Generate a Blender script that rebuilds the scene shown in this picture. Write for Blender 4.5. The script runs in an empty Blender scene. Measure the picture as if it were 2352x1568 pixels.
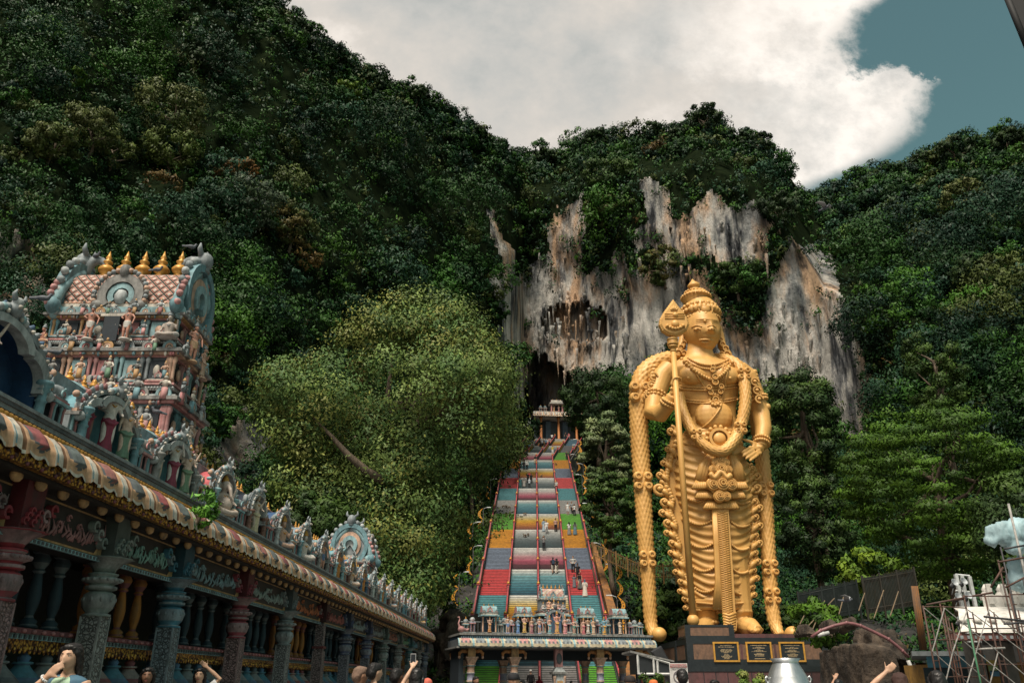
import bpy, math, random
import numpy as np
from math import sin, cos, pi, radians as R, sqrt, atan2
from mathutils import Vector, Matrix, Euler
from mathutils.bvhtree import BVHTree

random.seed(11)
RNG = np.random.default_rng(11)
scene = bpy.context.scene
COL = scene.collection
V = Vector

# ------------------------------------------------------------------ camera model (used to place real things at their real distances)
FPX, PITCH, CAMZ = 1862.0, R(22.83), 1.45
CP, SP = cos(PITCH), sin(PITCH)
def ray(px, py):
    x = px - 1176.0; y = 784.0 - py
    return V((x, FPX * CP - y * SP, FPX * SP + y * CP))
def U(px, py, Y):
    d = ray(px, py); t = Y / d.y
    return V((d.x * t, Y, CAMZ + d.z * t))
def UX(px, py, X):
    d = ray(px, py); t = X / d.x
    return V((X, d.y * t, CAMZ + d.z * t))
def QE(px, py):
    d = ray(px, py); return d.x / d.y, d.z / d.y
def PX(p):
    x, y, z = p[0], p[1], p[2] - CAMZ
    f = y * CP + z * SP; u = -y * SP + z * CP
    return 1176 + FPX * x / f, 784 - FPX * u / f

# ------------------------------------------------------------------ vectorised value noise
def _hash(ix, iy, iz, s):
    h = (ix * 374761393 + iy * 668265263 + iz * 2147483647 + s * 974711) & 0xFFFFFFFF
    h = ((h ^ (h >> 13)) * 1274126177) & 0xFFFFFFFF
    h = (h ^ (h >> 16)) & 0xFFFFFFFF
    return h.astype(np.float64) / 4294967295.0
def vnoise(x, y, z, s=0):
    x = np.asarray(x, float); y = np.asarray(y, float) + 0 * x; z = np.asarray(z, float) + 0 * x
    ix = np.floor(x).astype(np.int64); iy = np.floor(y).astype(np.int64); iz = np.floor(z).astype(np.int64)
    fx, fy, fz = x - ix, y - iy, z - iz
    fx = fx * fx * (3 - 2 * fx); fy = fy * fy * (3 - 2 * fy); fz = fz * fz * (3 - 2 * fz)
    r = 0
    for a in (0, 1):
        for b in (0, 1):
            for c in (0, 1):
                w = (fx if a else 1 - fx) * (fy if b else 1 - fy) * (fz if c else 1 - fz)
                r = r + w * _hash(ix + a, iy + b, iz + c, s)
    return r * 2 - 1
def fbm(x, y, z, o=4, s=0):
    r = 0; a = 1.0; t = 0
    for k in range(o):
        r = r + a * vnoise(x, y, z, s + k); t += a
        x, y, z = x * 2.03, y * 2.03, z * 2.03; a *= .5
    return r / t

# ------------------------------------------------------------------ materials
def nt_mat(name):
    m = bpy.data.materials.new(name); m.use_nodes = True
    nt = m.node_tree; b = nt.nodes['Principled BSDF']
    return m, nt, b
def nd(nt, t, **kw):
    n = nt.nodes.new(t)
    for k, v in kw.items():
        if k in n.inputs: n.inputs[k].default_value = v
        else: setattr(n, k, v)
    return n
def mixc(nt, fac, a, b, bt='MIX'):
    n = nt.nodes.new('ShaderNodeMix'); n.data_type = 'RGBA'; n.blend_type = bt
    for i, v in ((0, fac), (6, a), (7, b)):
        if hasattr(v, 'is_linked') or hasattr(v, 'links'): nt.links.new(v, n.inputs[i])
        else: n.inputs[i].default_value = v if i == 0 else (*v[:3], 1)
    return n.outputs[2]
def ramp(nt, val, stops):
    r = nt.nodes.new('ShaderNodeValToRGB'); e = r.color_ramp.elements
    while len(e) > len(stops): e.remove(e[-1])
    while len(e) < len(stops): e.new(.5)
    for q, (p, c) in zip(e, stops):
        q.position = p; q.color = (*c, 1) if len(c) == 3 else c
    nt.links.new(val, r.inputs[0]); return r.outputs[0]
def coords(nt, kind='Object', scale=(1, 1, 1)):
    t = nt.nodes.new('ShaderNodeTexCoord'); m = nt.nodes.new('ShaderNodeMapping')
    m.inputs['Scale'].default_value = scale
    nt.links.new(t.outputs[kind], m.inputs[0]); return m.outputs[0]
def noise(nt, vec, scale, detail=4, rough=.6):
    n = nt.nodes.new('ShaderNodeTexNoise'); n.inputs['Scale'].default_value = scale
    n.inputs['Detail'].default_value = detail; n.inputs['Roughness'].default_value = rough
    nt.links.new(vec, n.inputs['Vector']); return n.outputs[0]
def bump(nt, b, h, strength=.3, dist=.05):
    n = nt.nodes.new('ShaderNodeBump'); n.inputs['Strength'].default_value = strength; n.inputs['Distance'].default_value = dist
    nt.links.new(h, n.inputs['Height']); nt.links.new(n.outputs[0], b.inputs['Normal'])
_pc = {}
def paint(name, c, rough=.6, metal=0.0, grime=.35, scale=2.5, streak=True, gcol=(.035, .04, .04), bmp=.0):
    """weathered paint: base colour, blotchy variation, dark grime with a shape of its own"""
    if name in _pc: return _pc[name]
    m, nt, b = nt_mat(name)
    v = coords(nt, 'Object')
    n1 = noise(nt, v, scale * 2.2, 3)
    base = mixc(nt, ramp(nt, n1, [(.3, (0, 0, 0)), (.7, (1, 1, 1))]), [x * .78 for x in c], [min(1, x * 1.15) for x in c])
    if grime > 0:
        v2 = coords(nt, 'Object', (1, 1, .35 if streak else 1))
        n2 = noise(nt, v2, scale * 1.3, 6, .7)
        base = mixc(nt, ramp(nt, n2, [(.5 - grime * .2, (0, 0, 0)), (.72, (grime * 1.6,) * 3)]), base, gcol)
    nt.links.new(base, b.inputs['Base Color'])
    b.inputs['Roughness'].default_value = rough; b.inputs['Metallic'].default_value = metal
    b.inputs['Specular IOR Level'].default_value = .35
    if bmp: bump(nt, b, noise(nt, v, scale * 9, 3), bmp, .03)
    _pc[name] = m; return m

# ------------------------------------------------------------------ mesh builder
class MB:
    def __init__(s):
        s.v = []; s.f = []; s.fm = []; s.fs = []; s.mats = []; s.M = Matrix.Identity(4); s.st = []
    def push(s, M): s.st.append(s.M); s.M = s.M @ M
    def pop(s): s.M = s.st.pop()
    def mi(s, m):
        if m not in s.mats: s.mats.append(m)
        return s.mats.index(m)
    def add(s, vs, fs, m, smooth=False):
        o = len(s.v); M = s.M
        s.v.extend([M @ V(p) for p in vs])
        k = s.mi(m) if not isinstance(m, list) else None
        for i, f in enumerate(fs):
            s.f.append([o + j for j in f]); s.fm.append(k if k is not None else s.mi(m[i])); s.fs.append(smooth)
    def box(s, c, d, m, tx=1.0, ty=1.0, rz=0):
        """box centred in x,y on c, standing on c.z; d = full sizes; tx,ty shrink the top"""
        x, y, z = c; a, b, h = d[0] / 2, d[1] / 2, d[2]
        vs = [(-a, -b, 0), (a, -b, 0), (a, b, 0), (-a, b, 0), (-a * tx, -b * ty, h), (a * tx, -b * ty, h), (a * tx, b * ty, h), (-a * tx, b * ty, h)]
        if rz: vs = [(cos(rz) * p[0] - sin(rz) * p[1], sin(rz) * p[0] + cos(rz) * p[1], p[2]) for p in vs]
        vs = [(x + p[0], y + p[1], z + p[2]) for p in vs]
        s.add(vs, [(3, 2, 1, 0), (4, 5, 6, 7), (0, 1, 5, 4), (1, 2, 6, 5), (2, 3, 7, 6), (3, 0, 4, 7)], m)
    def lathe(s, c, prof, m, n=12, smooth=True, sx=1, sy=1, square=0, rot=0, ribs=0, rib=.1):
        """prof = [(r,z)...] bottom to top"""
        vs = []; fs = []; ms = []
        for r, z in prof:
            for k in range(n):
                a = 2 * pi * k / n + rot
                q = r
                if square: q = r / max(abs(cos(a)), abs(sin(a))) ** square
                if ribs: q = q * (1 + rib * cos(a * ribs))
                vs.append((c[0] + q * cos(a) * sx, c[1] + q * sin(a) * sy, c[2] + z))
        for i in range(len(prof) - 1):
            for k in range(n):
                fs.append((i * n + k, i * n + (k + 1) % n, (i + 1) * n + (k + 1) % n, (i + 1) * n + k))
                if isinstance(m, list): ms.append(m[i % len(m)])
        fs.append(tuple(range(n))[::-1]); fs.append(tuple((len(prof) - 1) * n + k for k in range(n)))
        if isinstance(m, list): ms += [m[0], m[(len(prof) - 2) % len(m)]]
        s.add(vs, fs, ms if isinstance(m, list) else m, smooth)
    def tube(s, pts, rad, m, n=8, smooth=True, caps=True, flat=1.0, disp=None, up=None):
        pts = [V(p) for p in pts]; L = len(pts)
        if not hasattr(rad, '__len__'): rad = [rad] * L
        vs = []; fs = []; prev = V(up) if up else None
        for i, p in enumerate(pts):
            t = (pts[min(i + 1, L - 1)] - pts[max(i - 1, 0)])
            t = t.normalized() if t.length > 1e-9 else V((0, 0, 1))
            if prev is None: prev = V((0, 1, 0)) if abs(t.y) < .9 else V((1, 0, 0))
            a = prev - t * prev.dot(t)
            if a.length < 1e-6: a = t.orthogonal()
            a.normalize(); b = t.cross(a); prev = a
            for k in range(n):
                th = 2 * pi * k / n; r = rad[i]
                if disp: r = r * disp(i, k)
                vs.append(p + a * (cos(th) * r * flat) + b * (sin(th) * r))
        for i in range(L - 1):
            for k in range(n):
                fs.append((i * n + k, i * n + (k + 1) % n, (i + 1) * n + (k + 1) % n, (i + 1) * n + k))
        if caps: fs.append(tuple(range(n))[::-1]); fs.append(tuple((L - 1) * n + k for k in range(n)))
        s.add(vs, fs, m, smooth)
    def bar(s, a, b, r, m, n=4): s.tube([a, b], r, m, n=n, smooth=n > 5)
    def ball(s, c, r, m, n=8, k=6, smooth=True):
        if not hasattr(r, '__len__'): r = (r, r, r)
        vs = [(c[0], c[1], c[2] - r[2])]; fs = []
        for i in range(1, k):
            ph = -pi / 2 + pi * i / k
            for j in range(n):
                a = 2 * pi * j / n
                vs.append((c[0] + r[0] * cos(ph) * cos(a), c[1] + r[1] * cos(ph) * sin(a), c[2] + r[2] * sin(ph)))
        vs.append((c[0], c[1], c[2] + r[2])); e = len(vs) - 1
        for j in range(n):
            fs.append((0, 1 + (j + 1) % n, 1 + j)); fs.append((e, e - n + j, e - n + (j + 1) % n))
            for i in range(k - 2):
                fs.append((1 + i * n + j, 1 + i * n + (j + 1) % n, 1 + (i + 1) * n + (j + 1) % n, 1 + (i + 1) * n + j))
        s.add(vs, fs, m, smooth)
    def prism(s, out, m, d0, d1, axis='y', smooth=False, side=None):
        """outline [(a,b)] extruded from d0 to d1; axis y: (a,d,b)   axis x: (d,a,b)   axis z: (a,b,d)"""
        f = {'y': lambda a, b, d: (a, d, b), 'x': lambda a, b, d: (d, a, b), 'z': lambda a, b, d: (a, b, d)}[axis]
        n = len(out); vs = [f(a, b, d0) for a, b in out] + [f(a, b, d1) for a, b in out]
        fs = [tuple(range(n)), tuple(range(2 * n - 1, n - 1, -1))] + [(i, n + i, n + (i + 1) % n, (i + 1) % n) for i in range(n)]
        ms = [m, m] + [side or m] * n
        s.add(vs, fs, ms, smooth)
    def ring(s, c, a0, a1, ri, ro, m, d0, d1, n=14, sz=1.0, axis='y'):
        """flat arc band (horseshoe) of inner/outer radius, extruded d0..d1"""
        f = {'y': lambda a, b, d: (c[0] + a, c[1] + d, c[2] + b), 'x': lambda a, b, d: (c[0] + d, c[1] + a, c[2] + b)}[axis]
        vs = []; fs = []
        for k in range(n + 1):
            t = a0 + (a1 - a0) * k / n
            for r in (ri, ro):
                for d in (d0, d1): vs.append(f(r * cos(t), r * sin(t) * sz, d))
        for k in range(n):
            o = 4 * k
            fs += [(o, o + 2, o + 6, o + 4), (o + 1, o + 5, o + 7, o + 3), (o + 2, o + 3, o + 7, o + 6), (o, o + 4, o + 5, o + 1)]
        o = 4 * n
        fs += [(0, 1, 3, 2), (o, o + 2, o + 3, o + 1)]
        s.add(vs, fs, m)
    def mesh(s, name):
        me = bpy.data.meshes.new(name)
        me.from_pydata([tuple(p) for p in s.v], [], s.f)
        for m in s.mats: me.materials.append(m)
        me.polygons.foreach_set('material_index', s.fm); me.polygons.foreach_set('use_smooth', s.fs)
        me.update(); return me
    def build(s, name, parent=None, world=False):
        me = s.mesh(name)
        if world and parent is not None:
            o = parent; M = Matrix.Identity(4)
            while o is not None: M = o.matrix_basis @ M; o = o.parent
            me.transform(M.inverted())
        ob = bpy.data.objects.new(name, me); COL.objects.link(ob)
        if parent is not None: ob.parent = parent
        return ob

def tag(o, label=None, cat=None, group=None, kind=None):
    if label: o['label'] = label
    if cat: o['category'] = cat
    if group: o['group'] = group
    if kind: o['kind'] = kind
    return o
def empty(name, loc=(0, 0, 0), rz=0, label=None, cat=None, group=None):
    o = bpy.data.objects.new(name, None); COL.objects.link(o)
    o.location = loc; o.rotation_euler = (0, 0, rz); o.empty_display_size = .2
    return tag(o, label, cat, group)
def kids(o): return [c for c in bpy.data.objects if c.parent == o]
def copy_tree(o, parent=None, ch=None):
    c = o.copy(); COL.objects.link(c)
    if parent is not None: c.parent = parent
    for k in (ch[o] if ch is not None else kids(o)): copy_tree(k, c, ch)
    return c
def fuse(mb, voxel, name='body', smooth=2, mat=None, dec=None):
    """one continuous skin out of overlapping limbs"""
    me = mb.mesh('tmp'); ob = bpy.data.objects.new('tmp', me); COL.objects.link(ob)
    r = ob.modifiers.new('r', 'REMESH'); r.mode = 'VOXEL'; r.voxel_size = voxel; r.use_smooth_shade = True
    if smooth:
        q = ob.modifiers.new('s', 'SMOOTH'); q.iterations = smooth; q.factor = .5
    if dec:
        d = ob.modifiers.new('d', 'DECIMATE'); d.ratio = dec
    dg = bpy.context.evaluated_depsgraph_get(); dg.update()
    out = bpy.data.meshes.new_from_object(ob.evaluated_get(dg))
    out.name = name
    bpy.data.objects.remove(ob); bpy.data.meshes.remove(me)
    out.materials.clear()
    if mat: out.materials.append(mat)
    out.polygons.foreach_set('use_smooth', [True] * len(out.polygons))
    out.polygons.foreach_set('material_index', [0] * len(out.polygons))
    return out
def link(name, me, parent=None, loc=None):
    o = bpy.data.objects.new(name, me); COL.objects.link(o)
    if parent is not None: o.parent = parent
    if loc is not None: o.location = loc
    return o
def setmat(o, m):
    """object-level material so copies can share a mesh"""
    if not o.data.materials: o.data.materials.append(m)
    o.material_slots[0].link = 'OBJECT'; o.material_slots[0].material = m
    return o
def T(x, y, z, rz=0, s=1.0): return Matrix.Translation((x, y, z)) @ Matrix.Rotation(rz, 4, 'Z') @ Matrix.Scale(s, 4)
def inpoly(x, y, poly):
    x = np.asarray(x); y = np.asarray(y); r = np.zeros(x.shape, bool); n = len(poly)
    for i in range(n):
        x0, y0 = poly[i]; x1, y1 = poly[(i + 1) % n]
        if y0 == y1: continue
        c = ((y0 > y) != (y1 > y)) & (x < (x1 - x0) * (y - y0) / (y1 - y0) + x0)
        r ^= c
    return r

def jag(me, amp, f, seed, fz=.6):
    co_ = np.zeros(len(me.vertices) * 3); me.vertices.foreach_get('co', co_); co_ = co_.reshape(-1, 3); n = np.zeros(len(me.vertices) * 3); me.vertices.foreach_get('normal', n); n = n.reshape(-1, 3)
    co_ += n * (amp * fbm(co_[:, 0] * f, co_[:, 1] * f, co_[:, 2] * f * fz, 4, seed))[:, None]; me.vertices.foreach_set('co', co_.ravel()); me.update()
# ------------------------------------------------------------------ camera, light, sky
cam = bpy.data.cameras.new('camera'); co = bpy.data.objects.new('camera', cam); COL.objects.link(co)
co.location = (0, 0, CAMZ); co.rotation_euler = (R(90) + PITCH, 0, 0)
cam.sensor_width = 36; cam.lens = FPX / 2352 * 36; cam.clip_end = 3000; cam.clip_start = .1
scene.camera = co
SUN_EL, SUN_AZ = R(61), R(-20)          # sun stands behind the camera, a little to its left
sd = V((sin(SUN_AZ) * cos(SUN_EL), -cos(SUN_AZ) * cos(SUN_EL), sin(SUN_EL)))
sl = bpy.data.lights.new('sun', 'SUN'); so = bpy.data.objects.new('sun', sl); COL.objects.link(so)
sl.energy = 4.3; sl.angle = R(22); sl.color = (1, .9, .76)
so.rotation_euler = sd.to_track_quat('Z', 'Y').to_euler(); so.location = (0, -20, 60)
scene.view_settings.view_transform = 'Standard'; scene.view_settings.look = 'None'
scene.view_settings.exposure = .34; scene.view_settings.gamma = 1
scene.cycles.max_bounces = 4; scene.cycles.diffuse_bounces = 2; scene.cycles.glossy_bounces = 2; scene.cycles.transmission_bounces = 1
w = bpy.data.worlds.new('World'); scene.world = w; w.use_nodes = True
nt = w.node_tree; bg = nt.nodes['Background']; bg.inputs['Strength'].default_value = .095
sky = nt.nodes.new('ShaderNodeTexSky'); sky.sky_type = 'NISHITA'; sky.sun_disc = False
sky.sun_elevation = SUN_EL; sky.sun_rotation = atan2(sd.x, sd.y)
sky.air_density = 1.2; sky.dust_density = 1.5; sky.ozone_density = 1.0
tc = nt.nodes.new('ShaderNodeTexCoord')
def mth(op, a, b=None, c=None):
    n = nt.nodes.new('ShaderNodeMath'); n.operation = op
    for i, q in enumerate((a, b, c)):
        if q is None: continue
        if isinstance(q, (int, float)): n.inputs[i].default_value = q
        else: nt.links.new(q, n.inputs[i])
    return n.outputs[0]
sp = nt.nodes.new('ShaderNodeSeparateXYZ'); nt.links.new(tc.outputs['Generated'], sp.inputs[0])
ay = mth('ADD', mth('ABSOLUTE', sp.outputs[1]), .02)
uu = mth('DIVIDE', sp.outputs[0], ay); vv = mth('DIVIDE', sp.outputs[2], ay)
cmb = nt.nodes.new('ShaderNodeCombineXYZ'); nt.links.new(uu, cmb.inputs[0]); nt.links.new(vv, cmb.inputs[1])
nt.links.new(mth('MULTIPLY', sp.outputs[1], .4), cmb.inputs[2])
nA = noise(nt, cmb.outputs[0], 3.0, 8, .62)
nB = noise(nt, cmb.outputs[0], 10.0, 10, .66)
# edge of the big cloud bank as a function of height
edge = [(2060, 0), (2010, 50), (1950, 110), (1935, 150), (1955, 185), (2035, 205), (2112, 212), (2118, 250), (2095, 310), (2035, 370), (1975, 402), (1880, 440), (1840, 470)]
pts = sorted([(QE(a, b)[1], QE(a, b)[0]) for a, b in edge])
fc = nt.nodes.new('ShaderNodeFloatCurve'); cu = fc.mapping.curves[0]
fc.mapping.clip_min_x = fc.mapping.clip_min_y = -1; fc.mapping.clip_max_x = fc.mapping.clip_max_y = 3
cu.points[0].location = (-1, pts[0][1]); cu.points[1].location = (3, pts[-1][1] + .5)
for a, b in pts: cu.points.new(a, b)
fc.mapping.update()
vd = mth('ADD', vv, mth('MULTIPLY', mth('SUBTRACT', nB, .5), .10))
nt.links.new(vd, fc.inputs['Value'])
ud = mth('ADD', uu, mth('ADD', mth('MULTIPLY', mth('SUBTRACT', nB, .5), .22), mth('MULTIPLY', mth('SUBTRACT', nA, .5), .06)))
dd = mth('SUBTRACT', fc.outputs[0], ud)          # >0 inside the cloud
mr = nt.nodes.new('ShaderNodeMapRange'); mr.interpolation_type = 'SMOOTHSTEP'
mr.inputs['From Min'].default_value = -.012; mr.inputs['From Max'].default_value = .05
nt.links.new(dd, mr.inputs['Value'])
body = ramp(nt, nA, [(.30, (3.4, 3.7, 3.65)), (.43, (4.8, 4.75, 4.5)), (.55, (5.9, 5.5, 5.0)), (.68, (8.2, 7.5, 6.8))])
rim = nt.nodes.new('ShaderNodeMapRange'); rim.interpolation_type = 'SMOOTHSTEP'
rim.inputs['From Min'].default_value = .42; rim.inputs['From Max'].default_value = .02
nt.links.new(dd, rim.inputs['Value'])
bodyr = mixc(nt, mth('MULTIPLY', rim.outputs[0], ramp(nt, nB, [(.3, (.15,) * 3), (.6, (.95,) * 3)])), body, (9.6, 8.9, 8.1))
skyc = mixc(nt, 1.0, sky.outputs[0], (.74, .92, .60), 'MULTIPLY')
cloudy = mixc(nt, mr.outputs[0], skyc, bodyr)
nt.links.new(cloudy, bg.inputs['Color'])
# ================================================================== hills, cliff, forest
def grid_mesh(name, P, mats, midx=None, smooth=True):
    n, m = P.shape[:2]
    me = bpy.data.meshes.new(name)
    idx = np.arange(n * m).reshape(n, m)
    q = np.stack([idx[:-1, :-1], idx[:-1, 1:], idx[1:, 1:], idx[1:, :-1]], -1).reshape(-1, 4)
    raw_mesh(me, P.reshape(-1, 3), q, mats, None if midx is None else midx.reshape(-1), smooth)
    return me
def raw_mesh(me, verts, quads, mats, midx=None, smooth=False, col=None, nrm=None):
    nv, nf = len(verts), len(quads)
    me.vertices.add(nv); me.vertices.foreach_set('co', np.asarray(verts, np.float32).ravel())
    me.loops.add(nf * 4); me.loops.foreach_set('vertex_index', quads.astype(np.int32).ravel())
    me.polygons.add(nf); me.polygons.foreach_set('loop_start', np.arange(0, nf * 4, 4, dtype=np.int32))
    for m in mats: me.materials.append(m)
    if midx is not None: me.polygons.foreach_set('material_index', midx.astype(np.int32))
    me.polygons.foreach_set('use_smooth', np.full(nf, smooth))
    if col is not None:
        a = me.attributes.new('Col', 'FLOAT_COLOR', 'POINT')
        a.data.foreach_set('color', np.concatenate([col, np.ones((nv, 1))], 1).astype(np.float32).ravel())
    me.update(calc_edges=True)
    if nrm is not None:
        a = me.attributes.new('custom_normal', 'FLOAT_VECTOR', 'POINT'); a.data.foreach_set('vector', nrm.astype(np.float32).ravel())

# leaves: small folded faces, species colour per clump
m_leaf, nt, b = nt_mat('leaf')
at = nd(nt, 'ShaderNodeAttribute', attribute_name='Col')
nv_ = noise(nt, coords(nt, 'Object'), .9, 2)
nt.links.new(mixc(nt, ramp(nt, nv_, [(.3, (0, 0, 0)), (.7, (1, 1, 1))]), at.outputs['Color'], mixc(nt, 1, at.outputs['Color'], (1.35, 1.3, .9), 'MULTIPLY')), b.inputs['Base Color'])
b.inputs['Roughness'].default_value = .5; b.inputs['Specular IOR Level'].default_value = .12
m_bark, nt, b = nt_mat('bark')
nt.links.new(ramp(nt, noise(nt, coords(nt, 'Object', (3, 3, .6)), 3, 5), [(.3, (.04, .03, .022)), (.7, (.17, .125, .085))]), b.inputs['Base Color'])
b.inputs['Roughness'].default_value = .9
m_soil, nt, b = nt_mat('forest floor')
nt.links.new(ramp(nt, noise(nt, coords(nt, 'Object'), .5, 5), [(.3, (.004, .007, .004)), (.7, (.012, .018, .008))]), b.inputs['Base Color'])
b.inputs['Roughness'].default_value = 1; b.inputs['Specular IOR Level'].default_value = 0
# limestone: pale, ochre and black streaks running down the face
m_rock, nt, b = nt_mat('limestone')
v = coords(nt, 'Object', (1, 1, .19)); v2 = coords(nt, 'Object', (1, 1, .5))
s1 = noise(nt, v, .30, 8, .66); s2 = noise(nt, coords(nt, 'Object', (1, 1, .35)), .11, 5, .65); s3 = noise(nt, v2, .12, 4, .6); s4 = noise(nt, v2, 1.3, 6, .7)
c = ramp(nt, s1, [(.35, (.03, .033, .038)), (.42, (.17, .175, .18)), (.48, (.42, .41, .38)), (.64, (.66, .63, .58))])
c = mixc(nt, ramp(nt, s2, [(.48, (0, 0, 0)), (.60, (.8,) * 3)]), c, mixc(nt, 1, c, (1.0, .62, .36), 'MULTIPLY'))
c = mixc(nt, ramp(nt, s3, [(.51, (0, 0, 0)), (.60, (.8,) * 3)]), c, mixc(nt, 1, c, (.26, .30, .34), 'MULTIPLY'))
c = mixc(nt, ramp(nt, s4, [(.3, (.7,) * 3), (.45, (0, 0, 0))]), c, (.03, .032, .03))
nt.links.new(c, b.inputs['Base Color']); b.inputs['Roughness'].default_value = .9; b.inputs['Specular IOR Level'].default_value = .15
bump(nt, b, noise(nt, coords(nt, 'Object', (1, 1, .4)), .9, 8, .72), 1.0, 1.4)

def leaf_mesh(name, P, N, S, Cc, D, asp=.5):
    n = len(P)
    N = N / np.maximum(np.linalg.norm(N, axis=1, keepdims=True), 1e-6)
    t = RNG.normal(size=(n, 3)); t -= N * (t * N).sum(1, keepdims=True); t /= np.maximum(np.linalg.norm(t, axis=1, keepdims=True), 1e-6)
    t[:, 2] -= .25
    bb = np.cross(N, t); s = S[:, None]
    vs = np.stack([P - t * s * .55, P - bb * s * asp * .5 - N * s * .08, P + t * s * .55 - N * s * .1, P + bb * s * asp * .5 - N * s * .08], 1).reshape(-1, 3)
    q = np.arange(4 * n).reshape(n, 4)
    me = bpy.data.meshes.new(name)
    D = D + N * .30; D /= np.maximum(np.linalg.norm(D, axis=1, keepdims=True), 1e-6)
    raw_mesh(me, vs, q, [m_leaf], None, True, np.repeat(Cc, 4, 0), np.repeat(D, 4, 0)); return me
def clump_leaves(Cn, Nn, Rr, per, size, col, flat=.8):
    """leaves on the outer shell of many small clumps (arrays)"""
    k = len(Cn); idx = np.repeat(np.arange(k), per); n = len(idx)
    d = RNG.normal(size=(n, 3)); d /= np.linalg.norm(d, axis=1, keepdims=True)
    d = d + Nn[idx] * .55; d /= np.linalg.norm(d, axis=1, keepdims=True)
    rr = Rr[idx] * (1 - .55 * RNG.random(n) ** 2.2) * (1 + .18 * RNG.normal(size=n))
    off = d * rr[:, None]; off[:, 2] *= flat
    P = Cn[idx] + off
    N = d * .9 + RNG.normal(size=(n, 3)) * .34; N[:, 2] += .3; D = d + 0; D[:, 2] += .25
    S = size[idx] * RNG.uniform(.65, 1.35, n)
    c = col[idx] * RNG.uniform(.85, 1.15, (n, 1))
    return P, N, S, c, D
PAL = np.array([(.022, .062, .018), (.015, .046, .019), (.030, .088, .018), (.020, .056, .036), (.058, .082, .026), (.042, .112, .016), (.085, .058, .022), (.013, .036, .026)])
PW = np.array([.24, .2, .15, .13, .1, .06, .008, .11]); PW = PW / PW.sum(); PAL = PAL * .88

# ---------------- polygons (as bearings) that are bare rock
def cr(pts, ox, oy, s): return [(ox + a * s, oy + b_ * s) for a, b_ in pts]
K = .415
ROCK = [cr(p, 1033.6, 344.5, K) for p in [
 [(1090, 200), (1160, 170), (1240, 330), (1330, 420), (1420, 250), (1560, 330), (1660, 320), (1730, 430), (1700, 610), (1560, 600), (1480, 620), (1420, 560), (1300, 600), (1200, 590), (1110, 570), (1030, 560), (1040, 480), (1110, 380)],
 [(560, 420), (640, 340), (720, 310), (750, 420), (720, 560), (740, 700), (860, 690), (900, 590), (960, 590), (1000, 700), (1060, 760), (1240, 780), (1300, 860), (1180, 900), (1160, 1100), (1050, 1190), (960, 1310), (900, 1190), (820, 1240), (740, 1250), (660, 1260), (600, 1190), (480, 1120), (440, 1250), (420, 1400), (350, 1400), (390, 1200), (270, 1060), (320, 930), (250, 830), (250, 700), (330, 610), (420, 690), (500, 640), (560, 560)],
 [(1800, 700), (1850, 600), (1890, 530), (1960, 570), (2040, 590), (2095, 640), (2110, 760), (2170, 900), (2210, 1050), (2260, 1220), (2355, 1400), (2270, 1530), (2270, 1660), (2200, 1640), (2130, 1520), (2050, 1330), (1960, 1270), (1820, 1250), (1700, 1310), (1540, 1240), (1480, 1100), (1540, 1010), (1560, 870), (1650, 980), (1750, 960), (1770, 850)],
 [(1030, 700), (1240, 640), (1400, 700), (1480, 900), (1480, 1100), (1350, 1150), (1180, 1100)],
 [(195, 330), (240, 400), (300, 480), (340, 560), (300, 640), (240, 560), (200, 440)],
 [(2410, 2020), (2470, 1960), (2560, 2060), (2540, 2200), (2440, 2210), (2380, 2140)], [(2860, 2080), (2900, 2040), (2930, 2140), (2870, 2150)],
 [(2300, 1300), (2340, 1290), (2350, 1370), (2310, 1370)],
]]
ROCK += [[(470, 1040), (530, 1000), (560, 960), (610, 1000), (615, 1080), (560, 1110), (500, 1090)], [(-40, 520), (20, 560), (60, 560), (100, 520), (70, 600), (110, 690), (60, 720), (-40, 720)]]
ROCK = [[(sum(a for a, _ in p) / len(p) * (1 - k_) + x * k_, sum(b_ for _, b_ in p) / len(p) * (1 - k_) + y * k_) for x, y in p] for p, k_ in zip(ROCK, [1.10, 1.05, 1.09, 1.1] + [1.15] * 20)]
CAVE = cr([(430, 1150), (500, 1130), (600, 1200), (680, 1270), (830, 1250), (900, 1210), (900, 1330), (700, 1330), (640, 1400), (720, 1560), (400, 1560), (420, 1400)], 1033.6, 344.5, K)
CAVE2 = cr([(500, 900), (620, 860), (760, 850), (860, 900), (880, 1050), (760, 1060), (640, 1060), (520, 1010)], 1033.6, 344.5, K)
def rock_mask(px, py, jit=7):
    jx = px + 16 * fbm(px / 34, py / 34, 0, 4, 5); jy = py + 40 * fbm(px / 15, py / 50, 3, 4, 9)
    r = np.zeros(np.shape(px), bool)
    for p in ROCK: r |= inpoly(jx, jy, p)
    return r
def lin(pts):
    a = sorted([QE(x, y) for x, y in pts]); xs = [p[0] for p in a]; ys = [p[1] for p in a]
    return lambda q: np.interp(q, xs, ys)
def tab(p): return lambda q: np.interp(q, [a for a, _ in p], [c_ for _, c_ in p])

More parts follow.
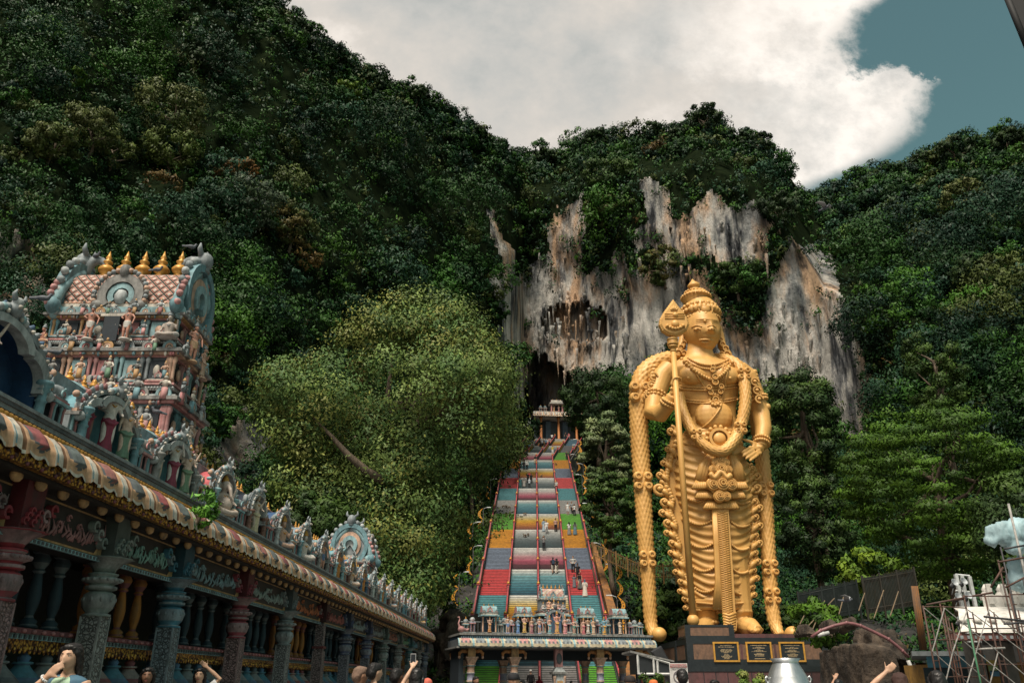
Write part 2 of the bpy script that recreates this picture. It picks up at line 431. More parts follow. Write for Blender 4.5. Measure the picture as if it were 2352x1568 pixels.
# ---------------- left hill
silA = [(-700, -420), (-200, -260), (300, -170), (620, -6), (660, 20), (700, 66), (745, 88), (790, 130), (860, 172), (900, 200), (960, 205), (1010, 240), (1060, 276), (1110, 310), (1150, 335), (1178, 356), (1198, 372)]
etA = lin(silA)
D0A = tab([(-1.6, 30), (-.8, 30), (-.55, 36), (-.38, 48), (-.25, 62), (-.15, 78), (-.08, 96), (-.02, 120), (.0, 136), (.012, 150), (.022, 190)])
D1A = tab([(-1.6, 70), (-.8, 90), (-.5, 112), (-.3, 130), (-.15, 148), (-.05, 165), (.0, 172), (.012, 180), (.022, 210)])
def DA(q, e):
    et = etA(q); t = np.clip(e / et, -.05, 1)
    d0, d1 = D0A(q), D1A(q)
    d = d0 + (d1 - d0) * np.sign(t) * np.abs(t) ** 1.25
    return d + 7 * fbm(q * 9, e * 7, 1.3, 4, 20) + 2.0 * fbm(q * 40, e * 26, .3, 3, 30)
# ---------------- cliff and right hill
silB = [(1100, 372), (1190, 366), (1240, 350), (1290, 362), (1315, 345), (1345, 312), (1400, 312), (1430, 335), (1470, 310), (1520, 303), (1560, 300), (1590, 275), (1625, 268), (1660, 285), (1690, 310), (1740, 314), (1775, 370), (1820, 415), (1845, 448), (1875, 446), (1928, 436), (1991, 411), (2050, 391), (2096, 381), (2123, 363), (2150, 352), (2199, 325), (2241, 328), (2274, 322), (2307, 310), (2352, 294), (2700, 180), (3100, 60)]
etB = lin(silB)
D0B = tab([(-.08, 150), (0, 150), (.08, 128), (.16, 112), (.3, 102), (.45, 88), (.6, 74), (.8, 58), (1.3, 46)])
DMB = tab([(-.08, 186), (0, 188), (.08, 180), (.18, 160), (.28, 152), (.36, 148), (.43, 150), (.52, 136), (.7, 118), (1.3, 80)])
D1B = tab([(-.08, 235), (.1, 225), (.2, 205), (.3, 196), (.38, 205), (.45, 235), (.6, 215), (.8, 180), (1.3, 120)])
ECT = tab([(-.08, .62), (.05, .66), (.15, .70), (.25, .72), (.36, .66), (.43, .5), (.6, .42), (1.3, .4)])
def DB(q, e):
    q = np.asarray(q); e = np.asarray(e); et = etB(q); ec = np.minimum(ECT(q), et * .9)
    lo = .24
    a = np.clip(e / lo, -.2, 1); bq = np.clip((e - lo) / (ec - lo), 0, 1); c_ = np.clip((e - ec) / (et - ec), 0, 1)
    d = D0B(q) + (DMB(q) - D0B(q)) * (.92 * a + .08 * bq) + (D1B(q) - DMB(q)) * c_
    X, Z = q * 150, e * 150
    d = d + 5 * fbm(X / 26, Z / 30, .7, 4, 40)
    d = d + 2.6 * fbm(X / 5.0, Z / 26, 4.1, 4, 50) + 1.0 * fbm(X / 1.8, Z / 9, 2.2, 3, 60)
    return d
def pxof(q, e, d): 
    f = d * CP + e * d * SP; u = -d * SP + e * d * CP
    return 1176 + FPX * q * d / f, 784 - FPX * u / f
def hill(name, q0, q1, nq, ne, et, D, cave=False):
    q = np.linspace(q0, q1, nq); t = np.linspace(-.03, 1, ne)
    Q, Tt = np.meshgrid(q, t, indexing='xy'); E = Tt * et(Q)
    d = D(Q, E); px, py = pxof(Q, E, d); rk = rock_mask(px, py)
    if cave:
        cv = inpoly(px + 8 * fbm(px / 14, py / 40, 0, 3, 77), py + 16 * fbm(px / 9, py / 50, 0, 3, 78), CAVE)
        cv2 = inpoly(px + 8 * fbm(px / 10, py / 50, 0, 3, 79), py + 14 * fbm(px / 7, py / 50, 0, 3, 80), CAVE2)
        d = d + 15 * cv + 6 * cv2 * (1 - cv)
    P = np.stack([Q * d, d, CAMZ + E * d], -1)
    top = P[-1]; back = []
    for k in range(1, 6): back.append(np.stack([top[:, 0] * (1 + .06 * k), top[:, 1] + 14 * k, top[:, 2] * (1 - (k / 5) ** 1.5) - .02 * k], -1))
    P = np.concatenate([P, np.array(back)], 0)
    mi = np.zeros((P.shape[0] - 1, P.shape[1] - 1), int); mi[:ne - 1] = rk[:-1, :-1]
    if cave: mi[:ne - 1] |= (cv | cv2)[:-1, :-1]
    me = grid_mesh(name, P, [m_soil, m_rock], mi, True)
    return tag(link(name, me), kind='structure')
tag(hill('hill', -1.5, .022, 260, 170, etA, DA), 'steep jungle covered limestone hill behind the painted temple')
tag(hill('cliff', -.06, 1.25, 560, 300, etB, DB, True), 'pale streaked limestone cliff with a dark cave mouth above the stairs')

# ---------------- forest cover of the hills (one mass)
def surf_points(px, py, D, et):
    x = px - 1176.; y = 784. - py
    f = FPX * CP - y * SP; q = x / f; e = (FPX * SP + y * CP) / f
    ok = (e < et(q)) & (e > .0)
    q, e = q[ok], e[ok]; d = D(q, e); h = .004
    P = np.stack([q * d, d, CAMZ + e * d], 1)
    d1 = D(q + h, e); d2 = D(q, e + h)
    a = np.stack([(q + h) * d1, d1, CAMZ + e * d1], 1) - P; b_ = np.stack([q * d2, d2, CAMZ + (e + h) * d2], 1) - P
    N = np.cross(a, b_); N /= np.linalg.norm(N, axis=1, keepdims=True); N[N[:, 1] > 0] *= -1
    return P, N, px[ok], py[ok]
def forest(name, D, et, box, ncrown, nivy, keep, label, xlim=None):
    Ps, Ns, Ss, Cs, Ds = [], [], [], [], []
    x0, x1, y0, y1 = box
    # crowns
    px = RNG.uniform(x0, x1, ncrown * 3); py = RNG.uniform(y0, y1, ncrown * 3)
    P, N, px, py = surf_points(px, py, D, et); k = keep(px, py, 34); P, N, px, py = P[k][:ncrown], N[k][:ncrown], px[k][:ncrown], py[k][:ncrown]
    n = len(P); Rc = P[:, 1] / FPX * np.where(RNG.random(n) < .12, RNG.uniform(80, 120, n), RNG.uniform(28, 70, n)) * RNG.uniform(.8, 1.15, n)
    col = PAL[RNG.choice(len(PAL), n, p=PW)] * RNG.uniform(.75, 1.25, (n, 1))
    up = np.array([0, 0, 1.0]); C0 = P + N * Rc[:, None] * .5
    q_, e_ = P[:, 0] / P[:, 1], (P[:, 2] - CAMZ) / P[:, 1]; near = e_ > et(q_) * .86; Rc = np.where(near, np.minimum(Rc, P[:, 1] / FPX * 42), Rc); C0 = P + N * Rc[:, None] * np.where(near, .25, .5)[:, None]
    per = np.clip(17 * (Rc / (P[:, 1] / FPX * 48)) ** 1.6, 12, 70).astype(int); idx = np.repeat(np.arange(n), per)
    d = RNG.normal(size=(len(idx), 3)); d /= np.linalg.norm(d, axis=1, keepdims=True)
    d = d + N[idx] * .5 + up * .35; d /= np.linalg.norm(d, axis=1, keepdims=True)
    Cc = C0[idx] + d * Rc[idx][:, None] * RNG.uniform(.55, 1.0, (len(idx), 1)) * np.array([1, 1, .85])
    Rs = np.minimum(Rc[idx] * RNG.uniform(.22, .42, len(idx)), P[idx, 1] / FPX * 30)
    a = clump_leaves(Cc, d, Rs, 40, P[idx, 1] / FPX * 7.0, col[idx] * RNG.uniform(.85, 1.15, (len(idx), 1)), .75)
    for l, q in zip((Ps, Ns, Ss, Cs, Ds), a): l.append(q)
    # a ragged row of crowns along the ridge line
    q = RNG.uniform(-.62 if 'left' in label else -.04, .01 if 'left' in label else .75, 420); e = et(q) * RNG.uniform(.93, 1.0, 420); dd_ = D(q, e); P = np.stack([q * dd_, dd_, CAMZ + e * dd_], 1)
    Rc = dd_ / FPX * RNG.uniform(13, 34, 420); P[:, 2] += Rc * RNG.uniform(-.2, .5, 420); idx = np.repeat(np.arange(420), 9); d = RNG.normal(size=(len(idx), 3)); d[:, 2] += .5; d /= np.linalg.norm(d, axis=1, keepdims=True)
    col = PAL[RNG.choice(len(PAL), 420, p=PW)] * .9
    a = clump_leaves(P[idx] + d * Rc[idx][:, None] * .75, d, Rc[idx] * RNG.uniform(.35, .6, len(idx)), 34, dd_[idx] / FPX * 6.5, col[idx], .8)
    for l, q in zip((Ps, Ns, Ss, Cs, Ds), a): l.append(q)
    # climbers and undergrowth between the crowns
    px = RNG.uniform(x0, x1, nivy * 2); py = RNG.uniform(y0, y1, nivy * 2)
    P, N, px, py = surf_points(px, py, D, et); k = keep(px, py, 5); P, N = P[k][:nivy], N[k][:nivy]
    n = len(P); col = PAL[RNG.choice(len(PAL), n, p=PW)] * .9
    a = clump_leaves(P + N * .4, N, P[:, 1] / FPX * RNG.uniform(10, 22, n), 26, P[:, 1] / FPX * np.full(n, 7.0), col, 1.0)
    for l, q in zip((Ps, Ns, Ss, Cs, Ds), a): l.append(q)
    me = leaf_mesh(name, *[np.concatenate(q) for q in (Ps, Ns, Ss, Cs, Ds)])
    return tag(link(name, me), label, kind='stuff')
def keepA(px, py, m): return ~rock_mask(px, py, 4) & (px < 1196)
CV = CAVE + []
def keepB(px, py, m):
    r = rock_mask(px, py, 4) | inpoly(px, py, CAVE) | inpoly(px, py, CAVE2)
    if m > 10:
        for dx, dy in ((0, 30), (0, 60), (-34, 0), (34, 0), (-26, 30), (26, 30), (0, -26)): r |= rock_mask(px + dx, py + dy, 4) | inpoly(px + dx, py + dy, CAVE)
    fr = fbm(px / 26, py / 26, 9, 3, 91) > .34
    stairs = (px > 1090) & (px < 1400) & (py > 985)
    top = ~rock_mask(px, py - 20, 4) | ~rock_mask(px + 9, py - 8, 4)
    return (~r | ((fr | (top & (fbm(px / 9, py / 9, 5, 2, 97) > -.15))) & (m < 10) & ~inpoly(px, py, CAVE))) & ~stairs
forest('forest', DA, etA, (-500, 1200, -330, 1420), 760, 9000, keepA, 'dense dark green forest covering the steep left hillside')
forest('forest', DB, etB, (1170, 2600, 180, 1480), 680, 6500, keepB, 'dense green forest on the cliff top and right hillside')

# ---------------- hanging stalactites on the cliff
def stal():
    mb = MB()
    for (x0, x1, y0, y1, n) in [(1150, 1350, 600, 760, 46), (1180, 1440, 740, 880, 60), (1440, 1760, 520, 640, 40), (1250, 1460, 650, 820, 36), (1700, 1900, 700, 860, 30)]:
        px = RNG.uniform(x0, x1, n * 2); py = RNG.uniform(y0, y1, n * 2)
        P, N, px, py = surf_points(px, py, DB, etB); k = rock_mask(px, py, 2); P = P[k][:n]
        for p in P:
            L = random.uniform(1.5, 4) * random.choice((1, 1, 2)); r = random.uniform(.14, .42); pts = []; rs = []
            for i in range(6):
                t = i / 5; pts.append((p[0] + random.uniform(-.15, .15), p[1] - .2 - .9 * (1 - t) + random.uniform(-.1, .1), p[2] + L * .3 - L * t))
                rs.append(r * (1 - t) ** .8 * random.uniform(.75, 1.2) + .04)
            mb.tube(pts, rs, m_rock, 6)
    tag(mb.build('stalactite_curtain'), 'ragged limestone stalactites hanging from the cliff', kind='stuff')
stal()
# ---------------- ground
g = MB(); g.box((0, 300, -.3), (1600, 1600, .3), paint('paving', (.11, .105, .10), .85, grime=.3, scale=.8, streak=False))
tag(g.build('ground'), 'grey paved temple forecourt', kind='structure')

# ================================================================== trees that stand on their own
def crown_mesh(name, rx, ry, rz, nb, per, leaf, col, var=.2, shape=None, flat=.75, br=(.22, .36), extra=0):
    """leaf clumps spread through a crown of half sizes rx,ry,rz, centre at the origin"""
    C0 = []
    while len(C0) < nb:
        d = RNG.normal(size=3); d /= np.linalg.norm(d); r = RNG.uniform(.35, 1.0) ** .6 * (1.0 if shape is None else 1.45)
        p = d * r
        if shape is not None and max(abs(p)) > 1.05: continue
        if shape is not None and not shape(p): continue
        C0.append(p * np.array([rx, ry, rz]))
    for _ in range(extra): C0.append(np.array([RNG.uniform(-.52, .34) * rx, -RNG.uniform(.1, .5) * ry, RNG.uniform(-1.0, .18) * rz]))
    nb += extra; C0 = np.array(C0); Nn = C0 / np.array([rx, ry, rz]); Nn /= np.maximum(np.linalg.norm(Nn, axis=1, keepdims=True), .1)
    m_ = min(rx, rz); Rr = m_ * RNG.uniform(br[0], br[1], nb)
    cc = np.array(col)[RNG.integers(0, len(col), nb)] * RNG.uniform(1 - var, 1 + var, (nb, 1))
    return leaf_mesh(name, *clump_leaves(C0, Nn, Rr, per, np.full(nb, leaf), cc, flat)), C0
def trunk_mesh(h, r, C0, zc, lean=(0, 0), nl=9, seed=1):
    rd = random.Random(seed); mb = MB()
    pts = [V((lean[0] * t * t + .25 * sin(t * 5 + seed), lean[1] * t * t + .2 * sin(t * 4), h * t)) for t in [i / 7 for i in range(8)]]
    mb.tube(pts, [r * (1.25 if i == 0 else 1 - .07 * i) for i in range(8)], m_bark, 9)
    idx = list(range(len(C0))); rd.shuffle(idx)
    for k in idx[:nl]:
        t = rd.uniform(.45, 1); i = min(6, int(t * 7)); a = pts[i].lerp(pts[i + 1], t * 7 - i)
        e = V(C0[k]) + V((0, 0, zc)); m_ = a.lerp(e, .5) + V((rd.uniform(-.8, .8), rd.uniform(-.8, .8), -.06 * (e - a).length))
        mb.tube([a, a.lerp(m_, .5), m_, m_.lerp(e, .55), e], [r * .5, r * .42, r * .32, r * .2, r * .06], m_bark, 6)
    return mb
def tree(name, base, h, rx, ry, rz, nb, per, leaf, col, label, cat='tree', group=None, zc=None, lean=(0, 0), nl=9, r=None, seed=1, **kw):
    zc = zc if zc is not None else h - rz
    root = empty(name, base, 0, label, cat, group)
    cm, C0 = crown_mesh('crown', rx, ry, rz, nb, per, leaf, col, **kw)
    link('crown', cm, root, (lean[0], lean[1], zc))
    trunk_mesh(min(h * .8, zc + rz * .3), r or h * .022, C0 + np.array([lean[0], lean[1], 0]), zc, lean, nl, seed).build('trunk', root)
    return root
OL = [(.115, .16, .05), (.095, .145, .048), (.065, .115, .042), (.14, .155, .048), (.05, .098, .034)]
# the big tree left of the stairs
def bigshape(p):
    x, z = p[0], p[2]; Z_ = [-.95, -.6, -.28, -.12, .03, .25, .34, .5, .78, .97]
    l_ = np.interp(z, Z_, [-.5, -.68, -.72, -.70, -.80, -.88, -.92, -.44, -.22, -.03]); r_ = np.interp(z, Z_, [.30, .42, .50, .60, .76, .84, .82, .72, .62, .36]); return l_ < x < r_ and abs(p[1]) < .5 * (r_ - l_)
bt = U(888, 1330, 62)
big = tree('spreading_tree', (bt.x, 62, 0), 31, 10.4, 8.0, 12.0, 480, 330, .225, OL, 'large olive green spreading tree left of the coloured stairs', nl=26, r=.85, zc=18.6, shape=bigshape, br=(.13, .24), seed=4, extra=260)
bl = MB()
bl.tube([U(880, 1105, 57.5), U(840, 1080, 56.5), U(800, 1045, 56), U(760, 1000, 56), U(720, 960, 56)], [.34, .3, .24, .15, .06], m_bark, 8)
bl.build('limb', big, True)
GR = [(.036, .068, .018), (.028, .056, .020), (.044, .08, .02)]
PALE = [(.10, .14, .075), (.07, .11, .05), (.13, .165, .095)]
BRT = [(.045, .10, .013), (.038, .08, .014), (.055, .115, .016), (.03, .065, .014)]
DK = [(.020, .040, .016), (.026, .048, .018), (.016, .032, .016)]
def place(name, px0, px1, ytop, ybase, Y, col, label, nb=60, per=110, leaf=.42, group=None, seed=1, depth=.8, cut=.72, **kw):
    """tree whose crown spans the bearings px0..px1 and reaches ytop, standing at distance Y; ybase = bearing of the crown's lower edge"""
    a, b_ = U(px0, (ytop + ybase) / 2, Y), U(px1, (ytop + ybase) / 2, Y); t = U((px0 + px1) / 2, ytop, Y); bo = U((px0 + px1) / 2, ybase, Y)
    rx = (b_.x - a.x) / 2; rz = (t.z - bo.z) / 2; zc = (t.z + bo.z) / 2
    gz = max(0.0, zc - rz - max(3, rz * 1.2)) if bo.z > 6 else 0
    gz = kw.pop('gz', gz)
    return tree(name, (t.x, Y, gz), t.z - gz, rx, rx * depth, rz, nb, per, leaf, col, label, group=group, zc=zc - gz, seed=seed, **kw)
place('broadleaf_tree', 1325, 1450, 950, 1130, 92, PALE, 'pale layered broadleaf tree beside the upper stairs', 70, 209, 0.34, seed=2, flat=.4)
place('broadleaf_tree', 1340, 1455, 1090, 1260, 82, GR, 'mid green broadleaf tree just below the pale tree by the stairs', 60, 209, 0.29, seed=3, flat=.5)
place('broadleaf_tree', 1290, 1450, 850, 985, 130, DK, 'dark tree behind the small hilltop shrine', 60, 209, 0.41, seed=5)
place('broadleaf_tree', 1740, 1925, 850, 1130, 90, GR + DK, 'bushy green tree behind the right arm of the golden statue', 90, 228, 0.34, seed=6, br=(.18, .3))
place('broadleaf_tree', 1765, 1930, 1060, 1340, 84, DK + GR, 'dark tree behind the lower right side of the golden statue', 80, 209, 0.31, seed=7)
place('feathery_tree', 1915, 2310, 930, 1330, 66, BRT, 'wide bright green feathery tree right of the golden statue', 230, 230, .24, seed=8, flat=.35, br=(.16, .26), nl=16)
place('broadleaf_tree', 2210, 2480, 1080, 1420, 58, DK + GR, 'dark tree at the right edge behind the scaffold', 90, 228, 0.26, seed=9)
place('broadleaf_tree', 2060, 2190, 760, 960, 100, GR, 'leaning green tree on the right slope above the bright feathery tree', 50, 190, 0.34, seed=10)
place('broadleaf_tree', 970, 1080, 1130, 1400, 70, DK + GR, 'dark tree between the big spreading tree and the stairs', 80, 228, 0.27, seed=12)
place('broadleaf_tree', 640, 830, 1120, 1330, 57, DK + GR, 'dark leafy tree under the left side of the big spreading tree', 90, 228, 0.26, seed=13)
place('broadleaf_tree', 1020, 1150, 975, 1110, 108, DK + [(.05, .085, .03)], 'dark tree overhanging the left rail of the upper stairs', 60, 209, 0.30, seed=14)
# crowns one can tell apart on the hills
_tr = []
def hilltree(px, py, rpx, D, et, col, label, nb=34, per=80, lift=.0, leaf=7.5, group=None, hgt=1.0, name='jungle_tree'):
    q, e = QE(px, py + rpx * .8); e = min(e, float(et(np.array(q))) - .004); d = float(D(np.array(q), np.array(e))); r = rpx * d / FPX
    root = empty(name, (q * d, d, CAMZ + e * d - .5), 0, label, 'tree', group)
    z = r * .9 + 1.0
    cm, C0 = crown_mesh('crown', r, r, r * .8 * hgt, nb, per, d / FPX * leaf, col, br=(.22, .4))
    link('crown', cm, root, (0, -r * .15, z)); trunk_mesh(z, r * .07, C0, z, (0, 0), 5, int(px)).build('trunk', root)
SKY = [(1620, 272, 52, 'round crowned tree standing tallest on the cliff top above the statue'), (1504, 300, 30, 'small dark tree on the cliff top left of the tallest round tree'), (1745, 330, 40, 'bushy tree on the right shoulder of the cliff top'), (1370, 322, 36, 'tree on the left hump of the cliff top'), (1250, 360, 30, 'tree at the notch between the left hill and the cliff'), (1690, 320, 34, 'tree just right of the tallest round tree on the cliff top'), (1560, 312, 28, 'low tree between the small dark tree and the tallest round tree')]
for x, y, r_, l in SKY: hilltree(x, y, r_, DB, etB, DK, l, group='trees along the cliff top')
for x, y, r_, l in [(690, 70, 46, 'dark tree on the skyline at the top of the left hill'), (860, 195, 36, 'dark tree on the skyline halfway down the left hill ridge'), (955, 215, 34, 'rounded skyline tree on the middle of the left ridge'), (1090, 315, 34, 'tree on the low right end of the left ridge'), (770, 125, 36, 'skyline tree below the topmost dark tree of the left hill')]:
    hilltree(x, y, r_, DA, etA, DK, l, group='trees along the left ridge')
for x, y, r_, l in [(2200, 345, 46, 'dark domed tree on the right hill skyline'), (2120, 375, 34, 'small dark tree left of the domed tree on the right skyline'), (2320, 320, 36, 'tree at the far right of the right hill skyline'), (2010, 415, 26, 'little tree low on the right hill skyline')]:
    hilltree(x, y, r_, DB, etB, DK, l, group='trees along the right ridge')
OLV = [(.065, .085, .03), (.055, .078, .026), (.075, .09, .034)]
for x, y, r_, c_, l in [(370, 255, 108, OLV, 'broad olive crowned tree high on the left hillside'), (200, 300, 78, OLV, 'olive tree left of the broad olive crown on the left hillside'), (385, 345, 72, [(.07, .10, .03)], 'yellow green tree below the broad olive crown'), (250, 345, 58, [(.075, .10, .035)], 'feathery light green tree above the temple tower'), (540, 410, 60, [(.13, .062, .02), (.10, .06, .022)], 'rust brown leaved tree in the middle of the left hillside'), (560, 470, 92, [(.04, .062, .045), (.045, .07, .045)], 'grey green tree below the rust brown tree'), (110, 330, 66, OLV, 'olive tree at the left edge of the hillside'), (660, 520, 70, [(.10, .085, .035), (.06, .08, .03)], 'brownish olive tree on the lower left hillside'), (800, 215, 40, [(.07, .12, .02)], 'bright green tree near the left ridge'), (480, 130, 66, [(.03, .055, .03)], 'dark rounded tree near the top of the left hill'), (160, 180, 40, [(.06, .12, .02)], 'bright green sapling high on the left hillside'), (930, 300, 44, [(.05, .095, .025)], 'fresh green tree on the right part of the left hill')]:
    hilltree(x, y, r_, DA, etA, c_, l, 60 if r_ > 60 else 34, 110 if r_ > 60 else 90, group='single trees on the left hillside')
for x, y, r_, c_, l in [(1400, 400, 62, GR, 'mid green tree on the upper left of the cliff'), (1390, 480, 58, OLV, 'olive tree hanging on the left of the cliff face'), (1530, 615, 56, [(.075, .07, .025), (.05, .075, .025)], 'yellowish shrub tree on the ledge across the cliff'), (1700, 640, 62, GR, 'green tree on the ledge right of the statue crown'), (1790, 480, 66, DK, 'dark tree on the upper right of the cliff'), (2050, 500, 60, GR, 'green tree high on the right hillside'), (1960, 560, 50, [(.05, .105, .02)], 'bright green tree at the right border of the cliff'), (2220, 460, 60, OLV, 'olive tree on the upper right hillside'), (2250, 640, 70, DK + [(.06, .08, .03)], 'dark tree on the middle right hillside')]:
    hilltree(x, y, r_, DB, etB, c_, l, 44, 100, group='single trees on the cliff and right hill')
# ================================================================== people and figures
def head_verts(nu=28, nv=22, f=1.0):
    """sculpted head, height 1 (chin -.5 .. crown +.5), face towards -y"""
    vs = []; fs = []
    def G(x, z, x0, z0, wx, wz): return math.exp(-((x - x0) / wx) ** 2 - ((z - z0) / wz) ** 2)
    for i in range(nv + 1):
        ph = -pi / 2 + pi * i / nv
        for k in range(nu):
            a = 2 * pi * k / nu
            x = .345 * cos(ph) * sin(a); y = -.42 * cos(ph) * cos(a); z = .5 * sin(ph)
            if z < 0:
                t = min(1, -z / .5); x *= 1 - .22 * t; y = y * (1 - .12 * t) - .07 * t * (1 if y < 0 else .2)
                if y > 0: y *= 1 - .25 * t
            else: y += .04 * z
            if y < 0 and cos(a) > 0:
                w = cos(a) ** .5; d = 0
                d += .135 * G(x, z, 0, -.10, .055, .055) + .075 * G(x, z, 0, 0.0, .04, .09)
                d += .04 * (G(x, z, -.055, -.12, .03, .03) + G(x, z, .055, -.12, .03, .03))
                d += .028 * (G(x, z, -.13, .125, .10, .03) + G(x, z, .13, .125, .10, .03))
                d -= .05 * (G(x, z, -.135, .045, .075, .05) + G(x, z, .135, .045, .075, .05))
                d += .036 * (G(x, z, -.135, .04, .05, .028) + G(x, z, .135, .04, .05, .028))
                d += .035 * (G(x, z, 0, -.225, .10, .018) + 1.1 * G(x, z, 0, -.285, .075, .022)) - .03 * G(x, z, 0, -.255, .12, .010)
                d += .05 * G(x, z, 0, -.41, .12, .07) + .025 * (G(x, z, -.19, -.12, .08, .09) + G(x, z, .19, -.12, .08, .09))
                y -= d * w * f
            vs.append((x, y, z))
    for i in range(nv):
        for k in range(nu):
            fs.append((i * nu + k, i * nu + (k + 1) % nu, (i + 1) * nu + (k + 1) % nu, (i + 1) * nu + k))
    return vs, fs
HV = head_verts()
def add_head(mb, c, h, m, turn=0, tilt=0, roll=0, ears=True, hv=HV):
    mb.push(Matrix.Translation(c) @ Matrix.Rotation(turn, 4, 'Z') @ Matrix.Rotation(tilt, 4, 'X') @ Matrix.Rotation(roll, 4, 'Y') @ Matrix.Scale(h, 4))
    mb.add(hv[0], hv[1], m, True)
    if ears:
        for s in (-1, 1): mb.ball((s * .345, .05, -.02), (.05, .06, .13), m, 6, 5)
    mb.pop()
def hand(mb, wrist, direc, palm_n, m, s=1.0, curl=.4, side=1, spread=.16, nf=6):
    """palm with four unequal bent fingers and a thumb from its side; s = hand length in metres / .18"""
    d = V(direc).normalized(); n = V(palm_n); n = (n - d * n.dot(d)).normalized(); r = d.cross(n) * side
    w0 = V(wrist); L = .095 * s
    for t, k in ((.15, .8), (.45, 1.0), (.8, 1.05)):
        for q in (-.030, -.010, .010, .030):
            mb.ball(w0 + d * L * t + r * q * s * k, (.0145 * s,) * 3, m, 6, 4)
    mb.tube([w0 - d * .02 * s, w0 + d * .03 * s], [.026 * s, .024 * s], m, 8)
    for i, (q, ln) in enumerate(((-.033, .062), (-.011, .078), (.011, .083), (.033, .074))):
        b0 = w0 + d * L * .92 + r * q * s; dirn = (d + r * q * spread * 25 * .2).normalized(); p = [b0]; cu = curl * (1 + .12 * (i - 1.5))
        for j, fr in enumerate((.45, .32, .23)):
            a = cu * (j + .6)
            p.append(p[-1] + (dirn * cos(a) + n * sin(a)) * ln * fr * s)
        mb.tube(p, [.0105 * s, .0098 * s, .009 * s, .0068 * s], m, nf)
    b0 = w0 + d * L * .25 + r * .036 * s; p = [b0]
    for j, fr in enumerate((.035, .028, .024)):
        a = .35 * j * curl * 2
        p.append(p[-1] + ((r * .75 + d * .65).normalized() * cos(a) + (n + d * .5).normalized() * sin(a) * .8) * fr * s)
    mb.tube(p, [.0135 * s, .0115 * s, .0102 * s, .0075 * s], m, nf)

def cloth(name, c, r=.8): return paint('cloth ' + name, c, r, grime=0, scale=6)
SK = {k: paint('skin ' + k, c, .5, grime=0, scale=5) for k, c in dict(light=(.50, .31, .21), tan=(.36, .20, .125), brown=(.20, .105, .065)).items()}
HAIR = {'black': paint('hair black', (.012, .011, .011), .45, grime=0), 'brown': paint('hair brown', (.035, .02, .014), .45, grime=0)}
SHOE = cloth('shoe', (.03, .03, .03)); SHOEW = cloth('shoe white', (.6, .6, .58))
POSE = {
 'stand':  dict(L=((-.10, -.01, .50), (-.11, .03, .09)), Rr=((.10, -.02, .50), (.12, .02, .09)), la=((-.25, .02, 1.16), (-.27, -.06, .93)), ra=((.25, .02, 1.16), (.27, -.06, .93))),
 'walk':   dict(L=((-.10, -.20, .58), (-.10, -.16, .20)), Rr=((.10, .03, .50), (.10, .16, .09)), la=((-.24, .10, 1.16), (-.25, .02, .94)), ra=((.24, -.06, 1.16), (.25, -.20, .97))),
 'photo':  dict(L=((-.10, -.02, .50), (-.11, .03, .09)), Rr=((.10, -.03, .50), (.13, .0, .09)), la=((-.25, -.12, 1.20), (-.08, -.33, 1.44)), ra=((.25, -.12, 1.20), (.08, -.33, 1.46))),
 'akimbo': dict(L=((-.12, -.01, .50), (-.16, .03, .09)), Rr=((.12, -.02, .50), (.17, .02, .09)), la=((-.36, .05, 1.18), (-.22, -.08, 1.02)), ra=((.36, .05, 1.18), (.20, -.08, 1.00))),
 'wave':   dict(L=((-.10, -.01, .50), (-.11, .03, .09)), Rr=((.10, -.02, .50), (.12, .02, .09)), la=((-.25, .02, 1.16), (-.27, -.06, .93)), ra=((.36, -.06, 1.55), (.12, -.10, 1.74))),
 'spread': dict(L=((-.11, -.01, .50), (-.12, .03, .09)), Rr=((.11, -.02, .50), (.12, .02, .09)), la=((-.42, -.03, 1.30), (-.62, -.08, 1.38)), ra=((.42, -.03, 1.30), (.62, -.08, 1.38))),
}
_pm = {}
def limbs(mb, P, g, m, which, arms=1.0, legs=1.0):
    for nm, s in (('L', -1), ('Rr', 1)):
        if 'legs' in which:
            k, a = V(P[nm][0]), V(P[nm][1]); h = V((s * .085, 0, .93))
            pts = [h, h.lerp(k, .5), k, k.lerp(a, .4), a]; rs = [.088, .08, .056, .055, .038]
            if legs < 1: pts, rs = pts[:3], rs[:3]
            mb.tube(pts, [r + g for r in rs], m, 10)
    for nm, s in (('la', -1), ('ra', 1)):
        if 'arms' in which:
            e, w_ = V(P[nm][0]), V(P[nm][1]); sh = V((s * .175, 0, 1.395))
            pts = [sh, sh.lerp(e, .5), e, e.lerp(w_, .5), w_]; rs = [.054, .047, .038, .036, .026]
            if arms < .6: pts, rs = pts[:2] + [sh.lerp(e, .75)], [.056, .052, .05]
            mb.tube(pts, [r + g for r in rs], m, 9)
TORSO = [(.135, .86), (.165, .93), (.15, 1.04), (.150, 1.12), (.172, 1.26), (.178, 1.34), (.15, 1.41), (.07, 1.455), (.052, 1.50)]
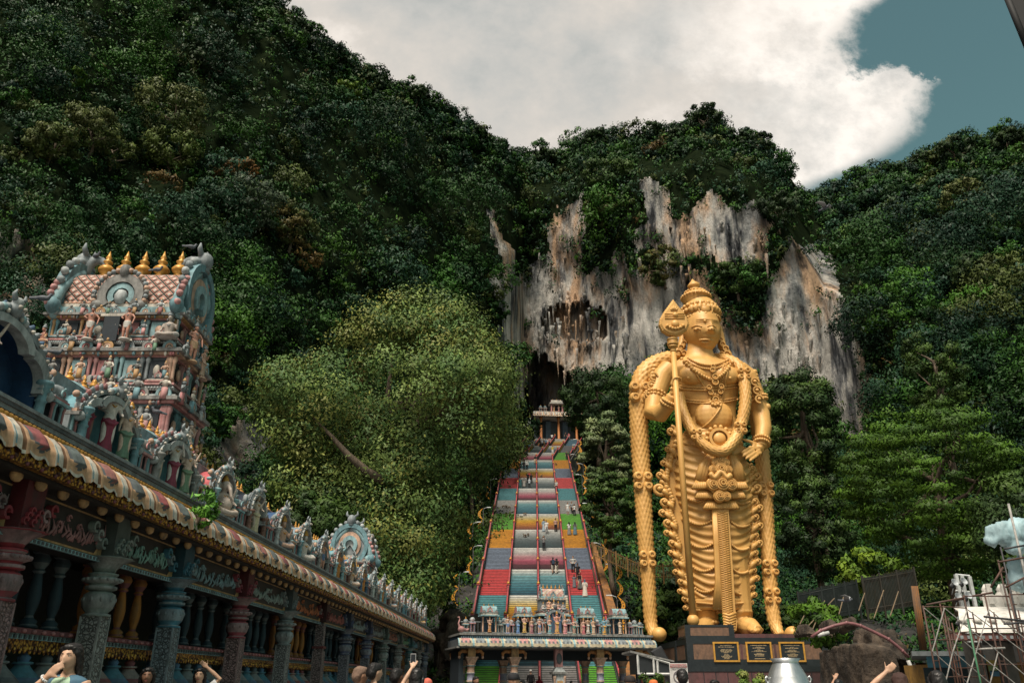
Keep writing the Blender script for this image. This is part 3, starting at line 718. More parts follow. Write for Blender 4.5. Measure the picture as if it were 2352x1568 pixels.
def person_mesh(pose, kind):
    key = (pose, kind)
    if key in _pm: return _pm[key]
    P = POSE[pose]; mb = MB(); d = SK['tan']
    if kind == 'body':
        mb.lathe((0, 0, 0), TORSO + [(.05, 1.55)], d, 14, sy=.64)
        limbs(mb, P, 0, d, ('legs', 'arms'))
        add_head(mb, (0, -.02, 1.605), .235, d)
        for nm in ('la', 'ra'):
            e, w_ = V(P[nm][0]), V(P[nm][1]); hand(mb, w_, (w_ - e), P.get('pn', (0, -1, .1)) if nm == 'la' else (0, -1, .1), d, 1.0, .5, -1 if nm == 'la' else 1, nf=5)
        for nm in ('L', 'Rr'):
            a = V(P[nm][1]); mb.tube([a + V((0, .05, -.05)), a + V((0, -.06, -.055)), a + V((0, -.15, -.07))], [.035, .036, .022], d, 8)
        r = fuse(mb, .0135, 'body', 2)
    elif kind in ('tee', 'longsleeve', 'vest'):
        mb.lathe((0, 0, 0), [(r_ + .02, z) for r_, z in TORSO[:7]] + [(.085, 1.445)], d, 16, sy=.68)
        if kind != 'vest': limbs(mb, P, .016, d, ('arms',), .4 if kind == 'tee' else 1)
        r = fuse(mb, .018, 'shirt', 2); jag(r, .012, 14, 7)
    elif kind in ('trousers', 'shorts'):
        mb.lathe((0, 0, 0), [(.15, .84), (.18, .92), (.165, 1.0)], d, 14, sy=.68); limbs(mb, P, .022, d, ('legs',), legs=.5 if kind == 'shorts' else 1)
        r = fuse(mb, .018, 'trousers', 2); jag(r, .012, 14, 8)
    elif kind in ('skirt', 'robe'):
        top = [(.155, 1.02)] if kind == 'skirt' else [(.17, 1.05), (.19, 1.25), (.195, 1.34), (.16, 1.42), (.08, 1.46)]
        mb.lathe((0, 0, 0), [(.27, .07), (.25, .3), (.22, .6), (.195, .88)] + top, d, 20, sy=.8, ribs=7, rib=.05)
        if kind == 'robe': limbs(mb, P, .022, d, ('arms',))
        r = fuse(mb, .02, 'skirt', 2)
    elif kind in ('hair', 'longhair', 'scarf', 'cap'):
        if kind == 'cap':
            mb.lathe((0, -.01, 1.635), [(.101, 0), (.103, .04), (.085, .085), (.04, .105), (.005, .11)], d, 12)
            mb.ball((0, -.12, 1.64), (.075, .07, .012), d, 10, 4)
        else:
            mb.ball((0, .006, 1.650), (.093, .110, .088), d, 12, 8)
            if kind != 'scarf': mb.ball((0, -.062, 1.692), (.066, .048, .034), d, 10, 6)
            mb.ball((0, .05, 1.595), (.088, .075, .09), d, 10, 6)
            if kind == 'longhair': mb.tube([(0, .06, 1.62), (0, .075, 1.50), (0, .10, 1.36), (0, .10, 1.22)], [.085, .09, .09, .05], d, 9, flat=.55); [mb.tube([(s * .055, -.075, 1.69), (s * .086, -.04, 1.63), (s * .092, .0, 1.54), (s * .10, .03, 1.40)], [.022, .026, .03, .018], d, 7) for s in (-1, 1)]
            if kind == 'scarf': mb.lathe((0, .02, 1.30), [(.17, 0), (.15, .1), (.095, .19), (.088, .27)], d, 12, sy=.8)
        r = fuse(mb, .011, kind, 1); jag(r, .010 if kind in ('hair', 'longhair') else .003, 38, 4); jag(r, .006 if kind in ('hair', 'longhair') else .001, 110, 5)
    elif kind == 'shoes':
        for nm in ('L', 'Rr'):
            a = V(P[nm][1]); mb.tube([a + V((0, .06, -.055)), a + V((0, -.06, -.055)), a + V((0, -.17, -.07))], [.042, .044, .026], d, 8)
        r = fuse(mb, .016, 'shoe', 1)
    elif kind == 'backpack':
        mb.box((0, .17, 1.02), (.28, .15, .42), d, .85, .8)
        for s in (-1, 1): mb.tube([(s * .1, .14, 1.38), (s * .11, .0, 1.47), (s * .12, -.14, 1.33), (s * .14, -.09, 1.08), (s * .12, .12, 1.03)], .022, d, 6)
        r = mb.mesh('backpack')
    _pm[key] = r; return r
def person(loc, rz, label, pose='stand', top=('tee', (.02, .02, .02)), low=('trousers', (.02, .02, .025)), hair='hair', skin='tan', h=1.7, group=None, haircol=None, pack=None, shoe=None):
    root = empty('person', loc, rz, label, 'person', group); root.scale = (h / 1.72,) * 3
    def part(nm, kind, mat): return setmat(link(nm, person_mesh(pose, kind), root), mat)
    part('body', 'body', SK[skin])
    if top: part('shirt' if top[0] in ('tee', 'vest', 'longsleeve') else top[0], top[0], cloth(str(top[1]), top[1]))
    if low: part(low[0], low[0], cloth(str(low[1]), low[1]))
    if hair: part({'longhair': 'hair', 'scarf': 'headscarf'}.get(hair, hair), hair, cloth(str(haircol), haircol) if haircol else HAIR['black'])
    part('shoes', 'shoes', shoe or SHOE)
    if pack: part('backpack', 'backpack', cloth(str(pack), pack))
    return root

# ---- painted temple statuettes: same height unit (1.0 tall), face -y
G_GOLD = paint('gilt', (.52, .26, .05), .42, .25, grime=.25, scale=6)
_sm = {}
def stat_mesh(kind, part):
    key = (kind, part)
    if key in _sm: return _sm[key]
    d = G_GOLD; mb = MB()
    seated = kind in ('seated', 'elephant'); z0 = -.42 if seated else 0
    if part == 'body':
        mb.lathe((0, 0, z0), [(.09, .46), (.105, .52), (.082, .58), (.105, .70), (.11, .755), (.05, .79), (.032, .81), (.03, .84)], d, 12, sy=.7)
        if kind == 'elephant':
            mb.ball((0, -.03, z0 + .88), (.085, .08, .085), d, 10, 8); mb.ball((0, -.06, z0 + .60), (.125, .11, .11), d, 10, 8)
            mb.tube([(0, -.09, z0 + .87), (0, -.15, z0 + .80), (.01, -.17, z0 + .70), (.05, -.19, z0 + .64)], [.036, .03, .024, .014], d, 8)
            for s in (-1, 1): mb.ball((s * .11, 0, z0 + .88), (.06, .02, .07), d, 8, 6)
        else: add_head(mb, (0, -.015, z0 + .885), .135, d)
        A = {'stand': [((.13, -.01, .64), (.15, -.06, .52)), ((.15, -.02, .63), (.10, -.10, .74))],
             'four': [((.15, -.02, .63), (.12, -.12, .58)), ((.17, .02, .72), (.21, -.03, .88))],
             'flute': [((.14, -.05, .64), (.05, -.13, .78)), ((.14, -.05, .64), (.06, -.13, .79))],
             'guard': [((.19, -.02, .66), (.10, -.09, .60)), ((.2, -.02, .64), (.19, -.07, .46))],
             'seated': [((.14, -.03, .62), (.13, -.13, .54)), ((.16, -.02, .64), (.17, -.08, .78))],
             'elephant': [((.17, -.03, .66), (.13, -.15, .60)), ((.19, .01, .70), (.21, -.02, .84))]}[kind]
        for i, s in enumerate((-1, 1)):
            pairs = A if kind in ('four', 'elephant') else [A[i]]
            for e, w_ in pairs:
                e = V((e[0] * s, e[1], e[2] + z0)); w_ = V((w_[0] * s, w_[1], w_[2] + z0)); sh = V((s * .105, 0, .745 + z0))
                mb.tube([sh, sh.lerp(e, .5), e, e.lerp(w_, .5), w_, w_ + (w_ - e).normalized() * .045], [.034, .03, .024, .022, .017, .012], d, 8)
        if seated:
            for s in (-1, 1): mb.tube([(s * .06, 0, .05), (s * .18, -.10, .07), (s * .12, -.19, .05), (-s * .02, -.2, .04)], [.065, .06, .042, .03], d, 8)
        else:
            for s in (-1, 1): mb.tube([(s * .05, 0, .47), (s * .055, -.02, .26), (s * .06, .0, .05), (s * .07, -.07, .025)], [.062, .045, .03, .026], d, 8)
        r = fuse(mb, .011, 'body', 1)
    elif part == 'garment':
        if seated:
            mb.ball((0, -.02, .06), (.17, .13, .075), d, 14, 6); mb.lathe((0, 0, 0), [(.12, .02), (.12, .1), (.09, .14)], d, 12, sy=.8)
            for s in (-1, 1): mb.tube([(s * .06, 0, .06), (s * .18, -.10, .075), (s * .13, -.17, .055)], [.075, .07, .05], d, 8)
        elif kind == 'guard':
            mb.lathe((0, 0, 0), [(.10, .33), (.11, .42), (.112, .52), (.09, .54)], d, 12, sy=.75)
        else:
            mb.lathe((0, 0, 0), [(.115, .06), (.095, .2), (.10, .36), (.115, .48), (.095, .535)], d, 16, sy=.7, ribs=6, rib=.07)
            mb.tube([(-.12, -.03, .5), (-.05, -.09, .44), (.05, -.09, .44), (.12, -.03, .5)], .016, d, 6)
        r = fuse(mb, .012, 'garment', 1)
    elif part == 'crown':
        mb.lathe((0, -.01, z0 + .925), [(.062, 0), (.066, .02), (.052, .035), (.056, .05), (.036, .08), (.038, .09), (.018, .115), (.004, .13)], d, 12)
        for s in (-1, 1): mb.ball((s * .062, 0, z0 + .85), (.016, .016, .03), d, 6, 4)
        mb.tube([(-.07, -.03, z0 + .76), (0, -.09, z0 + .69), (.07, -.03, z0 + .76)], .012, d, 6)
        r = mb.mesh('crown')
    elif part == 'pedestal':
        mb.lathe((0, 0, 0), [(.2, 0), (.2, .03), (.17, .045), (.18, .07)] if seated else [(.15, -.03), (.15, 0), (.13, .02)], d, 12); r = mb.mesh('pedestal')
    _sm[key] = r; return r
def statuette(loc, rz, h, kind, skin, garm, label, crown=None, group=None):
    root = empty('statuette', loc, rz, label, 'statuette', group); root.scale = (h,) * 3
    for p, c in (('body', skin), ('garment', garm), ('crown', crown or G_GOLD), ('pedestal', garm)):
        m = c if not isinstance(c, tuple) else paint('figure %.2f %.2f %.2f' % c, c, .55, grime=.25, scale=9)
        setmat(link(p, stat_mesh(kind, p), root), m)
    return root
def pigeon_mesh():
    mb = MB(); d = G_GOLD
    mb.ball((0, 0, .09), (.06, .13, .062), d, 10, 8); mb.ball((0, -.12, .185), (.035, .04, .036), d, 8, 6)
    mb.tube([(0, -.08, .11), (0, -.11, .15), (0, -.12, .18)], [.045, .036, .028], d, 8)
    mb.tube([(0, .08, .09), (0, .17, .075), (0, .27, .06)], [.045, .035, .03], d, 8, flat=.4)
    mb.tube([(0, -.15, .185), (0, -.18, .175)], [.012, .003], d, 5)
    for s in (-1, 1): mb.tube([(s * .02, 0, .04), (s * .025, -.01, .0), (s * .025, -.04, .0)], .007, d, 4)
    return fuse(mb, .011, 'pigeon', 1)
PIG = pigeon_mesh(); M_PIG = paint('pigeon grey', (.09, .10, .12), .6, grime=.3, scale=14, streak=False)
def pigeon(loc, rz, label, s=1.0):
    s *= .8
    o = setmat(link('pigeon', PIG, None, loc), M_PIG); o.rotation_euler = (0, 0, rz); o.scale = (s,) * 3
    return tag(o, label, 'bird', 'pigeons perched on the painted temple')
def monkey_mesh():
    mb = MB(); d = G_GOLD
    mb.tube([(0, .2, .30), (0, .05, .33), (0, -.16, .34)], [.085, .095, .09], d, 9)
    mb.ball((0, -.27, .40), (.07, .075, .072), d, 8, 6); mb.ball((0, -.335, .385), (.036, .035, .032), d, 7, 5)
    for s in (-1, 1):
        mb.tube([(s * .06, -.14, .31), (s * .065, -.16, .16), (s * .065, -.15, .03), (s * .065, -.20, .015)], [.045, .032, .024, .02], d, 7)
        mb.tube([(s * .06, .18, .28), (s * .08, .10, .17), (s * .075, .20, .09), (s * .075, .15, .015)], [.06, .045, .028, .022], d, 7)
    mb.tube([(0, .26, .31), (0, .36, .36), (0, .46, .30), (0, .5, .15)], [.022, .018, .015, .01], d, 6)
    return fuse(mb, .016, 'monkey', 1)
MON = monkey_mesh(); M_MON = paint('monkey fur', (.14, .10, .065), .9, grime=.2, scale=20, streak=False)
# ================================================================== temple ornament kit (everything faces -y, local)
PA = lambda n, c, g=.45, **k: paint('temple ' + n, c, .65, grime=g, scale=k.pop('scale', 4), **k)
P_GREY = PA('grey', (0.242, 0.274, 0.288)); P_LGREY = PA('pale grey', (0.397, 0.424, 0.424)); P_DGREY = PA('dark grey', (0.099, 0.112, 0.122)); P_TEAL = PA('teal', (0.146, 0.274, 0.311))
P_LTEAL = PA('pale teal', (0.261, 0.417, 0.445)); P_BLUE = PA('blue', (0.066, 0.126, 0.208)); P_PINK = PA('pink', (0.501, 0.253, 0.244)); P_ROSE = PA('rose', (0.403, 0.164, 0.164)); P_PEACH = PA('peach', (0.557, 0.355, 0.254))
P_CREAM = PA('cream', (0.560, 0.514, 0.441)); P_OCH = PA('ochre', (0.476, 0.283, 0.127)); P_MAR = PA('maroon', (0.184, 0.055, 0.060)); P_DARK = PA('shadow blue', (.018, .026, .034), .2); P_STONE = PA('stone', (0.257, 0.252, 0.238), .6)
P_LIL = PA('lilac', (0.332, 0.332, 0.424)); P_GREEN = PA('green', (0.123, 0.233, 0.150)); P_BROWN = PA('brown', (0.188, 0.100, 0.073))
CLUT = [P_GREY, P_LGREY, P_TEAL, P_PEACH, P_DGREY, P_ROSE, P_CREAM, P_GREY, P_STONE]
rnd = random.Random(3)
def finial(mb, c, h, m=None, n=10):
    m = m or G_GOLD
    mb.lathe(c, [(.16 * h, 0), (.20 * h, .05 * h), (.10 * h, .10 * h), (.24 * h, .22 * h), (.26 * h, .32 * h), (.15 * h, .44 * h), (.07 * h, .48 * h), (.15 * h, .56 * h), (.15 * h, .60 * h), (.06 * h, .66 * h), (.10 * h, .74 * h), (.05 * h, .84 * h), (.008 * h, 1.0 * h)], m, n)
def kudu(mb, c, r, m1, m2, m3, leaf=True):
    """little horseshoe gable on a cornice"""
    x, y, z = c
    mb.ring((x, y, z + r * .7), -.7, pi + .7, r * .62, r, m1, -.06 * r, .25 * r, 12)
    mb.ring((x, y, z + r * .7), -.7, pi + .7, r * .34, r * .58, m2, 0, .22 * r, 10)
    mb.ball((x, y + .02, z + r * .62), (r * .3, r * .22, r * .36), m3, 6, 5)
    mb.ball((x, y, z + r * 1.85), (r * .28, r * .25, r * .32), m1, 6, 5)
    if leaf:
        for s in (-1, 1): mb.ball((x + s * r * .95, y, z + r * .2), (r * .3, r * .22, r * .26), m1, 6, 4)
def rowof(mb, fn, x0, x1, n):
    for i in range(n): fn(x0 + (x1 - x0) * (i + .5) / n, i)
def beads(mb, x0, x1, y, z, r, m, step=None):
    n = max(1, int((x1 - x0) / (step or r * 2.1)))
    for i in range(n): mb.ball((x0 + (x1 - x0) * (i + .5) / n, y, z), r, m, 6, 4)
def barrel(mb, c, L, D, h, m1, m2, fin=3, net=None, fh=.35):
    """barrel vaulted roof running along x"""
    x, y, z = c; n = 14; vs = []; fs = []; ms = []; nl = max(2, int(L / max(.12, L / 22)))
    prof = []
    for i in range(n + 1):
        t = pi * i / n; w_ = 1 + .14 * sin(t * 1) ** 2 - .0
        prof.append((-D / 2 * cos(t) * (1.06 if .15 < i / n < .85 else 1), h * sin(t) ** .8))
    for j in range(nl + 1):
        for a, b_ in prof: vs.append((x - L / 2 + L * j / nl, y + a, z + b_))
    for j in range(nl):
        for i in range(n):
            o = j * (n + 1) + i; fs.append((o, o + 1, o + n + 2, o + n + 1))
            ms.append(m1 if net is None else net[(i + j) % 2 if (i + 2 * j) % 3 else 2 % len(net)])
    fs += [tuple(range(n + 1)), tuple(nl * (n + 1) + k for k in range(n, -1, -1))]; ms += [m2, m2]
    mb.add(vs, fs, ms)
    for i in range(fin): finial(mb, (x - L / 2 + L * (i + .5) / fin, y, z + h * .98), fh)
def gable(mb, c, r, axis_sign, cols, fringe=True, petals=13):
    """big horseshoe gable end in the yz plane at c, facing +-x"""
    x, y, z = c; s = axis_sign
    for k, (a, b_) in enumerate(((.0, .22), (.22, .42), (.42, .60), (.60, .80), (.80, 1.0))):
        mb.ring((x, y, z), -.85, pi + .85, r * a, r * b_, cols[k % len(cols)], s * (.02 + .05 * ((k * 7) % 3)) * r, s * .34 * r, 22, 1.12, 'x') if False else mb.ring((x, y, z), -.85, pi + .85, max(.001, r * a), r * b_, cols[k % len(cols)], *sorted((s * -.10 * r, s * (.06 + .07 * ((k * 2) % 3)) * r)), 22, 1.12, 'x')
    if fringe:
        for i in range(petals):
            t = -.7 + (pi + 1.4) * i / (petals - 1)
            mb.ball((x, y + r * 1.08 * cos(t), z + r * 1.2 * sin(t)), (r * .12, r * .13, r * .13), cols[(i % 2) * 3 % len(cols)], 6, 5)
    mb.ball((x + s * .1 * r, y, z + r * 1.3), (r * .24, r * .24, r * .3), P_GREY, 8, 6)
    for q in (-1, 1):
        mb.ball((x + s * .16 * r, y + q * .12 * r, z + r * 1.36), (r * .08,) * 3, P_CREAM, 6, 4)
        mb.tube([(x, y + q * .1 * r, z + r * 1.45), (x, y + q * .3 * r, z + r * 1.62), (x, y + q * .28 * r, z + r * 1.8)], [r * .09, r * .07, r * .02], P_GREY, 6)
        mb.ball((x, y + q * r * .95, z - r * .75), (r * .2, r * .24, r * .24), P_LTEAL, 8, 6)
def horn(mb, c, s, h, m, m2):
    """scroll crest curling towards +x*s"""
    x, y, z = c; pts = []; rs = []
    for i in range(12):
        t = i / 11; a = pi * .95 - t * pi * 1.05
        pts.append((x + s * h * (.55 + .55 * cos(a)), y, z + h * (.1 + .75 * sin(a) * (1 if t < .7 else 1) + .15 * t))); rs.append(h * (.30 * (1 - t) + .05))
    mb.tube(pts, rs, m, 8, flat=.8)
def mini_shrine(mb, c, w, h, cols, fin=True, dome=True):
    """little pavilion: base, four colonnettes, dark recess, cornice, dome and finial"""
    x, y, z = c; a, b_, d = cols[0], cols[1], cols[2]
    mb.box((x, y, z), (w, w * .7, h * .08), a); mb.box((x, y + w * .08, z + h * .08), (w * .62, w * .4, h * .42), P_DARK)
    for s in (-1, 1):
        for q in (0, 1): mb.lathe((x + s * w * (.36 - .16 * q), y - w * .22, z + h * .08), [(w * .075, 0), (w * .05, h * .04), (w * .05, h * .34), (w * .085, h * .40), (w * .06, h * .42)], (d, b_)[q], 6)
    mb.box((x, y, z + h * .50), (w * 1.06, w * .74, h * .05), b_); mb.box((x, y, z + h * .55), (w * .96, w * .66, h * .045), d); mb.box((x, y, z + h * .595), (w * .8, w * .56, h * .04), a)
    if dome:
        mb.lathe((x, y, z + h * .635), [(w * .38, 0), (w * .46, h * .05), (w * .44, h * .12), (w * .30, h * .19), (w * .1, h * .215)], a, 8, sy=.75)
        kudu(mb, (x, y - w * .34, z + h * .63), w * .17, b_, d, a, False)
    if fin: finial(mb, (x, y, z + h * .83), h * .2)
EAVE_STR = [(.56, .34, .20), (.60, .55, .46), (.15, .32, .38), (.60, .55, .46), (.56, .34, .20), (.20, .10, .05)]
def eave(mb, x0, x1, period, prof, petals, org=(0, 0, 0), style='scroll', rows=4, sub=16):
    """curved eave: petal tongues between painted stripes, scalloped lower lip; prof = [(outward, height)] top to bottom"""
    ox, oy, oz = org; n = max(1, round((x1 - x0) / period)); period = (x1 - x0) / n; L = []
    for i in range(len(prof) - 1):
        for k in range(rows): t = k / rows; L.append((prof[i][0] * (1 - t) + prof[i + 1][0] * t, prof[i][1] * (1 - t) + prof[i + 1][1] * t))
    L.append(prof[-1]); nr = len(L); nc = n * sub; vs = []; fs = []; ms = []
    pm = [PA('eave petal %.2f %.2f %.2f' % c, c, .6) for c in petals]; st = [PA('eave stripe %.2f %.2f %.2f' % c, c, .35) for c in EAVE_STR]
    H = abs(L[0][1] - L[-1][1])
    for j in range(nc + 1):
        u = (j % sub) / sub
        for i, (o, z) in enumerate(L):
            t = i / (nr - 1); pet = max(0, sin(pi * min(1, u / .5))) if u < .5 else 0
            bul = .05 * pet * (1 if t < .8 else .3) + .028 * (abs(sin(pi * (u - .5) * 6)) if u >= .5 else 0)
            sc = -.17 * H * abs(sin(pi * u * 3)) * t ** 4
            vs.append((ox + x0 + period * (j / sub), oy - o - bul * period * 2.0, oz + z + sc))
    for j in range(nc):
        u = j % sub; k = j // sub
        for i in range(nr - 1):
            o = j * nr + i; fs.append((o, o + 1, o + nr + 1, o + nr))
            t = i / (nr - 1); half = sub // 2
            if u < half:
                edge = .80 - .35 * abs((u + .5) / half - .5) * 1.2
                m = pm[k % len(pm)] if t < edge and 0 < u < half - 1 else (P_DGREY if t < edge + .06 else (st[0] if t < .9 else st[1]))
            else: m = st[(u - half) % 6] if t < .88 else st[(u % 2) * 1]
            ms.append(m)
    mb.add(vs, fs, ms, True)
def relief(mb, c, h):
    x, y, z = c; sk, ga = rnd.choice((P_PEACH, P_CREAM, P_GREY, P_LGREY, P_STONE)), rnd.choice((P_TEAL, P_ROSE, P_OCH, P_LGREY, P_GREEN, P_PINK))
    mb.lathe((x, y, z), [(.15 * h, 0), (.12 * h, .2 * h), (.13 * h, .45 * h)], ga, 7, sy=.7); mb.lathe((x, y, z + .45 * h), [(.09 * h, 0), (.13 * h, .2 * h), (.12 * h, .28 * h), (.04 * h, .33 * h)], sk, 7, sy=.7)
    mb.ball((x, y - .01 * h, z + .87 * h), .085 * h, sk, 7, 5); mb.lathe((x, y, z + .92 * h), [(.085 * h, 0), (.07 * h, .06 * h), (.02 * h, .15 * h)], P_OCH, 6)
    for s in (-1, 1): mb.tube([(x + s * .12 * h, y, z + .72 * h), (x + s * .23 * h, y - .03 * h, z + .55 * h), (x + s * .13 * h, y - .12 * h, z + rnd.uniform(.42, .75) * h)], [.045 * h, .04 * h, .03 * h], sk, 5)
def tier(mb, w, d, z, h, nx, ny, cols, shrines=True):
    """one storey of a temple tower, centred on the axis"""
    a, b_, c_, e = cols; zz = z
    for k, (f, hh, m) in enumerate(((1.0, .05, P_STONE), (.95, .05, a), (.98, .035, c_), (.93, .05, b_))):
        mb.box((0, 0, zz), (w * f, d * f + (w * f - w) * .3, hh * h), m); zz += hh * h
    wh = h * .40; mb.box((0, 0, zz), (w * .86, d * .84, wh), P_DGREY)
    def pil(x, y, i):
        m = [a, b_, c_, e][i % 4]; mb.lathe((x, y, zz), [(.045 * h, 0), (.03 * h, .05 * h), (.03 * h, wh * .72), (.05 * h, wh * .86), (.035 * h, wh)], m, 6)
    for i in range(nx + 1):
        for s in (-1, 1):
            for q in (-.02, .02): pil(-w * .44 + w * .88 * i / nx + q * w, s * d * .44, i)
    for i in range(ny + 1):
        for s in (-1, 1):
            for q in (-.03, .03): pil(s * w * .44, -d * .42 + d * .84 * i / ny + q * d, i + 1)
    for i in range(nx):
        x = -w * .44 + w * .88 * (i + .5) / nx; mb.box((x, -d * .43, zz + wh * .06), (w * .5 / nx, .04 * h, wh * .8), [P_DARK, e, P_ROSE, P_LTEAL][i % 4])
        mb.ball((x, -d * .455, zz + wh * .4), (w * .12 / nx, .03 * h, wh * .26), [P_PEACH, P_CREAM, P_GREY][i % 3], 6, 5)
    for i in range(ny):
        y = -d * .42 + d * .84 * (i + .5) / ny; mb.box((w * .43, y, zz + wh * .06), (.04 * h, d * .5 / ny, wh * .8), [P_DARK, P_TEAL][i % 2])
        mb.ball((w * .46, y, zz + wh * .4), (.04 * h, d * .12 / ny, wh * .26), [P_PEACH, P_GREY][i % 2], 6, 5)
    zz += wh
    for k, (f, hh, m) in enumerate(((.92, .03, c_), (.98, .04, b_), (1.03, .05, P_STONE), (.99, .03, a))):
        mb.box((0, 0, zz), (w * f, d * f + (w * f - w) * .3, hh * h), m); zz += hh * h
    r = .105 * h
    rowof(mb, lambda x, i: kudu(mb, (x, -d * .5, zz - .07 * h), r, [P_GREY, P_STONE, P_LTEAL, P_OCH][i % 4], [P_PEACH, P_LTEAL, P_ROSE][i % 3], P_CREAM), -w * .49, w * .49, max(3, int(w / (r * 2.9))))
    for s in (-1, 1):
        for i in range(max(2, int(d / (r * 2.9)))):
            n = max(2, int(d / (r * 2.9))); mb.push(T(s * w * .505, -d * .47 + d * .94 * (i + .5) / n, 0, s * pi / 2)); kudu(mb, (0, 0, zz - .07 * h), r, [P_GREY, P_LTEAL][i % 2], P_PEACH, P_CREAM); mb.pop()
    beads(mb, -w * .5, w * .5, -d * .5, z + .04 * h, .022 * h, P_LGREY)
    if shrines:
        hs = h * .40
        for i in range(nx):
            x = -w * .44 + w * .88 * (i + .5) / nx
            if i == nx // 2 and nx % 2:
                mb.box((x, -d * .34, zz), (w * .9 / nx, d * .2, hs * .35), P_DGREY); barrel(mb, (x, -d * .34, zz + hs * .35), w * .95 / nx, d * .24, hs * .5, P_STONE, b_, 3, None, hs * .35); kudu(mb, (x, -d * .46, zz + hs * .3), hs * .26, P_ROSE, P_PEACH, P_CREAM)
            else: mini_shrine(mb, (x, -d * .36, zz), w * .7 / nx, hs, [[P_STONE, P_LTEAL, P_PEACH], [P_GREY, P_PINK, P_CREAM], [P_LGREY, P_TEAL, P_ROSE]][i % 3])
        for i in range(ny):
            mb.push(T(w * .38, -d * .3 + d * .75 * (i + .5) / ny, zz, pi / 2)); mini_shrine(mb, (0, 0, 0), d * .55 / ny, hs, [P_GREY, P_LTEAL, P_PEACH]); mb.pop()
    hf = h * .34
    for i in range(int(w * 3.2)): relief(mb, (-w * .47 + w * .94 * (i + .5) / int(w * 3.2), -d * .5 - .03, z + h * (.20 if i % 2 else .66)), hf * rnd.uniform(.75, 1.05))
    for i in range(int(d * 3.4)): mb.push(T(w * .51, -d * .45 + d * .9 * (i + .5) / int(d * 3.4), 0, pi / 2)); relief(mb, (0, 0, z + h * (.22 if i % 2 else .64)), hf * rnd.uniform(.75, 1.05)); mb.pop()
    for i in range(int(w * 16)):
        x = rnd.uniform(-w * .5, w * .5); zq = z + rnd.choice((.2, .62, .7)) * h; mb.ball((x, -d * .5 + .01, zq), (rnd.uniform(.015, .04) * h, .03 * h, rnd.uniform(.02, .06) * h), rnd.choice(CLUT), 5, 4)
    return z + .755 * h
def net_mat():
    if 'net' in _pc: return _pc['net']
    m, nt, b = nt_mat('lattice roof'); v = coords(nt, 'Object'); sp = nt.nodes.new('ShaderNodeSeparateXYZ'); nt.links.new(v, sp.inputs[0])
    def M(op, a, c=None):
        n = nt.nodes.new('ShaderNodeMath'); n.operation = op
        for i, q in enumerate((a, c)):
            if q is None: continue
            if isinstance(q, (int, float)): n.inputs[i].default_value = q
            else: nt.links.new(q, n.inputs[i])
        return n.outputs[0]
    a = M('ABSOLUTE', M('SINE', M('MULTIPLY', M('ADD', sp.outputs[0], sp.outputs[2]), 13))); c = M('ABSOLUTE', M('SINE', M('MULTIPLY', M('SUBTRACT', sp.outputs[0], sp.outputs[2]), 13)))
    d = M('MINIMUM', a, c)
    nt.links.new(ramp(nt, d, [(.18, (.03, .022, .02)), (.30, (.42, .36, .27)), (.42, (.32, .12, .10)), (.78, (.36, .15, .11)), (.86, (.46, .42, .36))]), b.inputs['Base Color']); b.inputs['Roughness'].default_value = .7; bump(nt, b, d, .8, .05)
    _pc['net'] = m; return m
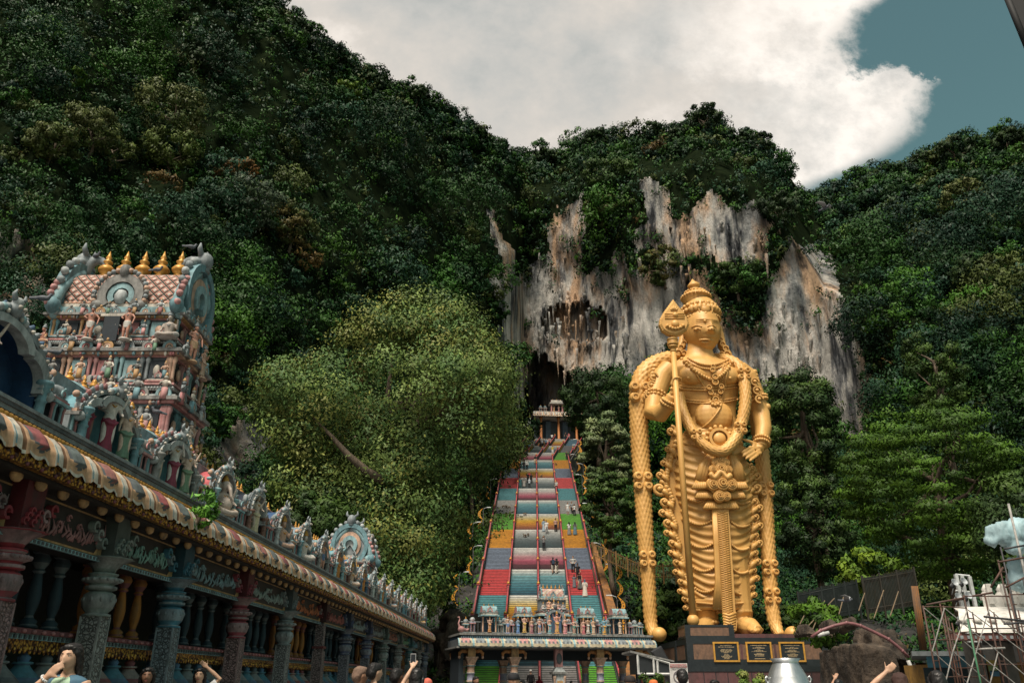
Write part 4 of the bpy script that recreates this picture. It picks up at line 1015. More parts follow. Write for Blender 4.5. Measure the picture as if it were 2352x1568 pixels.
def gopuram(root, w, d, tiers, roofw, roofd, roofh, nf=5, fh=.75, guard=True):
    """tower on root: stacked storeys, barrel roof with gable ends, gilt finials"""
    z = 0
    pal = [(P_TEAL, P_PEACH, P_ROSE, P_LIL), (P_LGREY, P_PINK, P_TEAL, P_PEACH), (P_GREY, P_PEACH, P_PINK, P_LTEAL), (P_TEAL, P_OCH, P_PINK, P_LTEAL)]
    for i, (f, h) in enumerate(tiers):
        mb = MB(); last = i == len(tiers) - 1
        top = tier(mb, w * f, d * f if not last else d * f, z, h, 5 if not last else 4, 3, pal[i % 4], not last); mb.build('tier', root)
        z += h * (.755 if last else .80)
    mb = MB(); net = net_mat()
    mb.box((0, 0, z), (roofw * 1.02, roofd * 1.02, .10 * roofh), P_LTEAL); mb.box((0, 0, z + .10 * roofh), (roofw * .94, roofd * .96, .08 * roofh), P_CREAM)
    barrel(mb, (0, 0, z + .18 * roofh), roofw * .92, roofd * .9, roofh * .82, net, P_GREY, 0)
    mb.box((0, 0, z + roofh * .97), (roofw * .8, roofd * .14, .06 * roofh), P_STONE); beads(mb, -roofw * .44, roofw * .44, -roofd * .46, z + .2 * roofh, .04 * roofh, P_PEACH); mb.build('barrel_roof', root)
    for s in (-1, 1):
        g_ = MB(); r = roofd * .52
        gable(g_, (s * roofw * .47, 0, z + roofh * .5), r, s, [P_LGREY, P_LTEAL, P_PEACH, P_GREY, P_TEAL], True, 17)
        # curling ribs on the front and back shoulder of the gable
        for q in (-1, 1):
            pts = []; rs = []
            for i in range(9):
                t = i / 8; pts.append((s * roofw * (.47 - .0), q * roofd * (.60 - .52 * t ** 1.5), z + roofh * (.05 + 1.0 * t ** .8))); rs.append(roofh * .10)
            g_.tube(pts, rs, P_LTEAL, 8); 
            for i in range(8): g_.ball((s * roofw * .49, q * roofd * (.68 - .52 * (i / 8) ** 1.5), z + roofh * (.1 + (i / 8) ** .8)), roofh * .07, P_PINK, 6, 4)
            g_.ball((s * roofw * .47, q * roofd * .6, z + roofh * .08), (roofh * .13, roofh * .16, roofh * .16), P_TEAL, 8, 6)
        horn(g_, (s * roofw * .49, 0, z + roofh * 1.0), -s, roofh * .42, P_GREY, P_LTEAL); g_.build('gable', root)
    for i in range(nf):
        f_ = MB(); finial(f_, (roofw * (-.30 + .60 * i / (nf - 1)), 0, z + roofh * 1.0), fh, None, 12); f_.build('finial', root)
    k_ = MB(); kudu(k_, (0, -roofd * .5, z + roofh * .05), roofh * .42, P_STONE, P_LTEAL, P_LGREY)
    for i in range(26):
        t = -.6 + (pi + 1.2) * i / 25; k_.ball((roofh * .47 * cos(t), -roofd * .52, z + roofh * (.34 + .5 * sin(t))), roofh * .05, [P_GREY, P_STONE, P_PEACH][i % 3], 6, 4)
    k_.build('front_gable', root)
    return z
# ================================================================== the painted stairway
W_ = 2.95; NST = 17; LAND = .9; RUN = (7.05 - LAND) / NST; RISE = 3.31 / NST; NF = 15
def Yk(k): return 61.3 + 7.05 * k
def zk(k): return max(0.0, -.62 + 3.31 * k)
def xc(Y): return 2.78 + .03 * (Y - 89) + (.20 * (Y - 147) if Y > 147 else 0)
def tread(Y):
    k = max(0, min(NF, int((Y - 61.3) // 7.05))); t = Y - Yk(k) - LAND; r = (zk(k + 1) - zk(k)) / NST
    return zk(k) + (0 if t < 0 else r * (min(NST - 1, int(t / RUN)) + 1))
LANE = dict(t=(.10, .32, .36), r=(.66, .075, .08), s=(.20, .25, .34), o=(.76, .33, .03), g=(.14, .46, .05), y=(.38, .38, .37), d=(.18, .18, .19), b=(.09, .22, .31))
OUT = 'gtt' + 'rsogytrsog' + 'dbd'
WH = (.80, .80, .76)
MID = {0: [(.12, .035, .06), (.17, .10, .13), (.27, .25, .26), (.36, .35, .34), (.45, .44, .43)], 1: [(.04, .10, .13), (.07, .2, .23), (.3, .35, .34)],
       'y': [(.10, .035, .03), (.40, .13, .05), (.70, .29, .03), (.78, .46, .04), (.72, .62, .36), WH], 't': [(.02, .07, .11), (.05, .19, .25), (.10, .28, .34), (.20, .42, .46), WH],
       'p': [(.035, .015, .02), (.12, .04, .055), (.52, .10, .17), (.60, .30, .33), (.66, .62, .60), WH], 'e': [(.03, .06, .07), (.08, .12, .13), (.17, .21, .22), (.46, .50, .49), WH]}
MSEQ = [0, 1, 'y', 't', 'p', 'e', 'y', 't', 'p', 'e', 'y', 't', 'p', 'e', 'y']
M_NSHADE = paint('step nosing shade', (.05, .05, .05), .8, grime=.2); M_NOSE = paint('step edge', (.16, .155, .15), .8, grime=.3, scale=3)  # dark nosing colour paints in the shade line between steps
def stairs():
    root = empty('staircase', (xc(61), 61, 0), 0, 'wide stairway painted in rainbow bands climbing to the cave', 'staircase')
    for k in range(NF):
        for ln in range(4):
            mb = MB(); rise = (zk(k + 1) - zk(k)) / NST
            for j in range(NST):
                y = Yk(k) + LAND + j * RUN; z = zk(k) + j * rise
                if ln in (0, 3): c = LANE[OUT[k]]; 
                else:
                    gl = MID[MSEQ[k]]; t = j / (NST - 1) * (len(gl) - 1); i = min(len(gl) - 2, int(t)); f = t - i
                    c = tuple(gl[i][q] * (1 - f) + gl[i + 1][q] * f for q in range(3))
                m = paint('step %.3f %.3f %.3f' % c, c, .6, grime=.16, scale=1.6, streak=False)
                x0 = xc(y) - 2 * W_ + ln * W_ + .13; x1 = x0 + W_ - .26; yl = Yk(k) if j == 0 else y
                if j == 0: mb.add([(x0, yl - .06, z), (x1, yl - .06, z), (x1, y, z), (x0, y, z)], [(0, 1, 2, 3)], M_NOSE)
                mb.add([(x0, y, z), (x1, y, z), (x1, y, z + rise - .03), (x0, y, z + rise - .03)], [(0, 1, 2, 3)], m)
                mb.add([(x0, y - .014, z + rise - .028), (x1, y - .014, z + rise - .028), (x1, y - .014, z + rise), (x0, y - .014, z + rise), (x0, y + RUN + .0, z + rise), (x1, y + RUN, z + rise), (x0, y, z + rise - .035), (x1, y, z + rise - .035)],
                       [(0, 1, 2, 3), (3, 2, 5, 4), (6, 7, 1, 0)], [M_NSHADE if j < NST - 1 else m, M_NOSE, M_NSHADE])
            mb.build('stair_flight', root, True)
    red = paint('rail red', (.48, .09, .10), .5, grime=.3, scale=2); dk = paint('rail wall', (.055, .055, .06), .7, grime=.3, scale=2)
    yel = paint('rail yellow', (.55, .30, .03), .6, grime=.3, scale=2); pinkr = paint('rail pink', (.46, .12, .13), .5, grime=.3)
    for j in range(5):
        hr = None; mb = MB()
        for k in range(NF):
            ya, yb = Yk(k) + .15, Yk(k + 1) - .05; xa, xb = xc(ya) + (j - 2) * W_, xc(yb) + (j - 2) * W_
            za, zb = zk(k), zk(k + 1); yl = Yk(k) + LAND
            xl = xc(yl) + (j - 2) * W_
            P = [(xa, ya, za), (xl, yl, za), (xb, yb, zb)]
            for (p, q) in ((P[0], P[1]), (P[1], P[2])):
                for lo, hi, th, m in ((-.25, .16, .10, dk), (.18, .66, .05, yel if (k % 2) else dk), (.68, .80, .09, dk)):
                    vs = [(p[0] - th, p[1], p[2] + lo), (q[0] - th, q[1], q[2] + lo), (q[0] - th, q[1], q[2] + hi), (p[0] - th, p[1], p[2] + hi)]
                    vs += [(a + 2 * th, b_, c_) for a, b_, c_ in vs]
                    mb.add(vs, [(0, 1, 2, 3), (7, 6, 5, 4), (3, 2, 6, 7), (0, 3, 7, 4), (1, 5, 6, 2), (0, 4, 5, 1)], m)
            mb.tube([(p[0], p[1], p[2] + .88) for p in P], .08, red if j not in (0,) else pinkr, 8)
        hr = mb.build('handrail', root, True)
        for k in range(NF + 1):
            y = Yk(k) + .12; x = xc(y) + (j - 2) * W_; z = zk(k); p = MB()
            p.box((x, y, z - .1), (.30, .30, 1.1), dk); p.box((x, y, z + 1.0), (.36, .36, .07), red)
            p.lathe((x, y, z + 1.07), [(.08, 0), (.15, .05), (.17, .12), (.12, .2), (.05, .24), (.06, .28), (.01, .36)], G_GOLD, 10)
            p.build('rail_post', hr, True)
    # flank walls and the rusty metal chute along the right side
    st = paint('stair flank', (.10, .095, .085), .9, grime=.5, scale=1)
    for s, x_ in ((-1, -2 * W_ - .18), (1, 2 * W_ + .18)):
        mb = MB()
        for k in range(NF):
            ya, yb = Yk(k), Yk(k + 1); xa, xb = xc(ya) + x_, xc(yb) + x_
            vs = [(xa, ya, -.5), (xb, yb, -.5), (xb, yb, zk(k + 1) - .1), (xa, ya, zk(k) - .05)]
            mb.add(vs + [(a + s * .12, b_, c_) for a, b_, c_ in vs], [(0, 1, 2, 3), (7, 6, 5, 4), (3, 2, 6, 7), (0, 3, 7, 4), (1, 5, 6, 2)], st)
        mb.build('flank_wall', root, True)
    rust = paint('rusty sheet', (.30, .13, .035), .7, grime=.55, scale=1.2)
    mb = MB()
    for k in (0, 1, 2, 3, 4):
        ya, yb = Yk(k), Yk(k + 1); xa, xb = xc(ya) + 2 * W_ + .35, xc(yb) + 2 * W_ + .35; za, zb = zk(k) + .75, zk(k + 1) + .75
        wa, wb = 1.15 - .14 * k, 1.15 - .14 * (k + 1)
        mb.add([(xa, ya, za), (xb, yb, zb), (xb + wb, yb, zb - .1), (xa + wa, ya, za - .1), (xa, ya, za - .9), (xb, yb, zb - .9), (xb + wb, yb, zb - 1), (xa + wa, ya, za - 1)],
               [(0, 3, 2, 1), (0, 4, 7, 3), (3, 7, 6, 2), (4, 0, 1, 5)], rust)
    mb.build('side_chute', root, True)
stairs()
# rocky, ferny banks on both sides of the stairs
def bank(name, xfun, nx, y0, y1, ny, zf, seed, label):
    yy = np.linspace(y0, y1, ny); P = np.zeros((ny, nx, 3))
    for i, y in enumerate(yy):
        xa, xb = xfun(y); x = np.linspace(xa, xb, nx); t = np.linspace(0, 1, nx)
        z = zf(x, y, t) + 1.1 * fbm(x / 3.2, np.full(nx, y / 3.2), 0, 4, seed) + .4 * fbm(x / .9, np.full(nx, y / .9), 0, 3, seed + 9)
        P[i, :, 0] = x; P[i, :, 1] = y; P[i, :, 2] = z
    me = grid_mesh(name, P, [m_bank]); tag(link(name, me), label, kind='structure'); return P
m_bank, nt, b = nt_mat('wet rock')
c = ramp(nt, noise(nt, coords(nt, 'Object', (1, 1, .5)), .7, 7, .7), [(.36, (.006, .007, .007)), (.56, (.025, .024, .022)), (.76, (.12, .105, .09))])
nt.links.new(c, b.inputs['Base Color']); b.inputs['Roughness'].default_value = .85
bump(nt, b, noise(nt, coords(nt, 'Object'), 2.2, 6, .7), .8, .3)
def zl(y): return np.maximum(0, 12.4 + .47 * (y - 89))
PL = bank('slope', lambda y: (-24 + .02 * y, xc(y) - 2 * W_ - .25), 46, 60, 150, 90, lambda x, y, t: zl(y) * (.45 + .5 * t) - .8 + 2.5 * np.sin(t * 9) * (1 - t), 5, 'dark wet rock bank left of the stairs')
PR = bank('slope', lambda y: (xc(y) + 2 * W_ + .5, 62), 70, 68, 150, 80, lambda x, y, t: np.maximum(0, (y - 70)) * .36 * (1 - .25 * t) + np.maximum(0, zl(y) - 2.0 - np.maximum(0, (y - 70)) * .36) * np.exp(-t * 9) - .3, 6, 'rocky bank right of the stairs behind the statue')
def undergrowth():
    Cn, Nn, Rr, col = [], [], [], []
    for P, n in ((PL, 1300), (PR, 3600)):
        ny, nx = P.shape[:2]; i = RNG.integers(0, ny, n); j = RNG.integers(0, nx, n); p = P[i, j]
        k = fbm(p[:, 0] / 4, p[:, 1] / 4, 0, 3, 33) > -.3; p = p[k]
        Cn.append(p + RNG.normal(size=p.shape) * .3 + np.array([0, 0, .3])); Nn.append(np.tile(np.array([0, -.5, .8]), (len(p), 1)))
        Rr.append(p[:, 1] / FPX * RNG.uniform(14, 30, len(p))); col.append(PAL[RNG.choice(len(PAL), len(p), p=PW)] * 1.1)
    Cn, Nn, Rr, col = map(np.concatenate, (Cn, Nn, Rr, col))
    me = leaf_mesh('undergrowth', *clump_leaves(Cn, Nn, Rr, 30, Cn[:, 1] / FPX * 8, col, .8))
    tag(link('undergrowth', me), 'ferns and shrubs growing over the rocky banks', kind='stuff')
undergrowth()
# a near, boulder-dark slope keeps the foot of the left hill closed
# ------------------------------------------------------------------ lamps along the stairs
def lamp_proto():
    root = empty('street_lamp', (0, 0, 0), 0, 'x', 'street lamp', 'crescent lamps along the stairs')
    yl = paint('lamp yellow', (.66, .30, .03), .5, grime=.2, scale=4); dkm = paint('lamp pole', (.03, .03, .03), .5, grime=0); hd = paint('lamp head', (.45, .47, .47), .4, grime=.1)
    p = MB(); p.tube([(0, 0, 0), (0, 0, 5.2)], [.06, .045], dkm, 8); p.build('pole', root)
    def cres(c, h, bul, flip):
        mb = MB(); n = 12; out = []
        for i in range(n + 1):
            t = -1 + 2 * i / n; out.append((flip * (bul * (1 - t * t)), c + h * t))
        for i in range(n, -1, -1):
            t = -1 + 2 * i / n
            if i in (0, n): continue
            out.append((flip * (bul * (1 - t * t) - .30 * (1 - t * t) ** .8 * (1.1 - .35 * t)), c + h * t))
        # blade as quads so that it stays a clean crescent
        vs = []; fs = []; L = []
        for i in range(n + 1):
            t = -1 + 2 * i / n; xo = flip * bul * (1 - t * t); wd = .30 * (1 - t * t) ** .8 * (1.1 - .35 * t) + .01
            L.append((xo, xo - flip * wd, c + h * t))
        for a, b_, z in L: vs += [(a, -.03, z), (b_, -.03, z), (b_, .03, z), (a, .03, z)]
        for i in range(n):
            o = 4 * i
            for q in range(4): fs.append((o + q, o + (q + 1) % 4, o + 4 + (q + 1) % 4, o + 4 + q))
        mb.add(vs, fs, yl)
        for t in (-.45, -.12, .2, .48):
            xm = flip * (bul * (1 - t * t) - .15 * (1 - t * t) ** .8 * (1.1 - .35 * t)); r = .075 * (1 - abs(t) * .5)
            for y in (-.034, .034): mb.prism([(xm + r * cos(a), c + h * t + r * sin(a)) for a in [2 * pi * q / 8 for q in range(8)]], dkm, y - .003, y + .003)
        return mb.build('crescent_blade', root)
    cres(3.1, .85, -.42, 1); cres(4.75, .8, -.42, 1)
    a = MB(); a.tube([(0, 0, 5.2), (.1, 0, 5.5), (.5, 0, 5.62)], .03, hd, 6); a.box((.75, 0, 5.58), (.62, .2, .09), hd, .8, .7); a.build('lamp_arm', root)
    return root
LAMP = lamp_proto(); LCH = {o: kids(o) for o in [LAMP] + kids(LAMP)}
nth = ['lowest', 'second', 'third', 'fourth', 'fifth', 'sixth', 'seventh', 'eighth', 'ninth', 'tenth', 'eleventh']
first = True
for side in (-1, 1):
    for i in range(11):
        Y = Yk(1.6 + i * 1.12) + (2 if side > 0 else 0); o = LAMP if first else copy_tree(LAMP, None, LCH); first = False
        x = xc(Y) + side * (2 * W_ + (1.0 + .7 * (i % 2)))
        o.location = (x, Y, tread(Y) - 2.2); o.rotation_euler = (0, 0, (0 if side < 0 else pi) + random.uniform(-.25, .25)); o.scale = (.92,) * 3
        o['label'] = '%s crescent blade street lamp up the %s rail of the stairs' % (nth[i], 'left' if side < 0 else 'right')
# ------------------------------------------------------------------ visitors on the stairs
def on_stairs(px, py, lo=61.5):
    d = ray(px, py); Y = lo
    while Y < 175:
        z = CAMZ + d.z / d.y * Y
        if tread(Y) >= z - .02: break
        Y += .05
    return V((d.x / d.y * Y, Y + .12, tread(Y + .12)))
S5 = lambda cx, cy: (1033.6 + .3296 * cx, 890 + .3296 * cy)
S4 = lambda cx, cy: (1091.5 + .14648 * cx, 918.7 + .14648 * cy)
BK, WT, GY, NV = (.015, .015, .018), (.62, .62, .60), (.22, .22, .22), (.03, .05, .09)
VIS = [
 (S5(719, 1298), pi, 'walk', ('tee', BK), ('shorts', (.42, .40, .35)), 'hair', 'man in black shirt and pale shorts climbing with a backpack', dict(pack=NV)),
 (S5(745, 1300), pi, 'walk', ('tee', BK), ('trousers', (.6, .56, .48)), 'longhair', 'woman in black top and cream trousers climbing beside the backpack man', dict(h=1.62)),
 (S5(860, 1285), 0, 'akimbo', ('tee', (.42, .43, .42)), ('trousers', BK), 'hair', 'man in pale grey shirt standing with hands on hips above the red steps', dict(skin='light')),
 (S5(893, 1345), 0, 'stand', ('tee', BK), ('trousers', BK), 'cap', 'man in black shirt and black cap on the red steps', dict(haircol=BK)),
 (S5(868, 1400), 0, 'stand', ('tee', (.14, .15, .17)), ('skirt', (.14, .15, .17)), 'longhair', 'child in a grey dress on the red steps', dict(h=1.3, skin='brown')),
 (S5(906, 1412), 0, 'walk', ('vest', BK), ('skirt', (.10, .11, .11)), 'longhair', 'woman in black top and long grey skirt coming down the red steps', dict(h=1.68)),
 (S5(943, 1465), pi, 'stand', ('robe', (.62, .57, .50)), None, 'scarf', 'woman in a long cream robe and blue headscarf on the right steps', dict(h=1.66, haircol=(.08, .14, .20))),
 (S5(655, 1133), 0, 'photo', ('tee', GY), ('trousers', BK), 'hair', 'man in grey shirt raising both hands to take a picture on the stairs', {}),
 (S5(655, 1004), .4, 'stand', ('longsleeve', (.22, .30, .36)), ('skirt', (.30, .38, .44)), 'longhair', 'woman in a pale blue dress beside the man in white', dict(h=1.6)),
 (S5(673, 1020), 0, 'walk', ('tee', WT), ('trousers', (.36, .36, .36)), 'hair', 'man in white shirt and light trousers coming down the middle lane', dict(shoe=SHOEW)),
 (S5(738, 1006), 0, 'stand', ('tee', (.42, .25, .2)), ('trousers', BK), 'hair', 'man in salmon shirt and black trousers by the red rail', dict(skin='brown')),
 (S5(832, 1030), pi, 'stand', ('tee', WT), ('skirt', (.2, .19, .18)), 'longhair', 'woman in white top and grey skirt on the orange steps', dict(h=1.62)),
 (S5(873, 1032), pi, 'walk', ('tee', (.13, .14, .13)), ('skirt', (.10, .16, .20)), 'longhair', 'woman in dark top and blue grey long skirt on the orange steps', dict(h=1.64)),
 (S5(822, 885), 0, 'stand', ('tee', WT), ('shorts', (.5, .5, .5)), 'hair', 'man in white shirt and white shorts on the green steps', dict(shoe=SHOEW)),
 (S5(850, 880), 0, 'walk', ('tee', GY), ('trousers', BK), 'hair', 'man in grey shirt just right of the man in white shorts', {}),
 (S5(868, 895), 0, 'stand', ('tee', WT), ('trousers', BK), 'longhair', 'woman in white top and black trousers at the top of the green steps', dict(h=1.6, pack=BK)),
 (S5(742, 722), 0, 'walk', ('tee', (.42, .42, .40)), ('trousers', BK), 'hair', 'man in light grey shirt walking down by the third rail', {}),
 (S4(708, 1380), 0, 'photo', ('longsleeve', (.05, .15, .16)), ('trousers', (.05, .15, .16)), 'hair', 'person dressed all in teal on the middle stairs', {}),
 (S4(768, 1365), 0, 'stand', ('longsleeve', (.20, .19, .18)), ('skirt', (.3, .29, .27)), 'scarf', 'woman with dark scarf and white bag on the middle stairs', dict(h=1.62, haircol=BK)),
 (S4(850, 1380), pi, 'photo', ('longsleeve', (.40, .45, .48)), ('trousers', (.03, .035, .04)), 'scarf', 'woman in pale headscarf photographing the group above her', dict(h=1.6, haircol=(.5, .52, .55))),
 (S4(825, 1300), 0, 'stand', ('tee', BK), ('trousers', BK), 'hair', 'man in black posing at the left of the flag group', {}),
 (S4(848, 1290), 0, 'photo', ('tee', (.5, .05, .05)), ('trousers', BK), 'hair', 'man in red shirt in the middle of the posing group', {}),
 (S4(880, 1310), 0, 'stand', ('tee', BK), ('trousers', (.03, .03, .03)), 'longhair', 'woman in black posing at the right of the flag group', dict(h=1.62)),
 (S4(765, 1090), 0, 'stand', ('longsleeve', BK), ('trousers', BK), 'longhair', 'woman in black on the upper blue steps', dict(h=1.62, shoe=SHOEW)),
 (S4(810, 1090), 0, 'stand', ('longsleeve', WT), ('trousers', BK), 'hair', 'man in white sweater on the upper blue steps', dict(shoe=SHOEW)),
 (S4(943, 1005), 0, 'walk', ('longsleeve', BK), ('trousers', (.42, .33, .22)), 'hair', 'man in black sweater and tan trousers by the middle rail', {}),
 (S4(1437, 942), 0, 'stand', ('tee', BK), ('trousers', BK), 'hair', 'man in black on the upper green steps left of his companion', {}),
 (S4(1480, 940), 0, 'stand', ('tee', (.03, .03, .03)), ('trousers', BK), 'cap', 'man in black with cap by the right rail of the upper green steps', dict(haircol=BK)),
 (S4(1215, 850), 0, 'wave', ('tee', (.55, .40, .05)), ('trousers', WT), 'hair', 'person in yellow top and white trousers high on the stairs', {}),
 (S4(887, 750), 0, 'stand', ('longsleeve', WT), ('trousers', WT), 'scarf', 'person all in white near the top of the left rail', dict(haircol=BK)),
 (S4(920, 748), 0, 'walk', ('longsleeve', (.6, .58, .55)), ('trousers', (.55, .53, .5)), 'hair', 'person in cream beside the person all in white', {}),
 (S4(1022, 735), 0, 'stand', ('robe', BK), None, 'scarf', 'woman in a black robe in the crowd near the top', dict(h=1.6, haircol=BK)),
 (S4(1050, 738), 0, 'walk', ('tee', (.35, .36, .38)), ('trousers', BK), 'hair', 'man in pale shirt in the crowd near the top', {}),
 (S4(1075, 735), 0, 'stand', ('tee', BK), ('trousers', BK), 'hair', 'man in black between the pale shirt and the blue shirt near the top', {}),
 (S4(1108, 733), pi, 'stand', ('tee', (.12, .2, .28)), ('trousers', BK), 'hair', 'man in blue shirt in the crowd near the top', {}),
 (S4(1132, 725), 0, 'stand', ('tee', WT), ('skirt', (.45, .15, .13)), 'longhair', 'woman in white top and red skirt in the crowd near the top', dict(h=1.6)),
 (S4(1160, 715), 0, 'walk', ('tee', (.42, .18, .18)), ('trousers', NV), 'hair', 'man in dusty red shirt at the right of the crowd', {}),
 (S4(1205, 650), pi, 'walk', ('tee', (.7, .7, .68)), ('trousers', BK), 'hair', 'man in bright white shirt climbing near the top', {}),
 (S4(1305, 600), pi, 'walk', ('tee', (.35, .62, .10)), ('trousers', BK), 'hair', 'man in lime green shirt entering the hilltop shrine', {}),
 (S4(1420, 625), 0, 'stand', ('tee', BK), ('trousers', BK), 'hair', 'man in black at the right top of the stairs', {}),
 (S4(1470, 630), 0, 'walk', ('tee', (.45, .12, .14)), ('trousers', (.2, .2, .2)), 'longhair', 'woman in pink top at the right top of the stairs', dict(h=1.6)),
]
for (p, rz, pose, top, low, hr, lab, kw) in VIS:
    L = on_stairs(*p); person(L, rz + random.uniform(-.25, .25), lab, pose, top, low, hr, group='visitors on the stairs', **kw)
fm = True
for p, lab in ((S5(365, 990), 'brown monkey on the left orange steps'), (S5(372, 838), 'monkey at the left of three on the grey steps'), (S5(392, 842), 'monkey in the middle of three on the grey steps'), (S5(412, 846), 'monkey at the right of three on the grey steps'), (S5(522, 1046), 'monkey sitting left on the dark middle steps'), (S5(545, 1040), 'monkey walking on the dark middle steps'), (S5(523, 893), 'monkey at the white edge above the yellow band'), (S4(1040, 1215), 'monkey on the upper yellow steps'), (S4(540, 1370), 'monkey on the left red steps'), (S4(1270, 1020), 'monkey beside the third rail on the orange steps')):
    o = setmat(link('macaque', MON, None, on_stairs(*p)), M_MON); o.rotation_euler = (0, 0, random.uniform(0, 6.2)); tag(o, lab, 'monkey', 'monkeys on the stairs')
# ------------------------------------------------------------------ shrine at the top
def hilltop():
    p = U(1279, 1003, 168); root = empty('hilltop_shrine', (p.x, 169, zk(15) - .3), R(6), 'small open shrine with ochre columns at the top of the stairs', 'shrine')
    cr_, pk, tl = paint('shrine cream', (.42, .40, .36), .7, grime=.4), paint('shrine pink', (.45, .22, .2), .7, grime=.35), paint('shrine teal', (.12, .25, .28), .7, grime=.35)
    oc = paint('column ochre', (.45, .17, .05), .6, grime=.3)
    mb = MB(); mb.box((0, 0, 0), (10.5, 5, .4), cr_); mb.build('platform', root)
    for x in (-3.6, .2, 4.1):
        c = MB(); c.lathe((x, -1.8, .4), [(.34, 0), (.34, .25), (.26, .3), (.25, 4.5), (.36, 4.7), (.42, 5.0)], oc, 10); c.build('column', root)
    mb = MB(); mb.box((0, 1.4, .4), (9.6, .4, 5.0), paint('shrine wall', (.10, .12, .13), .8)); mb.box((-1.8, .6, .4), (1.1, 1.4, 4.6), paint('shrine blue', (.09, .13, .17), .8)); mb.box((1.9, .6, .4), (1.1, 1.4, 4.6), paint('shrine blue', (.09, .13, .17), .8)); mb.build('back_wall', root)
    mb = MB(); eave(mb, -5.4, 5.4, 1.2, [(0, 1.0), (.25, .9), (.55, .6), (.75, .25), (.8, 0)], [(.42, .40, .36), (.45, .3, .26)], (0, -2.2, 5.4)); mb.box((0, 0, 6.3), (10.4, 4.6, .25), cr_); mb.box((0, .3, 5.35), (10, 4.4, .9), cr_); mb.build('eave', root)
    mb = MB()
    for x in (-3.6, -2.6, 2.8, 3.8): mini_shrine(mb, (x, -1.4, 6.55), .75, 1.7, [tl, cr_, pk])
    mb.build('roof_shrines', root)
    mb = MB(); mb.box((0, -.8, 6.55), (2.9, 1.6, .3), pk)
    for x in (-1.2, 1.2): mb.box((x, -1.3, 6.85), (.3, .3, 1.7), pk)
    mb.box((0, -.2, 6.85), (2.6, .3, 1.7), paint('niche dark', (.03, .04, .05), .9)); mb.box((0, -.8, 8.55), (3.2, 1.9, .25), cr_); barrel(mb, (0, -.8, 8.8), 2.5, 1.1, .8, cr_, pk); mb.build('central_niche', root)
    statuette((p.x - .5, 167.8, zk(15) + 6.55), R(6), 1.5, 'stand', (.5, .33, .25), (.5, .3, .1), 'left figure in the niche on the hilltop shrine'); statuette((p.x + .55, 167.8, zk(15) + 6.55), R(6), 1.5, 'stand', (.5, .33, .25), (.3, .1, .1), 'right figure in the niche on the hilltop shrine')
    # pale awning and parapet left of the shrine
    aw = empty('awning', (p.x - 9, 166, zk(15) - 1.2), 0, 'pale green sheet awning left of the hilltop shrine', 'awning'); pm = paint('pale sheet', (.36, .42, .37), .6, grime=.3)
    P = np.zeros((8, 14, 3))
    for i in range(8):
        for j in range(14):
            u, v_ = i / 7, j / 13; P[i, j] = (-3.2 + 6.6 * v_, 2.5 * u - .4, 1.2 + 4.6 * v_ ** 1.6 * (.55 + .45 * u) + .12 * sin(j * 2.2) + u * .8)
    o = link('sheet', grid_mesh('sheet', P, [pm], None, True), aw); s_ = o.modifiers.new('t', 'SOLIDIFY'); s_.thickness = .05
    mb = MB()
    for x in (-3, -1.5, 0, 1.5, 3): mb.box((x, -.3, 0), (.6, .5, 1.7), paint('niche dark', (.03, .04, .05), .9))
    mb.box((0, 0, -2.0), (7.2, 1.0, 2.4), paint('stair flank', (.1, .1, .1))); mb.build('parapet', aw)
hilltop()
# ================================================================== the long painted temple hall on the left
AX = R(90 - 1.13)
hall = empty('temple_hall', (-6.05, 0, 0), AX, 'long carved temple hall with gilded eave and painted columns on the left', 'temple')
HM = Matrix.Translation((-6.05, 0, 0)) @ Matrix.Rotation(AX, 4, 'Z')
X0, X1 = 5.0, 55.5
def part(nm, fn, parent=hall):
    mb = MB(); fn(mb); return mb.build(nm, parent)
def f_eave(mb): eave(mb, X0, X1, .92, [(-.02, 4.43), (.10, 4.39), (.21, 4.29), (.28, 4.17), (.30, 4.04)], [(.11, .13, .13), (.32, .09, .09), (.13, .16, .155), (.34, .14, .12)], (0, .3, 0))
part('eave', f_eave)
m_gilt, nt, b = nt_mat('gilded carving')
vv_ = coords(nt, 'Object'); vo = nt.nodes.new('ShaderNodeTexVoronoi'); vo.inputs['Scale'].default_value = 22; nt.links.new(vv_, vo.inputs['Vector'])
nt.links.new(ramp(nt, vo.outputs['Distance'], [(.15, (.62, .36, .06)), (.45, (.36, .17, .03)), (.62, (.05, .015, .008))]), b.inputs['Base Color']); b.inputs['Metallic'].default_value = .4; b.inputs['Roughness'].default_value = .42
bump(nt, b, vo.outputs['Distance'], -.8, .03)
def f_trim(mb):
    mb.box(((X0 + X1) / 2, .08, 3.88), (X1 - X0, .10, .15), m_gilt)
    n = int((X1 - X0) / .16)
    for i in range(n): mb.ball((X0 + (i + .5) * .16, .03, 3.955), (.055, .03, .05), m_gilt, 6, 4)
    for i in range(int((X1 - X0) / .32)): mb.ball((X0 + (i + .5) * .32, .02, 3.9), (.03, .025, .03), P_MAR, 5, 4)
part('gilded_trim', f_trim)
def f_rope(mb):
    for i in range(int((X1 - X0) / .10)): mb.ball((X0 + i * .1, .29, 4.46), (.06, .05, .045), G_GOLD, 6, 4)
part('gilded_rope', f_rope)
